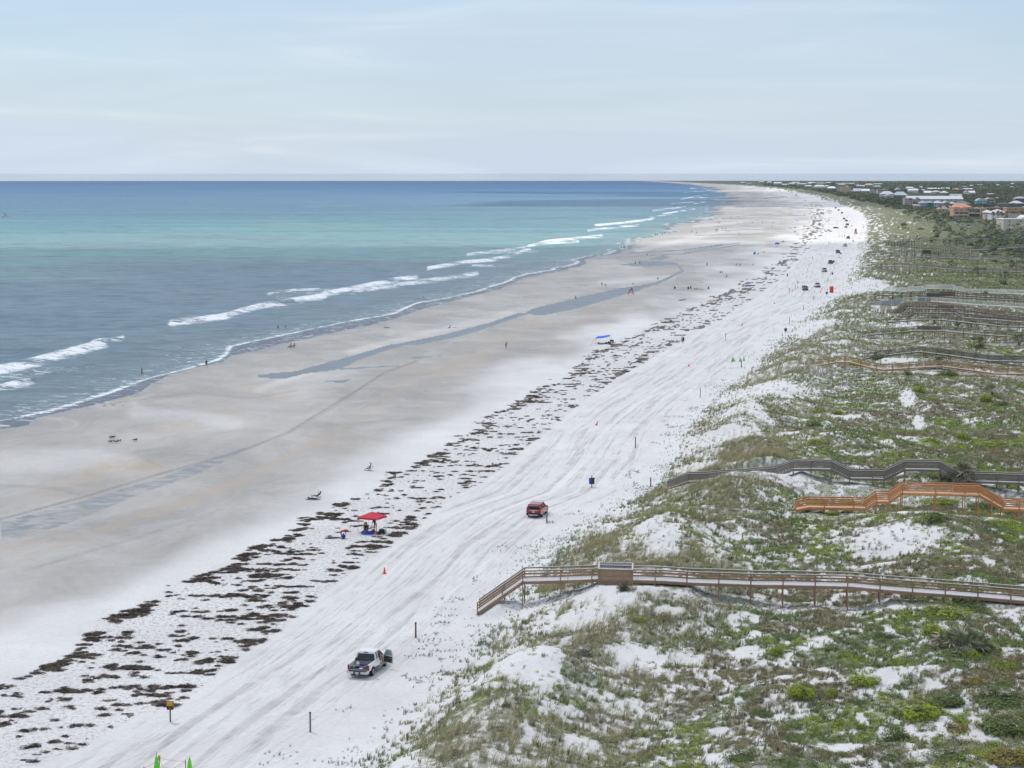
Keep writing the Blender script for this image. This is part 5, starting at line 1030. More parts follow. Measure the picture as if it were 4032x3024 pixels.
def car(label, px, py, rot, kind, col, lod=1, group='vehicles parked along the driving beach', door=None, hatch=False, pos=None, rack=False, plate='', scale=1, bumper=None, name=None):
    L_, zb, zt = SP[kind]; p = pos or on(px, py); nm = name or {'suv': 'parked_suv', 'pickup': 'pickup_truck', 'sedan': 'parked_car', 'van': 'parked_van'}[kind]
    t = thing(nm, label, {'suv': 'car', 'pickup': 'pickup truck', 'sedan': 'car', 'van': 'van'}[kind], p, rot, group)
    paint = pm('paint_%d_%d_%d' % tuple(int(c*99) for c in col), col, .28, .05, 2, spec=.5, coat=.5); h = L_/2; W = .95
    bm_ = bumper or m_blk
    def body():
        m = MB()
        if kind == 'pickup':
            m.loft([sec(-h+.12, .90, .55, .98), sec(-h+.2, W, .50, 1.05), sec(-.35, W, .48, 1.06)]); m.loft([sec(-.35, W, .45, 1.06), sec(h-1.5, W, .45, 1.12), sec(h-.5, W-.02, .45, 1.08), sec(h-.08, .86, .5, .95)])
        elif kind == 'sedan': m.loft([sec(-h, .80, .4, .82), sec(-h+.2, .90, .32, .95), sec(-.6, .92, .28, .96), sec(h-1.5, .92, .28, .93), sec(h-.3, .88, .3, .78), sec(h, .76, .36, .66)])
        else: m.loft([sec(-h, .84, .5, .98), sec(-h+.14, W-.01, .42, 1.06), sec(-h+1, W, .36, 1.08), sec(h-1.4, W, .36, 1.06), sec(h-.35, W-.04, .38, .94), sec(h, .78, .42, .80)])
        return m.mesh('body', paint)
    def cab():
        m = MB()
        if kind == 'pickup': cabin(m, -.55, -.42, .75, 1.45, 1.04, zt-.05, .88, .70)
        elif kind == 'sedan': cabin(m, -h+.75, -h+1.35, .35, h-1.35, .93, zt-.05, .84, .62)
        elif kind == 'van': cabin(m, -h+.12, -h+.3, h-2.0, h-1.05, 1.04, zt-.05, .88, .74)
        else: cabin(m, -h+.12, -h+.5, h-2.2, h-1.35, 1.04, zt-.06, .87, .68)
        return m.mesh('windows', m_glass)
    def roof():
        m = MB(); y1, y2, wt, y0, y3, wb = {'pickup': (-.45, .78, .73, -.58, 1.48, .90), 'sedan': (-h+1.3, .4, .65, -h+.7, h-1.32, .86), 'van': (-h+.25, h-1.98, .77, -h+.1, h-1.02, .90), 'suv': (-h+.38, h-2.15, .72, -h+.1, h-1.32, .89)}[kind]
        m.box((0, (y1+y2)/2, zt-.03), (wt*2, y2-y1, .07)); zc = .95 if kind == 'sedan' else 1.04
        for s in (-1, 1):
            m.bar((s*wb, y0, zc), (s*wt, y1+.05, zt-.05), .12, .09); m.bar((s*wb, y3, zc), (s*wt, y2-.05, zt-.05), .07, .07); ym = (y0+y3)/2-.1; m.bar((s*(wb-.01), ym, zc), (s*(wt-.01), (y1+y2)/2, zt-.05), .05, .09); 
            if kind in ('suv', 'van'): m.bar((s*(wb-.01), (y0+ym)/2-.1, zc), (s*(wt-.01), y1+(y2-y1)*.12, zt-.05), .06, .22)
            else: m.bar((s*(wb-.01), y0+.02, zc), (s*(wt-.01), y1+.1, zt-.05), .05, .2)
        return m.mesh('roof', paint)
    K = (kind, tuple(col)); link('body', vmesh(K+('b',), body), t); link('windows', vmesh(K+('w',), cab), t); link('roof', vmesh(K+('r',), roof), t)
    r = .40 if kind == 'pickup' else (.33 if kind == 'sedan' else .37)
    yr, yf = (-h+1.15, h-.98)
    for s in (-1, 1): wheel(t, s*(W-.13), yr, r, .26, lod); wheel(t, s*(W-.13), yf, r, .26, lod)
    def lt(y, z, w_, h_, nm_, mat_):
        for s in (-1, 1): link(nm_, vmesh((nm_, w_, h_), lambda: MB().box((0, 0, 0), (w_, .08, h_)).mesh(nm_, mat_)), t, (s*(W-.17), y, z))
    lt(-h+.03 if kind != 'pickup' else -h+.12, .88, .22, .26, 'tail_light', m_red); lt(h-.12, .78, .32, .16, 'headlight', m_lamp)
    link('rear_bumper', vmesh(('rb', bm_.name), lambda: MB().box((0, 0, 0), (1.78, .22, .24)).mesh('rear_bumper', bm_)), t, (0, -h+.03, .52)); link('front_bumper', vmesh(('fb', bm_.name), lambda: MB().box((0, 0, 0), (1.72, .22, .26)).mesh('front_bumper', bm_)), t, (0, h-.04, .48))
    link('grille', vmesh('gr', lambda: MB().box((0, 0, 0), (.95, .06, .24)).mesh('grille', m_blk)), t, (0, h+.01, .70)); link('number_plate', vmesh('np', lambda: MB().box((0, 0, 0), (.34, .03, .17)).mesh('number_plate', m_plate)), t, (0, -h-.05, .80 if kind != 'pickup' else .60))
    for s in (-1, 1): link('wing_mirror', vmesh('wm', lambda: MB().box((0, 0, 0), (.2, .12, .17)).mesh('wing_mirror', m_blk)), t, (s*(W+.1), h-1.75 if kind != 'pickup' else 1.15, 1.12))
    if kind == 'pickup': link('load_bed', vmesh(('lb',), lambda: MB().box((0, -1.65, 1.075), (1.62, 1.95, .03)).mesh('load_bed', m_blk)), t)
    if rack:
        for y in (-.9, .35): m = MB(); m.bar((-.66, y, zt+.14), (.66, y, zt+.14), .06, .03); [m.box((s*.66, y, zt+.06), (.07, .1, .16)) for s in (-1, 1)]; m.build('roof_bar', m_chr, t)
    if door is not None:
        M = Matrix.Rotation(door, 3, 'Z'); hx = -W; m = MB(); m.add([Vector((hx, .9, 0))+M @ Vector(v) for v in [(0, 0, .5), (0, -1.0, .5), (0, -1.0, 1.62), (0, -.4, 1.66), (0, 0, 1.1), (-.07, 0, .5), (-.07, -1.0, .5), (-.07, -1.0, 1.62), (-.07, -.4, 1.66), (-.07, 0, 1.1)]], [(0, 1, 2, 3, 4), (9, 8, 7, 6, 5), (0, 5, 6, 1), (1, 6, 7, 2), (2, 7, 8, 3), (3, 8, 9, 4), (4, 9, 5, 0)]); m.build('open_door', m_blk, t)
    if hatch: MB().bar((0, -h+.35, zt), (0, -h-.55, zt+.28), 1.35, .06).build('raised_tailgate', paint, t)
    return t
# ---- red SUV seen from behind
def heading(a, b):
    A_, B_ = on(*a), on(*b); return A_, math.atan2(-(B_.x-A_.x), B_.y-A_.y)
rw, hd = heading((2133, 2036), (2150, 2023)); Mh = Matrix.Rotation(hd, 3, 'Z')
c = rw-Mh @ Vector((.82, -4.75/2+1.15, 0)); c.z = float(sampZ(c.x, c.y))
t = car('red sport utility car with roof bars seen from behind beside a leaning post', 0, 0, hd, 'suv', (.34,.015,.025), 0, pos=c, rack=True, bumper=m_blk)
MB().bar((-.7, -2.42, 1.62), (.7, -2.42, 1.62), .3, .05).build('spoiler', pm('paint_33_1_2', (.34,.015,.025), .28), t); MB().bar((-.45, -2.42, .99), (.45, -2.42, .99), .04, .05).build('chrome_strip', m_chr, t); MB().box((0, -2.50, .44), (1.25, .06, .10)).build('skid_plate', m_chr, t)
for s in (-1, 1): MB().box((s*.55, -2.47, .72), (.12, .03, .07)).build('reflector', m_red, t)
# ---- white pickup with open door and legs of someone leaning in
rw, hd = heading((1464, 2661), (1508, 2627)); Mh = Matrix.Rotation(hd, 3, 'Z')
L_ = 5.55; c = rw-Mh @ Vector((.86, -1.72, 0)); c.z = float(sampZ(c.x, c.y))
t = thing('pickup_truck', 'white pickup truck with its tailgate down, loaded bed and passenger door wide open', 'pickup truck', c, hd, 'vehicles parked along the driving beach')
wp = pm('paint_white', (.74,.75,.75), .25, .03, 2, coat=.6); brn = pm('door_trim_brown', (.085,.065,.055), .8, .25, 6); gls = pm('green_glass', (.30,.42,.36), .1, .1, 2, spec=.7)
b = MB(); yb0, yb1 = -2.72, -.78                      # bed box sides
for s in (-1, 1):
    b.loft([[Vector((s*.97, y, z)) for z in (.62, .95, 1.16)]+[Vector((s*.84, y, 1.18)), Vector((s*.84, y, .72)), Vector((s*.9, y, .60))] if abs(y+1.72) > .55 else [Vector((s*.99, y, z)) for z in (.86 if abs(y+1.72) < .4 else .7, 1.0, 1.16)]+[Vector((s*.84, y, 1.18)), Vector((s*.84, y, .82)), Vector((s*.86, y, .80))] for y in (yb0, -2.35, -2.18, -2.0, -1.44, -1.27, -1.05, yb1)])
b.box((0, yb1+.02, .95), (1.7, .06, .5)); b.loft([sec(-.8, .97, .56, 1.17, .9), sec(.1, .98, .52, 1.17, .92)]); b.loft([sec(1.22, .98, .62, 1.17, .90), sec(2.3, .97, .66, 1.12, .86), sec(2.72, .88, .62, 1.0, .8)])
b.hexa([(-.98, .1, .50), (.3, .1, .50), (.3, 1.22, .50), (-.98, 1.22, .50), (-.92, .1, 1.17), (-.80, .1, 1.17), (-.80, 1.22, 1.17), (-.92, 1.22, 1.17)])
b.box((.86, .66, .5), (.2, 1.15, .1)); b.build('body', wp, t)
MB().box((0, -1.75, .70), (1.66, 1.95, .05)).build('bed_floor', m_blk, t); MB().box((0, yb0-.22, .74), (1.62, .52, .06)).box((0, yb0-.22, .775), (1.5, .46, .02)).build('tailgate', [pm('bed_liner', (.10,.10,.11), .8, .2, 20)], t)
m = MB(); m.box((0, yb0-.32, .55), (1.9, .2, .2)); m.box((.86, yb0-.18, .58), (.22, .25, .2)); m.box((-.86, yb0-.18, .58), (.22, .25, .2)); m.build('rear_bumper', pm('bumper_white', (.66,.67,.67), .35, .05, 4), t)
MB().box((0, yb0-.43, .55), (.62, .03, .17)).build('plate_recess', m_blk, t); MB().box((0, yb0-.45, .55), (.34, .02, .13)).build('number_plate', m_plate, t); MB().box((0, yb0-.3, .38), (.12, .3, .1)).build('tow_hitch', m_chr, t)
for s in (-1, 1): MB().box((s*.905, yb0-.02, .93), (.14, .06, .38)).build('tail_light', m_red, t)
g = MB(); cabin(g, -.70, -.58, .62, 1.40, 1.15, 1.72, .86, .71); g.build('windows', m_glass, t)
r = MB(); r.box((0, .05, 1.76), (1.50, 1.42, .07)); r.box((0, .05, 1.80), (1.3, 1.2, .03))
for s in (-1, 1): r.bar((s*.90, -.72, 1.14), (s*.74, -.60, 1.74), .10, .12); r.bar((s*.905, -.2, 1.14), (s*.745, -.15, 1.74), .05, .16); r.bar((s*.90, 1.44, 1.14), (s*.73, .66, 1.74), .07, .08); r.bar((s*.9, -.68, 1.10), (s*.9, .1, 1.10), .06, .1)
r.bar((-.74, -.68, 1.70), (.74, -.68, 1.70), .1, .07); r.bar((-.88, -.74, 1.16), (.88, -.74, 1.16), .07, .08); r.build('roof', wp, t)
MB().box((0, -.70, 1.78), (.36, .06, .07)).build('brake_light', m_red, t); MB().box((0, 2.76, .85), (1.0, .05, .24)).build('grille', m_blk, t); MB().box((0, 2.78, .58), (1.8, .2, .22)).build('front_bumper', m_chr, t)
for s in (-1, 1): MB().box((s*.72, 2.76, .88), (.3, .06, .18)).build('headlight', m_lamp, t)
for x, y in ((.87, -1.72), (-.87, -1.72), (.87, 1.80), (-.87, 1.80)): wheel(t, x, y, .39, .27, 0)
for s in (-1, 1): m = MB(); m.tube([(s*1.02, -.55, .42), (s*1.02, 1.2, .42)], .05, 6); [m.bar((s*1.0, y, .44), (s*.8, y, .52), .05, .04) for y in (-.4, .9)]; m.build('side_step', m_chr, t)
m = MB(); m.box((0, 1.0, 1.05), (1.6, .3, .25)); m.box((-.4, .2, .8), (.5, .5, .25)); m.box((-.4, -.1, 1.1), (.5, .15, .5)); m.build('cab_interior', pm('interior_dark', (.03,.025,.03), .8), t)
m = MB(); m.tube([(-.84, -1.05, 1.24), (.84, -1.0, 1.24)], .10, 8); m.tube([(-.8, -1.25, 1.2), (.8, -1.22, 1.2)], .05, 6); m.build('rolled_bed_cover', m_blk, t)
# the open door, hinged at its front edge
hy, hx = 1.24, .98; A_ = R(62)
def dr(u, z, o=0): return Vector((hx+math.sin(A_)*u+math.cos(A_)*o, hy-math.cos(A_)*u+math.sin(A_)*o, z))
def plate_(pts, o0, o1):
    n = len(pts); m = MB(); m.add([dr(u, z, o0) for u, z in pts]+[dr(u, z, o1) for u, z in pts], [tuple(range(n)), tuple(reversed(range(n, 2*n)))]+[(i, n+i, n+(i+1) % n, (i+1) % n) for i in range(n)]); return m
d_ = plate_([(0, .52), (1.12, .52), (1.16, 1.16), (0, 1.16)], .0, .09); 
for a, b2 in (((0.02, 1.16), (.32, 1.70)), ((.32, 1.72), (.92, 1.72)), ((.92, 1.72), (1.14, 1.16))): d_.bar(dr(*a, .04), dr(*b2, .04), .07, .07)
d_.build('open_door', wp, t); plate_([(.05, .60), (1.02, .60), (1.05, 1.14), (.05, 1.14)], -.03, -.005).build('door_trim', brn, t); plate_([(.08, 1.18), (.36, 1.66), (.89, 1.66), (1.06, 1.18)], .03, .05).build('door_window', gls, t)
m = MB(); c0 = dr(.16, 1.28, .2); m.box(c0, (.2, .12, .2), rz=.6); m.bar(c0, dr(.05, 1.2, .1), .05, .05); m.build('wing_mirror', m_blk, t); MB().box(dr(.9, .98, -.05), (.12, .05, .05), rz=-.5).build('door_handle', m_chr, t)
# load in the bed: each thing lifts out
def cargo(nm, lab, cat, loc, fn, mat_):
    m = MB(); fn(m); o = m.build(nm, mat_); o.location = c+Mh @ Vector(loc); o.rotation_euler = (0, 0, hd); o['label'] = lab; o['category'] = cat
def crumple(m, sx, sy, sz, seed, n=9):
    r = random.Random(seed); prof = []
    o = len(m.v); rings = 5
    vs = []
    for i in range(rings+1):
        f = i/rings; rr = math.sin(math.pi*min(.97, max(.06, f*.85+.12)))
        for k in range(n): a = 2*math.pi*k/n; q = rr*r.uniform(.75, 1.15); vs.append((math.cos(a)*sx*q, math.sin(a)*sy*q, sz*f*r.uniform(.85, 1.1)))
    fs = [(i*n+k, i*n+(k+1) % n, (i+1)*n+(k+1) % n, (i+1)*n+k) for i in range(rings) for k in range(n)]+[tuple(rings*n+k for k in range(n))]
    m.add(vs, fs, 0, True)
cargo('plastic_bag', 'pair of white knotted bags in the pickup bed', 'bag', (-.48, -1.5, .73), lambda m: (crumple(m, .18, .16, .42, 1)), pm('white_plastic', (.6,.6,.66), .5, .15, 9))
cargo('bundle', 'grey brown bundle near the left side of the pickup bed', 'bundle', (-.40, -1.95, .73), lambda m: crumple(m, .28, .24, .26, 2), pm('grey_cloth', (.22,.20,.20), .9, .4, 9))
cargo('green_bottle', 'pale green bottle standing at the left rear of the pickup bed', 'bottle', (-.52, -2.45, .73), lambda m: m.lathe([(.001, 0), (.08, .01), (.08, .2), (.035, .27), (.03, .32), (.001, .33)], 10), pm('green_plastic', (.25,.5,.2), .4, .2, 9))
cargo('red_can', 'brownish red can in the rear left corner of the pickup bed', 'can', (-.72, -2.5, .73), lambda m: m.lathe([(.001, 0), (.1, .01), (.1, .2), (.001, .22)], 10), pm('can_red', (.22,.07,.05), .5, .2, 9))
cargo('blue_cloth', 'crumpled blue cloth in the middle of the pickup bed', 'cloth', (-.05, -1.95, .73), lambda m: crumple(m, .3, .2, .16, 4), pm('blue_cloth', (.025,.06,.30), .8, .3, 9))
cargo('purple_roll', 'purple roll lying across the front of the pickup bed', 'roll', (-.1, -1.45, .86), lambda m: m.tube([(-.35, 0, 0), (.4, .05, 0)], .07, 8), pm('purple_cloth', (.13,.09,.20), .8, .3, 9))
cargo('white_bag', 'small white bag lying on the lowered tailgate', 'bag', (.28, -2.85, .79), lambda m: crumple(m, .2, .14, .14, 5), pm('white_plastic', (.6,.6,.66), .5, .15, 9))
cargo('folding_chair', 'folded chair with pale frame lying in the pickup bed', 'chair', (.35, -2.0, .78), lambda m: [m.bar(a_, b2, .03, .03) for a_, b2 in (((-.35, -.6, .05), (.4, .5, .22)), ((-.2, -.7, .05), (.5, .35, .25)), ((-.35, -.6, .05), (-.2, -.7, .05)), ((.4, .5, .22), (.5, .35, .25)), ((-.1, -.2, .1), (.1, -.3, .12)))], pm('chair_frame', (.32,.32,.36), .5, .1, 9))
# ---- the vehicles farther along the beach
PI = math.pi
for a in [('dark grey sport utility car facing the camera between the two signs and the cones', 3170, 1143, PI-.02, 'suv', (.045,.047,.055)), ('white pickup driving towards the camera right of the dark grey car', 3218, 1131, PI-.04, 'pickup', (.70,.71,.71)), ('silver pickup with a dark nose beyond the white one, near a blue bin', 3246, 1070.5, PI-.03, 'pickup', (.50,.52,.53)),
          ('black pickup with its left door swung open', 3270, 1038.5, PI-.05, 'pickup', (.018,.02,.026)), ('dark van with pale bumper ahead of the black pickup', 3299, 997.5, PI-.03, 'van', (.030,.026,.040)), ('white pickup coming head on beyond the dark van', 3327, 971, PI-.03, 'pickup', (.68,.69,.69)), ('dark jeep like car with its tailgate raised', 3339, 940.5, -.05, 'suv', (.10,.10,.095)),
          ('white car parked under the second orange toilet', 3369, 921, PI, 'suv', (.70,.70,.68)), ('white pickup parked sideways across the sunlit sand', 3261, 913, -PI/2+.03, 'pickup', (.68,.67,.62)), ('low dark car half behind a rise left of the silver car', 3292, 900, -PI/2-.3, 'sedan', (.06,.05,.045)), ('silver sport utility car in the sunlit row', 3330, 898, 0, 'suv', (.52,.50,.46)),
          ('black and white van behind the silver sport utility car', 3335.5, 888, .1, 'van', (.10,.095,.09)), ('charcoal car just beyond the black and white van', 3332, 872, 0, 'suv', (.05,.045,.045)), ('dark car left of the charcoal one', 3323, 864, 0, 'suv', (.06,.055,.05)), ('dark brown car fourth from the bend', 3315, 841, 0, 'suv', (.07,.06,.055)), ('dark olive car third from the bend', 3302, 829.6, 0, 'suv', (.055,.055,.045)), ('dark car second from the bend', 3290, 821, 0, 'suv', (.05,.05,.045)),
          ('dark car alone on the bend beneath the dunes', 3237, 788, .1, 'suv', (.05,.05,.055)), ('pale car right behind the lone dark car on the bend', 3249, 787, .1, 'suv', (.25,.26,.28)), ('first dark vehicle on the distant beach', 3118, 758.5, .2, 'van', (.06,.065,.08)), ('second dark vehicle on the distant beach', 3105, 755, .2, 'van', (.06,.065,.08)), ('third dark vehicle on the distant beach, alone', 3070, 750.8, .2, 'van', (.08,.085,.10)), ('fourth dark vehicle on the distant beach, small', 3034, 743.4, .2, 'van', (.08,.085,.10)), ('farthest dark vehicle but one on the distant beach', 3010, 741.8, .2, 'van', (.08,.085,.10)), ('farthest dark vehicle on the distant beach', 2991, 738, .2, 'van', (.08,.085,.10)),
          ('dark van with a blue canopy beside it where the beach narrows', 3135, 769.6, .3, 'van', (.12,.14,.16))]:
    car(*a, door=(-1.1 if 'swung' in a[0] else None), hatch='raised' in a[0])
for a in [('white saloon at the left end of the sandy car park', 3765, 882.5, -PI/2, 'sedan', (.70,.70,.70)), ('silver car second in the sandy car park', 3778, 887, -PI/2+.6, 'suv', (.45,.46,.48)), ('white car with blue tint third in the sandy car park', 3791, 891, -PI/2, 'suv', (.62,.65,.70)), ('black car in the sandy car park', 3813, 891, PI, 'sedan', (.02,.02,.025)), ('white low car in front of the black one in the car park', 3821, 897, -PI/2+.1, 'sedan', (.68,.68,.67)), ('large silver car above the car park', 3845, 872.5, PI/2, 'van', (.48,.48,.48)), ('white car beyond the large silver one', 3857, 873, PI/2, 'sedan', (.66,.66,.66)), ('grey car under the trees by the orange condominium', 3813, 862, -PI/2+.4, 'sedan', (.40,.43,.48)), ('pale car below the large silver one', 3848, 881, PI/2, 'sedan', (.55,.54,.5))]:
    car(*a, group='cars in the car park behind the dunes')
# ================================================================== people
def FK(pel=(0, 0, .95), torso=(0, 0, 1), head=None, ua=((-.2, 0, -1), (.2, 0, -1)), fa=((0, .15, -1), (0, .15, -1)), th=((-.02, .02, -1), (.02, .02, -1)), sh=((0, -.03, -1), (0, -.03, -1)), side=(1, 0, 0), toe=(0, 1, -.15)):
    v = lambda t: Vector(t).normalized(); P = Vector(pel); T = v(torso); Hd = v(head or torso); S = v(side); J = {}
    J['pelvis'] = P; J['spine'] = P+T*.2; J['chest'] = P+T*.40; J['neck'] = P+T*.55; J['head'] = J['neck']+Hd*.13; J['crown'] = J['neck']+Hd*.235
    for i, s in ((0, -1), (1, 1)):
        J['sho%d' % i] = J['chest']+S*s*.19+T*.07; J['elb%d' % i] = J['sho%d' % i]+v(ua[i])*.28; J['wri%d' % i] = J['elb%d' % i]+v(fa[i])*.25; J['han%d' % i] = J['wri%d' % i]+v(fa[i])*.08
        J['hip%d' % i] = P+S*s*.10-T*.04; J['kne%d' % i] = J['hip%d' % i]+v(th[i])*.42; J['ank%d' % i] = J['kne%d' % i]+v(sh[i])*.41; J['toe%d' % i] = J['ank%d' % i]+v(toe)*.15
        u = v(fa[i]); q = u.cross(S).normalized() if abs(u.dot(S)) < .95 else Vector((0, 0, 1)); w = u.cross(q).normalized()
        for f, (o, l_) in enumerate(((-.032, .062), (-.011, .075), (.011, .080), (.032, .070))): J['f%d%d' % (i, f)] = J['han%d' % i]+w*o+u*.02; J['g%d%d' % (i, f)] = J['han%d' % i]+w*o*1.15+u*(.02+l_)+q*.02
        J['t%d' % i] = J['han%d' % i]+w*(.05*(-1 if i else 1))+u*.01+q*.02
    return J
RAD = dict(pelvis=.135, spine=.125, chest=.15, neck=.058, head=.092, crown=.065, sho=.070, elb=.043, wri=.030, han=.034, hip=.092, kne=.058, ank=.040, toe=.034, f=.010, g=.008, t=.012)
BONES = [('pelvis', 'spine', 1), ('spine', 'chest', 1), ('chest', 'neck', 1), ('neck', 'head', 0), ('head', 'crown', 0)]
for i in '01': BONES += [('chest', 'sho'+i, 1), ('sho'+i, 'elb'+i, 1), ('elb'+i, 'wri'+i, 0), ('wri'+i, 'han'+i, 0), ('pelvis', 'hip'+i, 2), ('hip'+i, 'kne'+i, 2), ('kne'+i, 'ank'+i, 0), ('ank'+i, 'toe'+i, 0), ('han'+i, 't'+i, 0)]+[('han'+i, 'f%s%d' % (i, k), 0) for k in range(4)]+[('f%s%d' % (i, k), 'g%s%d' % (i, k), 0) for k in range(4)]
POSES = dict(
 stand=FK(), walk=FK(th=((0, .35, -1), (0, -.3, -1)), sh=((0, .05, -1), (0, -.55, -1)), ua=((-.15, -.35, -1), (.15, .35, -1))), wave=FK(th=((0, .3, -1), (0, -.3, -1)), sh=((0, .05, -1), (0, -.5, -1)), ua=((-.2, -.2, -1), (.3, 0, 1)), fa=((0, .3, -1), (.05, 0, 1))),
 bend=FK(pel=(0, -.12, .90), torso=(0, .93, .30), head=(0, .8, -.35), ua=((-.1, .15, -1), (.1, .15, -1)), fa=((.05, .2, -1), (-.05, .2, -1)), th=((-.05, .12, -1), (.05, .12, -1)), sh=((0, -.12, -1), (0, -.12, -1))),
 stoop=FK(pel=(0, -.08, .93), torso=(0, .65, .75), head=(0, .8, .15), ua=((-.15, .3, -1), (.15, .3, -1)), fa=((.1, .6, -.8), (-.1, .6, -.8)), th=((-.05, .08, -1), (.05, .08, -1))),
 chair=FK(pel=(0, 0, .34), torso=(0, -.38, .92), head=(0, -.05, 1), ua=((-.25, .35, -.8), (.25, .35, -.8)), fa=((.3, .9, .1), (-.3, .9, .1)), th=((-.06, 1, .12), (.06, 1, .12)), sh=((0, .55, -.75), (0, .55, -.75)), toe=(0, .7, .6)),
 sitfwd=FK(pel=(0, 0, .46), torso=(0, .35, .92), head=(0, .75, .5), ua=((-.2, .4, -.85), (.2, .4, -.85)), fa=((.2, .8, -.4), (-.2, .8, -.4)), th=((-.12, 1, .0), (.12, 1, .0)), sh=((0, .1, -1), (0, .1, -1))),
 ground=FK(pel=(0, 0, .13), torso=(0, -.25, .95), head=(0, .05, 1), ua=((-.3, .1, -.9), (.3, .1, -.9)), fa=((.1, .7, -.3), (-.1, .7, -.3)), th=((-.1, .85, .55), (.1, .85, .55)), sh=((0, .55, -.85), (0, .55, -.85))),
 recline=FK(pel=(0, 0, .13), torso=(0, -.72, .62), head=(0, -.2, 1), ua=((-.35, .2, .3), (.35, .2, -.5)), fa=((.5, .1, .75), (-.2, .8, .2)), th=((-.08, 1, .35), (.08, 1, .12)), sh=((0, .8, -.6), (0, 1, -.08)), toe=(0, .3, .9)),
 prone=FK(pel=(0, 0, .13), torso=(0, 1, .10), head=(0, .75, .65), ua=((-.5, .6, -.35), (.5, .6, -.35)), fa=((.3, .9, 0), (-.3, .9, 0)), th=((-.05, -1, -.02), (.05, -1, -.02)), sh=((0, -1, -.05), (0, -.9, .3)), toe=(0, -.8, -.3)),
 supine=FK(pel=(0, 0, .13), torso=(0, 1, .02), head=(0, 1, .05), ua=((-.5, -.5, 0), (.5, -.5, 0)), fa=((0, -1, 0), (0, -1, 0)), th=((-.05, -1, .0), (.05, -.8, .5)), sh=((0, -1, 0), (0, -.6, -.8)), toe=(0, -.2, .9)),
 squat=FK(pel=(0, -.1, .30), torso=(0, .45, .9), head=(0, .7, .6), ua=((-.2, .5, -.8), (.2, .5, -.8)), fa=((.2, .8, -.4), (-.2, .8, -.4)), th=((-.25, .9, .25), (.25, .9, .25)), sh=((0, -.5, -.85), (0, -.5, -.85))),
 leanin=FK(pel=(0, 0, .95), torso=(0, .85, .45), head=(0, 1, .1), ua=((-.2, .8, -.4), (.2, .8, -.4)), fa=((0, 1, 0), (0, 1, 0)), th=((-.03, -.15, -1), (.03, -.45, -1)), sh=((0, -.1, -1), (0, -.3, -1))))
BODY = {}
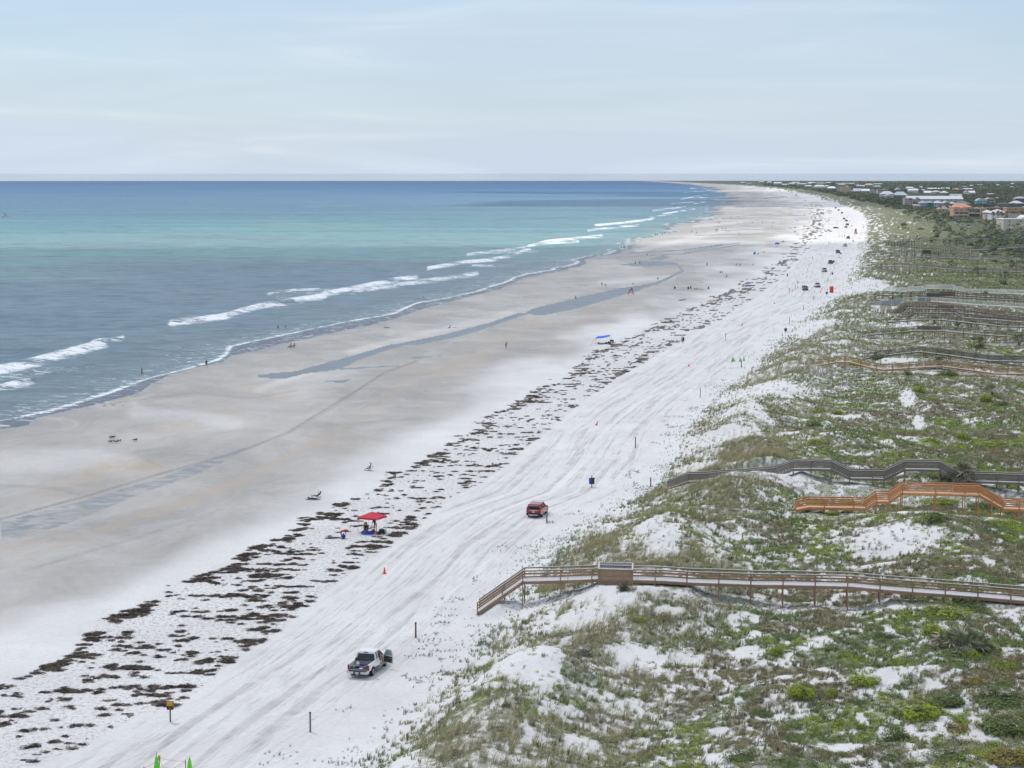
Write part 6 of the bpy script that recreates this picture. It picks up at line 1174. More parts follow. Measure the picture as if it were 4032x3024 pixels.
def body(pose):
    if pose in BODY: return BODY[pose]
    J = POSES[pose]; ks = ['pelvis']+[k for k in J if k != 'pelvis']; ix = {k: i for i, k in enumerate(ks)}
    me = bpy.data.meshes.new('sk'); me.from_pydata([J[k] for k in ks], [(ix[a], ix[b]) for a, b, _ in BONES], [])
    o = bpy.data.objects.new('sk', me); COL.objects.link(o); o.modifiers.new('s', 'SKIN'); sv = me.skin_vertices[0].data
    for k, i in ix.items():
        r = RAD.get(k) or RAD.get(k[:3]) or RAD[k[0]]; fx = 1.25 if k in ('chest', 'pelvis', 'spine') else 1
        sv[i].radius = (r*fx, r*.85) if fx > 1 else (r, r); sv[i].use_root = (k == 'pelvis')
    s = o.modifiers.new('u', 'SUBSURF'); s.levels = 1
    bpy.context.view_layer.update(); dg = bpy.context.evaluated_depsgraph_get(); m2 = bpy.data.meshes.new_from_object(o.evaluated_get(dg)); bpy.data.objects.remove(o)
    m2.name = 'body'; m2.materials.clear()
    for _ in range(3): m2.materials.append(pm('skin_a', (.42,.25,.17), .6, .06, 5))
    cs = np.array([p.center[:] for p in m2.polygons]); best = np.full(len(cs), 9.); mi = np.zeros(len(cs), np.int32)
    for a, b, k in BONES:
        A_, B_ = np.array(J[a]), np.array(J[b]); v = B_-A_; t_ = np.clip(((cs-A_)@v)/(v@v+1e-9), 0, 1); d_ = np.linalg.norm(cs-A_-t_[:, None]*v, axis=1)-(RAD.get(a) or RAD.get(a[:3]) or RAD[a[0]])*.9
        m_ = d_ < best; best = np.where(m_, d_, best); mi = np.where(m_, k, mi)
    m2.polygons.foreach_set('material_index', mi); m2.polygons.foreach_set('use_smooth', np.ones(len(cs), bool)); m2.update()
    Hd = J['head']; u = (J['crown']-J['neck']).normalized(); S = Vector((1, 0, 0)); fw = u.cross(S).normalized()*-1
    q = Matrix((S, -fw, u)).transposed(); hr = MB(); n = 12
    prof = [(.104*math.cos(a), .118*math.sin(a)) for a in (-.35, .0, .4, .8, 1.15, 1.5)]
    vs = [J['head']+u*.035+q @ Vector((r*math.cos(2*PI*k/n), r*math.sin(2*PI*k/n)+.012, z+(.05 if math.sin(2*PI*k/n) < -.2 and z < .03 else 0))) for r, z in prof for k in range(n)]
    hr.add(vs, [(i*n+k, i*n+(k+1) % n, (i+1)*n+(k+1) % n, (i+1)*n+k) for i in range(len(prof)-1) for k in range(n)], 0, True)
    ht = MB(); ht.add([J['crown']+u*(.02+z)+q @ Vector((r*math.cos(2*PI*k/n), r*math.sin(2*PI*k/n), 0)) for r, z in ((.001, .1), (.085, .09), (.10, .0), (.24, -.03), (.24, -.045), (.09, -.02)) for k in range(n)], [(i*n+k, i*n+(k+1) % n, (i+1)*n+(k+1) % n, (i+1)*n+k) for i in range(5) for k in range(n)], 0, True)
    fc = MB(); c_ = J['head']+u*.01
    for s in (-1, 1): fc.box(c_+q @ Vector((s*.034, -.088, .012)), (.022, .016, .012), 1)
    fc.bar(c_+q @ Vector((0, -.09, .015)), c_+q @ Vector((0, -.112, -.025)), .022, .02, 0); fc.box(c_+q @ Vector((0, -.088, -.055)), (.045, .012, .01), 2)
    for s in (-1, 1): fc.box(c_+q @ Vector((s*.094, 0, 0)), (.016, .035, .05), 0)
    fc_m = fc.mesh('face', [pm('skin_a', (.42,.25,.17), .6, .06, 5), m_blk, pm('lips', (.35,.12,.10), .6)])
    BODY[pose] = (m2, hr.mesh('hair', pm('hair_dark', (.03,.02,.015), .7, .3, 30)), ht.mesh('straw_hat', pm('straw', (.50,.36,.20), .9, .2, 30)), fc_m, min(0, min(v.co.z for v in m2.vertices)))
    return BODY[pose]
SKN = [(.42,.25,.17), (.33,.19,.12), (.50,.32,.23), (.20,.11,.07)]
def person(pose, label, p, rot, top=(.4,.05,.05), bot=(.05,.07,.2), skin=0, hat=False, group=None, scale=1., z=0, near=False, hair=(.03,.02,.015)):
    bm_, hm, htm, fm_, zm = body(pose); p = Vector(p); t = thing('person', label, 'person', p+Vector((0, 0, z)), rot, group); t.scale = (scale,)*3
    o = link('body', bm_, t)
    ms = [pm('skin_%d' % skin, SKN[skin], .6, .06, 5), pm('cloth_%d_%d_%d' % tuple(int(c*99) for c in (top or SKN[skin])), top or SKN[skin], .85, .15, 8), pm('cloth_%d_%d_%d' % tuple(int(c*99) for c in bot), bot, .85, .15, 8)]
    for i in range(3): o.material_slots[i].link = 'OBJECT'; o.material_slots[i].material = ms[i]
    hh = link('straw_hat' if hat else 'hair', htm if hat else hm, t)
    if near: link('face', fm_, t)
    return t
K_ = (.03,.03,.035); NV = (.03,.045,.12)
def P_(px, py): return on(px, py)
# the group at the red canopy
cp = P_(1480, 2109)
person('bend', 'person in red shirt and blue shorts bending over a blue bag beside the canopy', P_(1348, 2122), R(-80), (.45,.03,.03), (.05,.09,.25), 0, near=True)
person('sitfwd', 'person in a straw hat hunched on a chair under the red canopy', P_(1441, 2095), R(176), (.07,.05,.04), (.16,.13,.10), 0, hat=True, near=True)
person('stoop', 'grey haired person in red and black bending forward under the red canopy', P_(1477, 2092), R(160), (.40,.03,.07), (.02,.02,.025), 0, near=True, hair=(.3,.3,.3))
person('chair', 'person in a grey top reclining in a low beach chair, alone on the sand', P_(1455, 1853), R(82), (.10,.12,.13), (.12,.12,.14), 1, near=True)
person('recline', 'person in navy swimwear propped up with raised arms behind the one lying face down', P_(1250, 1956), R(80), NV, NV, 0, near=True)
person('prone', 'person in dark swimwear lying face down on a mat', P_(1234, 1967), R(92), K_, NV, 0, near=True)
tr_ = thing('person', 'bare legged person leaning into the open door of the white pickup', 'person', c+Mh @ Vector((.93, .58, .46)), hd+R(66))
for i, me_ in enumerate(body('leanin')[:2]):
    o = link(['body', 'hair'][i], me_, tr_)
    if not i:
        for j, m_ in enumerate([pm('skin_0', SKN[0]), pm('cloth_16_6_20', (.16,.06,.20)), pm('skin_0', SKN[0])]): o.material_slots[j].link = 'OBJECT'; o.material_slots[j].material = m_
tr_.scale = (.84,)*3
PPL = [(559,1480,'walk',60,None,(.12,.10,.09),1,0,'person wading ankle deep at the foam line, nearest the camera'),(813,1446,'walk',20,(.10,.12,.16),K_,1,0,'person walking at the wet edge below the two waders'),(1095,1300,'stand',0,None,K_,1,-.35,'taller of two waders standing knee deep'),(1124,1298,'stand',30,None,NV,1,-.55,'shorter of two waders standing waist deep'),
 (1613,1177,'stand',0,None,K_,1,-1.35,'leftmost of three bathers showing head and shoulders'),(1649,1175,'stand',0,None,K_,1,-1.1,'middle of three bathers in the water'),(1667,1177,'stand',0,None,K_,1,-.95,'right one of three bathers in the water'),(1143,1369,'chair',80,(.12,.12,.13),K_,1,0,'left person of a pair sitting in chairs near the surf'),(1156,1368,'chair',80,(.10,.13,.15),K_,1,0,'right person of a pair sitting in chairs near the surf'),
 (1523,1292,'prone',80,None,(.10,.06,.05),1,0,'person lying propped on elbows on the pale bar'),(1771,1293,'ground',80,K_,K_,1,0,'person sitting beside a board on the pale bar'),(1993,1376,'wave',-30,None,(.30,.20,.10),1,0,'person striding with one arm raised in the middle of the wet sand'),(2370,1128,'stand',40,None,K_,1,0,'person standing upright by the runnel left of the lifeguard chair'),(2385,1129,'bend',100,None,(.14,.09,.07),1,0,'person bending beside the standing one by the runnel'),
 (2268,1176,'squat',90,NV,K_,1,-.05,'person crouching in the shallow pool'),(2589,1101,'squat',-60,(.12,.08,.07),K_,1,0,'person crouching at the winding stream'),(2502,1038,'squat',20,K_,K_,1,0,'left of two people digging in the upper pool'),(2518,1038,'squat',-60,(.13,.08,.06),K_,1,0,'right of two people digging in the upper pool'),(2547,1005,'ground',30,(.12,.08,.06),K_,1,0,'person sitting above the upper pool'),
 (2657,1138,'chair',170,(.10,.09,.08),K_,1,0,'person in a rounded chair, left of the row by the dry sand'),(2710,1139,'chair',170,K_,K_,1,0,'left of the pair with a dog like bundle in the chair row'),(2720,1138,'stand',170,(.14,.13,.12),K_,1,-.4,'half kneeling person right of the pair in the chair row'),(2742,1139,'prone',80,NV,K_,1,0,'person lying flat in the chair row'),(2789,1139,'chair',170,(.16,.15,.15),K_,1,0,'person in the rightmost chair of the row'),
 (2680,1183,'supine',80,None,NV,1,0,'left sunbather of two on loungers below the chair row'),(2693,1182,'supine',80,None,K_,1,0,'right sunbather of two on loungers below the chair row'),(2686,1353,'walk',180,(.35,.33,.32),K_,0,0,'left person of two walking side by side in the litter'),(2691,1353,'walk',180,(.05,.06,.08),K_,0,0,'right person of two walking side by side in the litter'),(3100,1093,'walk',0,K_,K_,0,0,'person in black walking where the litter meets the track'),
 (2836,1075,'ground',170,(.08,.08,.09),K_,0,0,'dark clothed person standing over towels, left of a pair'),(2845,1074,'ground',100,(.2,.18,.18),K_,0,0,'pale clothed person in a pair on the upper beach'),(2860,1092,'chair',100,(.2,.2,.2),K_,0,0,'person in a mushroom shaped chair'),(2784,1049,'stand',10,(.1,.1,.12),K_,1,0,'person standing alone beyond the pairs'),(2899,1050,'stoop',-80,(.20,.05,.06),(.14,.09,.08),1,0,'person reaching towards the turquoise chair'),(2912,1047,'ground',80,NV,K_,1,0,'person sitting behind the turquoise chair'),
 (2984,1002,'chair',60,(.10,.11,.14),K_,0,0,'person in a chair by the blue windbreak'),(3007,995,'recline',80,(.08,.07,.07),K_,1,0,'person reclining right of the blue windbreak'),(2966,1044,'ground',60,(.4,.4,.4),K_,2,0,'small pale seated person near the wrack line'),(3058,973,'recline',80,(.3,.28,.27),K_,1,0,'person lying by the wrack below the blue dome shade'),(3077,954,'recline',80,K_,K_,1,0,'dark person lounging beside a dark bundle'),
 (2448,981,'stand',0,None,K_,1,0,'left of three people at the water edge'),(2456,981,'stand',0,(.10,.10,.12),K_,1,0,'middle of three people at the water edge'),(2459.5,980,'stand',0,None,K_,1,0,'right of three people at the water edge'),(2723,917,'stand',20,None,(.15,.10,.08),1,0,'person standing left of the far red lifeguard chair'),(2742,921,'walk',20,None,(.15,.10,.08),1,0,'child left of the far red lifeguard chair'),(2844,904,'stand',0,None,(.14,.10,.09),1,0,'thin person right of the far lifeguard chair'),(2911,925,'walk',90,None,(.12,.09,.08),1,0,'person walking on the sunlit bar right of the far lifeguard chair'),
 (2957,1143,'ground',90,(.14,.12,.11),K_,1,0,'person sitting under the flat blue canopy'),(2951,1144,'recline',80,None,K_,1,0,'person lying left under the flat blue canopy'),(2968,1143,'supine',80,None,K_,1,0,'person lying right under the flat blue canopy'),
 (3303,934,'walk',60,(.2,.2,.2),K_,1,0,'left of three people by the dark jeep like car'),(3316,934,'stoop',60,(.15,.14,.13),K_,1,0,'middle person stooping by the dark jeep like car'),(3326,933,'stand',0,(.08,.10,.14),K_,1,0,'right of three people by the dark jeep like car'),(3353,895,'stand',0,(.05,.04,.04),K_,1,0,'person in dark clothes walking under the dunes beside the silver car'),(3345.6,876,'stand',0,(.12,.10,.09),K_,1,0,'person by the posts under the dunes')]
for a in PPL:
    x, y, po, ro, tp, bt, sk, zz, lab = a; person(po, lab, P_(x, y), R(ro), tp, bt, sk, z=zz, near=False)
# everyone farther off is only a few pixels tall
sm = '2581,930 2590,929 2608,927.5 2617,921 2635,924 2828,881 2834,881 2901,881 2962,880 3002,880 3040,880 3046,880 2800,867 2811,866 2818,866 2823,862 2843,863 3067,835 3106,829 3113,834 3114,844 3165,849 3168,849 3194,862 3196,867 3201,872 3186,879 3218,887 3227,887 3232,888 2928,813 2958,813 2997,814 3009,812 3025,813 3038,813 3047,813 3126,810 3172,814 2987,771 3041,775 2889,855'.split()
for i, s_ in enumerate(sm):
    x, y = map(float, s_.split(',')); person('stand' if i % 3 else 'walk', 'tiny person standing or walking on the far end of the beach', P_(x, y), i*1.1, [None, (.1,.09,.09), (.14,.12,.12)][i % 3], K_, 1, group='tiny standing people far along the beach')
for i, s_ in enumerate('2855,902 2859,904 2859,915 2867,915 2909,881 3075,882 3041,892 2877,857 3124,835 3138,835 3104,847 3226,879 3237,872 3235,839 3241,839 2990,814 3004,814 3138,818 3084,953 3097,1045 3106,901 3112,901 3118,900'.split()):
    x, y = map(float, s_.split(',')); person('ground' if i % 2 else 'chair', 'tiny person sitting on the far end of the beach', P_(x, y), i*.9, [(.1,.09,.09), None, (.14,.13,.14)][i % 3], K_, 1, group='tiny seated people far along the beach')
for i, s_ in enumerate('2366,884 2344,904 2371,903 2445,904 2449,904 2463,936 2516,886 2595,894 2611,893 2618,893 2670,878'.split()):
    x, y = map(float, s_.split(',')); person('stand', 'tiny bather in the sea beyond the breakers', P_(x, y), i, None, K_, 1, z=-.75+.1*(i % 3), group='tiny bathers in the sea')
# ================================================================== beach things
def beach_chair(label, p, rot, col=(.10,.11,.14), s=1.):
    t = thing('beach_chair', label, 'chair', p, rot, 'beach chairs'); t.scale = (s,)*3; m = MB(); f = pm('chair_tube', (.55,.55,.56), .4, .1)
    for k in (-1, 1): m.tube([(k*.28, .45, .02), (k*.28, -.3, .03)], .014, 5); m.tube([(k*.28, .4, .03), (k*.28, -.25, .30), (k*.28, -.55, .75)], .014, 5); m.tube([(k*.30, .25, .32), (k*.30, -.35, .38)], .02, 5)
    m.tube([(-.28, -.55, .75), (.28, -.55, .75)], .014, 5); m.build('frame', f, t); cl = pm('chair_cloth_%d_%d_%d' % tuple(int(c*99) for c in col), col, .9, .15, 8)
    MB().bar((0, .38, .16), (0, -.18, .20), .54, .015).build('seat', cl, t); MB().bar((0, -.18, .22), (0, -.53, .74), .54, .015).build('backrest', cl, t)
for i, (x, y, ro, col, lab) in enumerate([(1455.5,1854,82,(.45,.47,.49),'low folding chair under the lone reclining person'),(1441,2096,176,(.10,.10,.11),'dark folding chair under the straw hatted person'),(1143,1369.5,80,(.08,.09,.11),'left low chair near the surf'),(1156,1368.5,80,(.1,.1,.11),'right low chair near the surf'),(2657,1138.5,170,(.08,.075,.07),'rounded dark chair at the left of the far row'),(2710,1139.5,170,(.05,.05,.055),'dark chair of the pair in the far row'),(2789,1139.5,170,(.12,.12,.12),'rightmost dark chair of the far row'),(2860,1092.5,100,(.22,.22,.22),'grey mushroom shaped chair'),(2915,1045.5,170,(.05,.42,.55),'bright turquoise chair on the upper beach'),(2984,1002.5,60,(.08,.09,.11),'dark chair by the blue windbreak')]):
    beach_chair(lab, P_(x, y), R(ro), col, 1 if i < 4 else 1.15)
def flat_thing(nm, lab, cat, px, py, dims, col, rot=0, z=0, bumpy=True, seed=0):
    m = MB(); n = 7; r = random.Random(seed); sx, sy, h = dims
    vs = [(-sx/2+sx*i/n, -sy/2+sy*j/n, (h*r.uniform(.25, 1) if 0 < i < n and 0 < j < n else .005)+.01) for j in range(n+1) for i in range(n+1)]; m.add(vs, [(j*(n+1)+i, j*(n+1)+i+1, (j+1)*(n+1)+i+1, (j+1)*(n+1)+i) for j in range(n) for i in range(n)], 0, True)
    o = m.build(nm, pm('fabric_%d_%d_%d' % tuple(int(c*99) for c in col), col, .85, .2, 5)); p = P_(px, py); o.location = p+Vector((0, 0, z)); o.rotation_euler = (0, 0, R(rot)); o['label'] = lab; o['category'] = cat
def lump(nm, lab, cat, px, py, dims, col, seed=1, z=0, p=None):
    m = MB(); crumple(m, *dims, seed); o = m.build(nm, pm('fabric_%d_%d_%d' % tuple(int(c*99) for c in col), col, .8, .25, 7)); o.location = (p or P_(px, py))+Vector((0, 0, z)); o['label'] = lab; o['category'] = cat
flat_thing('blue_tarp', 'blue tarpaulin lying rumpled on the sand under the red canopy', 'tarpaulin', 1447, 2102, (1.5, 1.4, .24), (.02,.07,.42), 0, seed=3)
lump('blue_bag', 'blue bag held by the bending person in red', 'bag', 1353, 2121, (.24,.18,.62), (.02,.05,.40), 2); lump('red_bag', 'red bag on the sand by the front canopy leg', 'bag', 1484, 2105, (.30,.2,.34), (.32,.03,.05), 3); lump('pink_bag', 'dusty pink bag behind the blue tarpaulin', 'bag', 1470, 2096, (.22,.2,.42), (.28,.13,.13), 4)
lump('tote_bag', 'white and teal tote bag beside the black cart', 'bag', 1518, 2103, (.18,.14,.62), (.42,.58,.58), 5); lump('sand_weight', 'flat grey weight at the front canopy foot', 'weight', 1472, 2114, (.34,.2,.12), (.10,.10,.11), 6); lump('blue_pillow', 'rolled blue bundle at the left end of the tarpaulin', 'bundle', 1429, 2100, (.22,.2,.36), (.02,.05,.33), 7)
t = thing('beach_cart', 'small black beach cart beside the red canopy', 'cart', P_(1503, 2104), R(8)); MB().box((0, 0, .42), (.62, .42, .36)).build('basket', m_blk, t); [MB().tube([(x, -.24, .12), (x, -.18, .12)], .12, 10).build('wheel', m_tyre, t) for x in (-.24, .24)]; [MB().tube([(x, .2, .12), (x, .26, .12)], .12, 10).build('wheel', m_tyre, t) for x in (-.24, .24)]; MB().tube([(-.1, 0, .6), (-.55, .1, 1.15)], .012, 5).build('handle', m_chr, t); crumple(cm := MB(), .2, .15, .2, 8); cm.build('towel', pm('fabric_30_42_42', (.3,.42,.42)), t).location = (0, 0, .56)
# red canopy
A1, A2, A3 = P_(1405, 2122), cp, P_(1511, 2092)
hd2 = math.atan2(A3.x-cp.x, A3.y-cp.y); e1 = Vector((-math.cos(.46), math.sin(.46), 0)); e2 = Vector((math.sin(.46), math.cos(.46), 0)); S_ = 2.45
t = thing('red_canopy', 'red peaked canopy tent on thin white legs', 'canopy tent', cp)
C4 = [Vector((0, 0, 0)), e1*S_, e1*S_+e2*S_, e2*S_]; top = sum(C4, Vector())/4
redm = pm('canopy_red', (.52,.035,.06), .8, .08, 2); m = MB(); zt_, zv = 2.02, 1.82; o_ = .1
ring = [p+(p-top).normalized()*o_ for p in C4]
m.add([p+Vector((0, 0, zt_)) for p in ring]+[top+Vector((0, 0, 2.62))]+[(ring[i]+ring[(i+1) % 4])/2+Vector((0, 0, zt_)) for i in range(4)], [(0, 5, 4), (5, 1, 4), (1, 6, 4), (6, 2, 4), (2, 7, 4), (7, 3, 4), (3, 8, 4), (8, 0, 4)]); m.build('canopy_top', redm, t)
m = MB()
for i in range(4): a, b2 = ring[i], ring[(i+1) % 4]; m.bar(a+Vector((0, 0, (zt_+zv)/2)), b2+Vector((0, 0, (zt_+zv)/2)), .03, zt_-zv)
m.build('valance', pm('canopy_red_valance', (.46,.025,.04), .8, .1, 3), t); MB().box((.12, .12, 1.93), (.16, .16, .1)).build('valance_logo', m_plate, t)
for p_ in C4: MB().tube([p_*1.0+Vector((0, 0, -.05)), p_+Vector((0, 0, 1.95))], .022, 6).build('leg', pm('white_tube', (.66,.66,.66), .4, .05), t)
MB().tube([C4[0]+Vector((0, 0, 1.78)), top+Vector((0, 0, 2.1)), C4[2]+Vector((0, 0, 1.78))], .015, 5).tube([C4[1]+Vector((0, 0, 1.78)), top+Vector((0, 0, 2.1)), C4[3]+Vector((0, 0, 1.78))], .015, 5).build('roof_frame', pm('white_tube', (.66,.66,.66)), t)
# blue slung canopy on splayed poles with gear
q0 = P_(2325, 1360); q1 = P_(2342, 1352); q2 = P_(2405, 1352); q3 = P_(2414, 1345); t = thing('blue_canopy', 'blue cloth shade slung between four splayed poles with gear beneath', 'sunshade', q0); z_ = 1.72
tops = [q0+Vector((1.15, .2, z_)), q1+Vector((.72, .7, z_+.05)), q2+Vector((-.35, .1, z_)), q3+Vector((-.75, .6, z_+.05))]; tops = [p-q0 for p in tops]
m = MB(); nn_ = 8; vs = []
for j in range(4):
    for i in range(nn_+1): a = tops[0].lerp(tops[2], i/nn_); b2 = tops[1].lerp(tops[3], i/nn_); p_ = a.lerp(b2, j/3); p_.z -= .16*math.sin(PI*i/nn_)*(1-.6*j/3); vs.append(p_)
m.add(vs, [(j*(nn_+1)+i, j*(nn_+1)+i+1, (j+1)*(nn_+1)+i+1, (j+1)*(nn_+1)+i) for j in range(3) for i in range(nn_)], 0, True); m.build('shade_cloth', pm('shade_blue', (.03,.13,.62), .7, .1, 2), t)
for f, tp in ((q0, tops[0]), (q1, tops[1]), (q2, tops[2]), (q3, tops[3])): MB().tube([f-q0+Vector((0, 0, -.05)), tp], .03, 6).build('pole', pm('grey_pole', (.16,.17,.20), .5, .1), t)
MB().bar(tops[0], tops[2]+Vector((0, 0, 0)), .05, .03).build('front_hem', pm('hem_navy', (.03,.04,.12)), t)
flat_thing('ground_sheet', 'dark sheet with bags spread under the slung blue shade', 'sheet', 2376, 1354, (3.4, 1.2, .14), (.10,.10,.13), seed=5)
for i, (x, y, d_, cl, lab) in enumerate([(2357,1353,(.28,.25,.4),(.16,.14,.15),'brown bag at the left end of the dark sheet'),(2387,1354,(.3,.28,.5),(.04,.06,.06),'dark green cooler bag on the dark sheet'),(2397,1353,(.36,.3,.62),(.06,.06,.08),'dark heap of gear right on the dark sheet'),(2402,1354,(.25,.22,.4),(.22,.08,.09),'red brown bag right of the dark heap')]): lump('beach_bag', lab, 'bag', x, y, d_, cl, 20+i)
t = thing('beach_wagon', 'black folding wagon at the right foot of the slung blue shade', 'wagon', P_(2409, 1350), 0); MB().box((0, 0, .55), (.95, .5, .42)).build('basket', m_blk, t)
for x in (-.36, .36):
    for y in (-.22, .22): MB().tube([(x, y-.03, .15), (x, y+.03, .15)], .15, 10).build('wheel', m_tyre, t)
def umbrella(px, py, r, hgt, col, lab, cat='umbrella', dome=.35, group='sunshades far along the beach', box=False):
    p = P_(px, py); t = thing('beach_umbrella' if not box else 'canopy_tent', lab, cat, p, .3, group); cm_ = pm('shade_%d_%d_%d' % tuple(int(c*99) for c in col), col, .8, .1, 2); m = MB(); n = 8 if not box else 4
    m.lathe([(r, hgt-r*dome), (r*.7, hgt-r*dome*.55), (r*.35, hgt-r*dome*.15), (.02, hgt)], n, sm=False); 
    if box: m.lathe([(r, hgt-r*dome-.3), (r, hgt-r*dome)], 4, sm=False)
    m.build('shade', cm_, t)
    if box: [MB().tube([(r*.97*math.cos(a), r*.97*math.sin(a), -.1), (r*.97*math.cos(a), r*.97*math.sin(a), hgt-r*dome)], .03, 5).build('leg', m_chr, t) for a in (0, PI/2, PI, PI*1.5)]
    else: MB().tube([(0, 0, -.1), (0, 0, hgt)], .025, 6).build('pole', m_chr, t)
    return t
umbrella(3138, 877, 1.7, 2.3, (.10,.17,.55), 'blue umbrella with people in its shade on the distant wet sand'); umbrella(3120, 877, 1.9, 2.4, (.62,.60,.56), 'white square canopy left of the blue umbrella on the distant wet sand', 'canopy tent', .3, box=True)
umbrella(3060, 962, 1.9, 1.3, (.06,.10,.42), 'low blue dome shade near the wrack line', 'sunshade', .6); umbrella(3130, 903, 1.7, 2.0, (.10,.10,.10), 'dark umbrella above a seated group in the sunlit strip'); umbrella(3130, 921, 1.3, 1.9, (.12,.13,.14), 'dark small shade tent in front of the dark umbrella', 'sunshade', .5)
umbrella(3127, 911, 1.1, 1.1, (.25,.48,.62), 'low pale blue shade between two dark ones', 'sunshade', .3); umbrella(3175, 901, 2.2, 2.6, (.60,.57,.50), 'cream peaked canopy beside the wrack in the sunlit strip', 'canopy tent', .35, box=True); umbrella(3158, 815, 2.6, 2.8, (.70,.70,.70), 'white canopy with dark gear on the far beach', 'canopy tent', .3, box=True)
umbrella(3139, 834, 1.9, 2.2, (.5,.5,.48), 'grey shade right of a seated pair on the far beach', 'sunshade', .3); umbrella(3170, 795, 2.4, 2.8, (.25,.42,.46), 'teal canopy where the wrack bends', 'canopy tent', .3, box=True); umbrella(3021, 796, 1.6, 2.2, (.05,.18,.25), 'dark teal umbrella on the far wet sand'); umbrella(3134, 774, 3.0, 2.8, (.22,.34,.42), 'blue grey canopy beside the far van', 'canopy tent', .3, box=True)
p = P_(2953, 1143); t = thing('flat_canopy', 'flat dark blue canopy floating low over three sunbathers', 'canopy tent', p, .05, 'sunshades far along the beach'); MB().loft([[Vector((x, y, z)) for y, z in ((-1.2, 1.72), (0, 1.98), (1.2, 1.72), (1.2, 1.66), (0, 1.9), (-1.2, 1.66))] for x in (-1.75, 0, 1.75)]).build('shade', pm('canopy_navy', (.04,.055,.26), .8, .1), t); [MB().tube([(x, y, -.1), (x, y, 1.7)], .02, 5).build('leg', pm('grey_pole', (.16,.17,.20)), t) for x in (-1.65, 1.65) for y in (-1.1, 1.1)]
p = P_(2972, 1002); t = thing('windbreak', 'blue cloth windbreak propped on a stick', 'windbreak', p, .2); MB().add([(-.9, 0, 0), (.55, .2, 0), (.45, .25, 1.5), (-.5, .1, 1.35), (-.9, .04, 0), (.55, .24, 0), (.45, .29, 1.5), (-.5, .14, 1.35)], [(0, 1, 2, 3), (7, 6, 5, 4), (0, 4, 5, 1), (1, 5, 6, 2), (2, 6, 7, 3), (3, 7, 4, 0)]).build('cloth', pm('windbreak_blue', (.03,.25,.50), .8, .1), t); MB().tube([(.5, .2, 0), (.5, .3, 2.1)], .03, 5).build('stick', m_blk, t)
for i, (x, y, d_, cl, lab, nm, ct) in enumerate([(1790,1290,(.9,.25,.08),(.25,.18,.14),'board lying on the sand right of the seated person','bodyboard','board'),(1234,1968,(1.0,.45,.03),(.08,.08,.12),'dark mat under the person lying face down','beach_mat','mat'),(3085,953,(.7,.5,.5),(.04,.04,.045),'black bundle right of the lounging dark person','bundle','bundle'),(2764,1140,(.8,.3,.1),(.10,.10,.11),'dark towel near the right end of the chair row','towel','towel'),(2680,1184,(1.2,.4,.12),(.2,.2,.22),'lounger pads beneath the two sunbathers','lounger_pad','pad'),(2764,1113,(.9,.25,.1),(.2,.17,.15),'piece of driftwood on the damp sand','driftwood','driftwood')]): lump(nm, lab, ct, x, y, d_, cl, 40+i)
# lifeguard chairs
def lifeguard(px, py, s, lab, flag=True, plab=''):
    p = P_(px, py); t = thing('lifeguard_chair', lab, 'lifeguard chair', p, R(8)); t.scale = (s,)*3; rd = pm('lifeguard_red', (.30,.045,.03), .7, .2, 6); m = []
    for x in (-1, 1):
        for y in (-1, 1): MB().bar((x*1.15, y*.6, -.05), (x*.35, y*.45, 2.0), .11, .09).build('leg', rd, t)
    for y in (-.55, .55): MB().bar((-.85, y, .75), (.85, y, .75), .08, .1).build('crossbar', rd, t)
    MB().box((0, 0, 1.82), (1.0, 1.0, .07)).build('seat', rd, t); MB().box((.42, 0, 2.15), (.08, .95, .6)).build('backrest', rd, t); MB().box((-.55, 0, 1.4), (.55, .8, .06)).build('footboard', rd, t); MB().box((0, -.5, 1.5), (.5, .04, .35)).build('notice', pm('pale_red', (.50,.28,.25), .6), t); MB().box((.9, 0, 1.98), (.5, .5, .05)).build('side_shelf', m_blk, t)
    if flag: MB().tube([(.55, .3, 1.2), (.58, .3, 4.5)], .02, 5).build('flagpole', m_blk, t); MB().add([(.58, .3, 4.3), (1.15, .33, 4.2), (1.1, .28, 3.75), (.58, .3, 3.85)], [(0, 1, 2, 3)]).add([(.58, .31, 3.85), (1.1, .29, 3.75), (1.15, .34, 4.2), (.58, .31, 4.3)], [(0, 1, 2, 3)]).build('yellow_flag', pm('flag_yellow', (.62,.50,.15), .8), t)
    person('chair', plab, p, R(86), (.20,.04,.05), (.18,.03,.04), 1, z=1.55*s)
lifeguard(2484, 1161.5, 1., 'red wooden lifeguard chair with a yellow flag', True, 'lifeguard in red sitting on the nearer lifeguard chair'); lifeguard(2821, 914, 1.05, 'far red lifeguard chair on the sunlit bar', True, 'lifeguard on the far lifeguard chair')
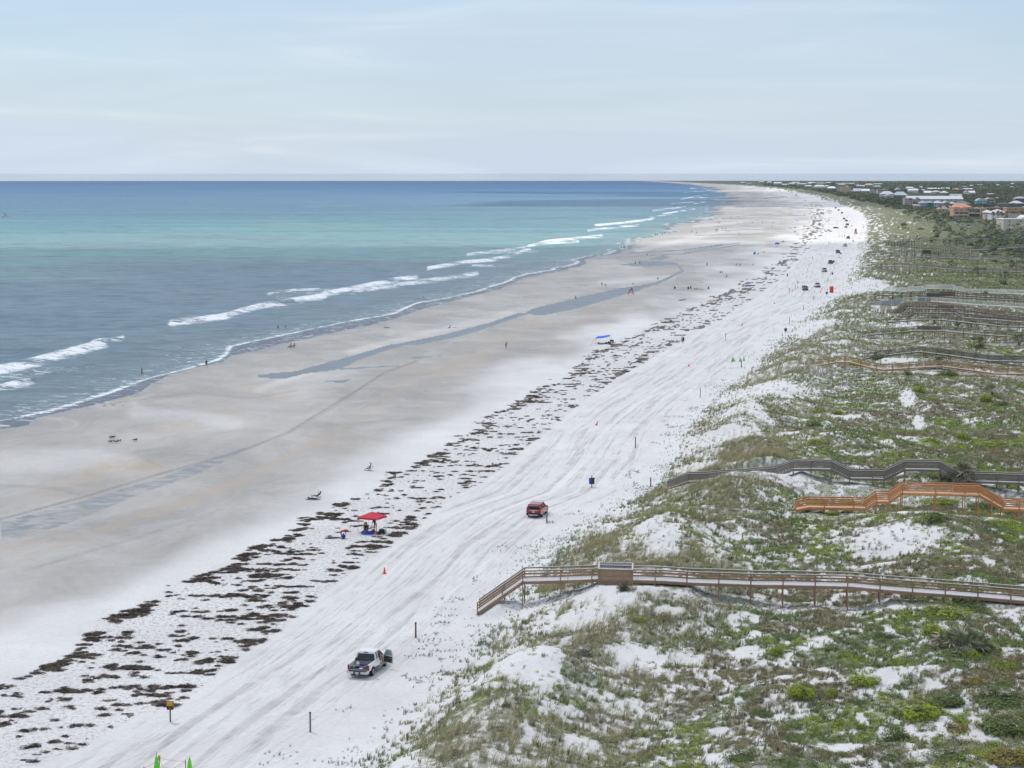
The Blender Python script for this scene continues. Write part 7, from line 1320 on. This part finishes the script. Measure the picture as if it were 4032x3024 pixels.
# posts, signs, cones, bins
m_post = pm('grey_wood_post', (.20,.175,.15), .85, .25, 5, stretch=(1, 1, 4)); m_post2 = pm('brown_wood_post', (.15,.09,.065), .85, .25, 5)
for i, (x, y, yt, lab) in enumerate([(1222,2883,2802,'grey wooden post on the sand near the bottom edge'),(1637,2511,2449,'grey wooden post between the white pickup and the boardwalk stairs'),(2153,2056,2016,'thin post just right of the red car'),(2502,1763,1722,'wooden post on the track beyond the blue bin'),(2757,1565,1532,'wooden post half way along the driving track'),(2919,1446,1418,'wooden post among the four small green cones'),(3109,1272,1251,'wooden post beyond the second blue bin'),(3164,1222,1201,'wooden post left of the dune edge, one beyond the second bin'),(3204,1181,1163,'wooden post before the orange toilet'),(3131,1141,1120,'bare post between the two small signs'),(3260,1109,1092,'wooden post right of the white pickup roof'),(3269,1089,1074,'wooden post by the third blue bin'),(3285,1061,1048,'wooden post right of the silver pickup'),(3291,1037,1026,'wooden post right of the black pickup'),(3304,1016,1004,'wooden post before the dark van'),(3323,989,978,'wooden post beside the far white pickup'),(3346,965,954,'post right of the far white pickup'),(2562,1918,1880,'thin post left of the grey boardwalk stairs'),(3359,947,932,'thin post by the last blue bin'),(3367,933,920,'thin post below the second orange toilet'),(3295,888,873,'thin post on the sunlit sand'),(3336,858,848,'thin post beneath the dunes near the dark cars')]):
    p = P_(x, y); hh = (y-yt)*(p.y*CT+ST*H)/F; t = thing('wooden_post', lab, 'post', p, i*.4, 'wooden posts marking the driving track'); MB().hexa([(-.07, -.07, -.3), (.07, -.07, -.3), (.07, .07, -.3), (-.07, .07, -.3), (-.06, -.06, hh), (.06, -.06, hh), (.06, .06, hh*.985), (-.06, .06, hh*.985)]).build('shaft', m_post if i % 2 == 0 else m_post2, t); MB().box((0, 0, hh-.06), (.15, .15, .09)).build('band', m_blk, t)
def text(s, size, loc, mat_, parent, name='lettering'):
    cu = bpy.data.curves.new(name, 'FONT'); cu.body = s; cu.size = size; cu.align_x = 'CENTER'; cu.align_y = 'CENTER'; cu.extrude = .002; o = bpy.data.objects.new(name, cu); COL.objects.link(o)
    bpy.context.view_layer.update(); me = bpy.data.meshes.new_from_object(o.evaluated_get(bpy.context.evaluated_depsgraph_get())); bpy.data.objects.remove(o); me.materials.clear(); me.materials.append(mat_)
    return link(name, me, parent, loc, (math.pi/2, 0, 0))
p = P_(671, 2843); sc_ = (p.y*CT+ST*H)/F; t = thing('beach_sign', 'yellow and black sign with the number 10 on a wooden post in the dark reeds', 'sign', p, R(-4)); W_ = .46; yel = pm('sign_yellow', (.72,.38,.02), .5, .05); dk = pm('sign_black', (.02,.014,.012), .6, .1)
MB().hexa([(-.06, -.05, -.3), (.06, -.05, -.3), (.06, .05, -.3), (-.06, .05, -.3), (-.05, -.045, 1.55), (.05, -.045, 1.55), (.05, .045, 1.55), (-.05, .045, 1.55)]).build('post', m_post, t); MB().box((.01, .0, 1.33), (W_+.04, .30, .64)).build('box', pm('sign_box', (.16,.10,.03), .7), t)
MB().box((0, -.165, 1.50), (W_, .025, .29)).build('yellow_panel', yel, t); MB().box((0, -.165, 1.18), (W_, .025, .32)).build('black_panel', dk, t)
text('SEAWARD OF', .068, (0, -.180, 1.565), dk, t); text('NO DRIVING', .068, (0, -.180, 1.435), dk, t); text('POLE NO', .075, (0, -.180, 1.285), yel, t); text('10', .17, (0, -.180, 1.14), yel, t)
for x, y, h_, lab in [(2857,1342,1.7,'small pale box sign on a post at the edge of the litter'),(3107.5,1159,1.9,'nearer of two little reddish box signs left of the dark grey car'),(3140,1134,2.3,'farther of two little reddish box signs left of the dark grey car'),(3199.5,1026,1.7,'small dark sign on a post left of the track'),(3262,968,1.9,'small dark far sign left of the white pickup')]:
    t = thing('marker_sign', lab, 'sign', P_(x, y), 0, 'marker signs beside the track'); MB().box((0, 0, h_/2-.1), (.09, .09, h_+.2)).build('post', m_post2, t); pale = x == 2857; MB().box((0, -.02, h_), (.42, .22, .46)).build('box', pm('pale_sign_box' if pale else 'red_sign_box', (.5,.48,.45) if pale else (.20,.10,.085), .7), t); MB().box((0, -.145, h_+.03), (.34, .02, .3)).build('panel', pm('faded_panel', (.30,.22,.15) if not pale else (.6,.58,.54), .6), t)
def cone(px, py, col, hh, lab, rot=(0, 0, 0), p=None, group='orange traffic cones'):
    t = thing('traffic_cone', lab, 'cone', p or P_(px, py), rot, group); cm_ = pm('cone_%d' % int(col[1]*99), col, .55, .1, 5); m = MB(); r = hh*.235; m.lathe([(r, .04), (r*.93, .05), (r*.28, hh*.97), (r*.2, hh), (.001, hh)], 16); m.build('cone_body', cm_, t); MB().box((0, 0, .025), (r*2.6, r*2.6, .05)).build('base', cm_, t); return t
OC = (.78,.075,.015)
for i, (x, y, tl, lab) in enumerate([(1514,2259.6,0,'orange cone at the edge of the reeds, nearest the camera'),(2348,1675,.3,'leaning orange cone beside the wheel ruts'),(2712.5,1443,0,'orange cone left of the four green cones'),(2922,1281.6,0,'orange cone farther up beside the ruts'),(3049,1196.5,.25,'tilted orange cone left of the two little signs'),(3118.7,1148,0,'left cone of a close pair by the nearer little sign'),(3122.5,1145,0,'right cone of a close pair by the nearer little sign'),(3145.6,1115,-.3,'tipping cone beside the farther little sign'),(3141,1135,0,'cone at the foot of the farther little sign'),(3207,1151,0,'cone left of the middle of the gap in front of the cars'),(3230.5,1150,0,'cone in the gap in front of the white pickup'),(3236,1142,-.2,'tipping cone right of the white pickup'),(3258.5,1143,0,'cone between the blue bin and the orange toilet'),(3160.5,1082.5,0,'cone beyond the two little signs'),(3180.8,1061.7,0,'cone left of the silver pickup'),(3193.7,1039.4,0,'cone below the small dark sign'),(3227.7,1002.5,0,'cone left of the dark van'),(3250.5,977.7,0,'far cone left of the far white pickup'),(3271.6,957,0,'farthest small orange cone up the track')]): cone(x, y, OC, .72, lab, (tl*.6, tl, 0))
GC = (.12,.62,.02)
for i, (x, y) in enumerate([(2883,1423.7),(2889,1422),(2914,1423.7),(2929,1421)]): cone(x, y, (.08,.36,.10), .98, ['first','second','third','last'][i]+' from the left of the four small green cones', group='green cones round a fenced nest')
for i, (x, y, lab) in enumerate([(617, 3044,'tall bright green cone with a rod on top, at the bottom edge left'), (747, 3052,'tall bright green cone at the bottom edge right')]):
    t = cone(x, y, GC, 1.24, lab, group='green cones round a fenced nest'); MB().tube([(0, 0, 1.1), (0, 0, 1.52-.14*i)], .018, 6).build('rod', pm('rusty_rod', (.10,.06,.05), .8), t)
NS = [(627.6, 3022, 2976), (731, 3042, 2989), (567, 3045, 3017), (655, 3060, 3020)]; tops = []
t0 = thing('nest_fence', 'stakes joined by sagging orange cord round a nest at the bottom edge', 'cord fence', P_(627.6, 3022))
for i, (x, y, yt) in enumerate(NS):
    p = P_(x, y)-t0.location; hh = (y-yt)/F*(P_(x, y).y); MB().box(p+Vector((0, 0, hh/2-.1)), (.05, .05, hh+.2)).build('stake', m_post2, t0); tops.append(p+Vector((0, 0, hh-.05)))
MB().box(tops[0]+Vector((0, 0, -.05)), (.16, .10, .36)).build('tape_wrap', pm('orange_tape', (.70,.30,.03), .7, .15), t0)
for a, b2, sg in ((0, 1, .08), (0, 2, .12), (1, 3, .16), (2, 3, .1), (0, 3, .22)): MB().tube([tops[a].lerp(tops[b2], k/6)-Vector((0, 0, 4*sg*(k/6)*(1-k/6)+.05)) for k in range(7)], .012, 4).build('cord', pm('orange_cord', (.66,.14,.07), .7), t0)
for i, (x, y, s, lab) in enumerate([(2330,1919.6,1,'pair of blue bins on one post, nearest the camera'),(3093.5,1311,.95,'second pair of blue bins on a post, left of the dune edge'),(3255.5,1163,.95,'blue bins on a post just left of the orange toilet'),(3277,1084.8,.95,'blue bins on a post right of the silver pickup'),(3311,1004,.95,'dark blue bins on a post right of the dark van'),(3359,955,.95,'farthest blue bins on a post by the dunes')]):
    t = thing('litter_bin', lab, 'litter bin', P_(x, y), R(12), 'blue litter bins on posts'); t.scale = (s,)*3; MB().box((0, 0, .8), (.1, .1, 1.75)).build('post', m_post2, t)
    for sx, cl in ((-.19, (.015,.05,.26)), (.19, (.035,.045,.08))):
        m = MB(); m.hexa([(sx-.15, -.24 if sx < 0 else -.12, .48), (sx+.15, -.24 if sx < 0 else -.12, .48), (sx+.15, .14 if sx < 0 else .26, .48), (sx-.15, .14 if sx < 0 else .26, .48), (sx-.20, -.30 if sx < 0 else -.18, 1.28), (sx+.18, -.30 if sx < 0 else -.18, 1.28), (sx+.18, .16 if sx < 0 else .30, 1.28), (sx-.20, .16 if sx < 0 else .30, 1.28)]); m.build('bin', pm('bin_%d' % int(cl[2]*99), cl, .5, .15, 6), t); MB().box((sx, -.07 if sx < 0 else .06, 1.3), (.42, .5, .04)).build('rim', m_blk, t)
for x, y, lab in [(3275.5,1152.6,'orange red portable toilet between the cones and the dunes'),(3370,913,'second orange portable toilet far up by the dune gap')]:
    t = thing('portable_toilet', lab, 'portable toilet', P_(x, y), R(5), 'portable toilets'); oc = pm('toilet_orange', (.62,.09,.02), .5, .06); MB().box((0, .6, 1.08), (1.2, 1.2, 2.1)).build('cabin', oc, t); MB().box((0, -.03, 1.05), (.9, .05, 1.85)).build('door', pm('toilet_door', (.55,.07,.02), .5, .06), t); m = MB(); m.hexa([(-.65, -.05, 2.13), (.65, -.05, 2.13), (.65, 1.25, 2.13), (-.65, 1.25, 2.13), (-.5, .1, 2.3), (.5, .1, 2.3), (.5, 1.1, 2.3), (-.5, 1.1, 2.3)]); m.build('roof', oc, t); MB().tube([(.4, .9, 2.2), (.4, .9, 2.55)], .06, 8).build('vent_pipe', m_blk, t)
t = thing('warning_sign', 'tall thin pole with a round yellow sign where the sand gap meets the dunes', 'sign', P_(3345, 1141.7)); MB().tube([(0, 0, -.2), (0, 0, 4.1)], .05, 6).build('pole', pm('white_tube', (.66,.66,.66)), t); MB().box((.45, 0, 3.75), (.75, .05, .65)).build('panel', pm('sign_yellow2', (.70,.50,.12), .5), t); MB().tube([(-.7, 0, 3.9), (.1, 0, 3.9)], .02, 5).build('arm', m_blk, t)
t = thing('warning_lamp', 'small amber disc on a pole at the far dune gap', 'sign', P_(3400, 905)); MB().tube([(0, 0, -.2), (0, 0, 1.9)], .06, 6).build('pole', m_post, t); MB().tube([(0, -.05, 2.1), (0, .05, 2.1)], .5, 14).build('disc', pm('amber_disc', (.75,.42,.10), .5), t)
# ---- boat on the horizon side of the sea
X, Y = [float(v) for v in G(21, 854, -.3)]; t = thing('fishing_boat', 'white sport fishing boat with raised outriggers near the left edge of the sea', 'boat', (X, Y, -.35-(X*X+Y*Y)/RE), R(-90)); wb = pm('hull_white', (.74,.75,.77), .3, .03)
m = MB(); m.loft([[Vector(p_) for p_ in ((-w_, y, z1), (-w_*.8, y, .1), (0, y, -.3), (w_*.8, y, .1), (w_, y, z1))] for y, w_, z1 in ((-4.6, 1.4, 1.0), (-2, 1.6, 1.05), (1, 1.6, 1.25), (3.2, 1.1, 1.6), (4.9, .08, 2.0))]); m.build('hull', wb, t); MB().hexa([(-1.1, -1.5, 1.1), (1.1, -1.5, 1.1), (1., 2.2, 1.2), (-1., 2.2, 1.2), (-.95, -1.2, 2.5), (.95, -1.2, 2.5), (.85, 1.1, 2.5), (-.85, 1.1, 2.5)]).build('cabin', wb, t)
MB().hexa([(-1.12, -1.3, 1.6), (1.12, -1.3, 1.6), (1.02, 1.9, 1.6), (-1.02, 1.9, 1.6), (-1.02, -1.2, 2.2), (1.02, -1.2, 2.2), (.95, 1.4, 2.2), (-.95, 1.4, 2.2)]).build('cabin_window', m_glass, t); m = MB(); [m.tube([(x, y, 2.5), (x*.8, y, 4.3)], .06, 5) for x in (-.9, .9) for y in (-1, .6)]; m.box((0, -.2, 4.3), (2.0, 2.2, .12)); m.build('tower', pm('boat_dark', (.07,.10,.16), .6), t); MB().tube([(0, -.2, 4.3), (0, -.2, 5.6)], .05, 5).build('mast', wb, t)
for s in (-1, 1): MB().tube([(s*1.2, -.5, 1.5), (s*2.2, -3.4, 5.6)], .05, 5).build('outrigger', pm('boat_dark', (.07,.10,.16)), t)
# ---- birds resting on the wet sand
def bird(px, py, col, lab, grp, ro): 
    t = thing('bird', lab, 'bird', P_(px, py), ro, grp); bm_ = pm('plumage_%d' % int(col[0]*99), col, .8, .2, 20); k = ('bird', col)
    def mk():
        m = MB(); m.tube([(0, -.22, .17), (0, -.12, .19), (0, 0, .20), (0, .1, .22), (0, .15, .27), (0, .2, .29), (0, .27, .28)], [.012, .05, .085, .065, .035, .04, .008], 8); m.tube([(.03, 0, .14), (.03, .0, 0)], .008, 4); m.tube([(-.03, 0, .14), (-.03, .0, 0)], .008, 4); return m.mesh('body', bm_)
    link('body', vmesh(k, mk), t); link('wing', vmesh(k+('w',), lambda: MB().loft([[Vector((x, y, .22-abs(x)*.3)) for y in (-.25, .06)]+[Vector((x, y, .19-abs(x)*.3)) for y in (.06, -.25)] for x in (-.09, 0, .09)]).mesh('wing', bm_)), t); t.scale = (1.5,)*3
for i, (x, y) in enumerate([(408,1600.5),(415.6,1601),(440,1596),(445,1597),(449,1595),(484,1597)]): bird(x, y, (.55,.54,.52), 'pale gull standing on the wet sand near the surf', 'gulls on the wet sand', i*1.3)
for i, (x, y) in enumerate([(433,1728),(438,1729),(445,1726),(452,1725),(432,1744),(440,1745),(450,1744),(458,1745),(466,1741),(474,1740),(530,1738),(537,1738)]): bird(x, y, (.13,.11,.10), 'small dark shorebird resting in a loose flock on the pale bar', 'shorebirds on the pale bar', i*1.1)
# dark seaweed scraps dotted over the wet beach
# ================================================================== broken cloud over the near and the far beach, with a sunlit gap between
cm = bpy.data.materials.new('cloud'); cm.use_nodes = True; nt = cm.node_tree; l = nt.links; nt.nodes.clear()
o_ = nt.nodes.new('ShaderNodeOutputMaterial'); tr_n = nt.nodes.new('ShaderNodeBsdfTransparent'); di = nt.nodes.new('ShaderNodeBsdfTranslucent'); di.inputs[0].default_value = (.97, .97, .97, 1); ms = nt.nodes.new('ShaderNodeMixShader')
tc = nt.nodes.new('ShaderNodeTexCoord'); nn = nt.nodes.new('ShaderNodeTexNoise'); nn.inputs['Scale'].default_value = .004; nn.inputs['Detail'].default_value = 4; l.new(tc.outputs['Object'], nn.inputs['Vector'])
mr = nt.nodes.new('ShaderNodeMapRange'); mr.inputs['From Min'].default_value = .3; mr.inputs['From Max'].default_value = .7; mr.inputs['To Min'].default_value = .32; mr.inputs['To Max'].default_value = .44; l.new(nn.outputs['Fac'], mr.inputs['Value']); l.new(mr.outputs[0], ms.inputs[0])
l.new(tr_n.outputs[0], ms.inputs[1]); l.new(di.outputs[0], ms.inputs[2]); l.new(ms.outputs[0], o_.inputs['Surface'])
def cloud(x0, x1, y0, y1, z, th, seed):
    n, m_ = 60, 50; th_ = np.linspace(0, 2*np.pi, n, endpoint=False); rr = np.linspace(0, 1, m_)
    cx, cy, ax, ay = (x0+x1)/2, (y0+y1)/2, (x1-x0)/2, (y1-y0)/2; co = []; 
    for s_ in (1, -1):
        for r in rr:
            for t in th_:
                q = 4.0; den = (abs(math.cos(t))**q+abs(math.sin(t))**q)**(1/q); x = cx+ax*r*math.cos(t)/den; y = cy+ay*r*math.sin(t)/den
                w_ = 1+.10*(float(fbm(np.array(x/400), np.array(y/400), seed, 3))-.5)*(9 if seed == 7 else 4)*r
                e = max(0, 1-r**6); co.append((cx+(x-cx)*w_, cy+(y-cy)*w_, z+s_*th*e*(.5 if s_ < 0 else 1)*(.6+.8*float(fbm(np.array(x/260.), np.array(y/260.), seed+5, 3)))))
    q = []; 
    for s_ in (0, 1):
        for i in range(m_-1):
            for k in range(n):
                a = s_*n*m_+i*n+k; b = s_*n*m_+i*n+(k+1) % n; f = [a, b, b+n, a+n]; q.append(f if s_ == 0 else f[::-1])
    for k in range(n): a = (m_-1)*n+k; b = (m_-1)*n+(k+1) % n; q.append([a, b, b+n*m_, a+n*m_])
    return npmesh('cloud', np.array(co), np.array(q), [cm])
off = 700/math.tan(SUN_EL); ox, oy = math.sin(SUN_AZ)*off, math.cos(SUN_AZ)*off
link('cloud', cloud(-3200+ox, 3200+ox, -900+oy, 1190+oy, 700, 60, 3), kind='structure'); link('cloud', cloud(120+ox, 3800+ox, 2450+oy, 5200+oy, 700, 60, 7), kind='structure')

hm = bpy.data.materials.new('haze'); hm.use_nodes = True; nt = hm.node_tree; nt.nodes.clear(); o_ = nt.nodes.new('ShaderNodeOutputMaterial'); v = nt.nodes.new('ShaderNodeVolumePrincipled')
v.inputs['Color'].default_value = (.80, .91, 1.0, 1); v.inputs['Density'].default_value = 1.5e-5; v.inputs['Anisotropy'].default_value = .0; nt.links.new(v.outputs[0], o_.inputs['Volume'])
MB().box((0, 16500, -60), (26000, 36000, 209)).build('haze', hm, None, kind='stuff')
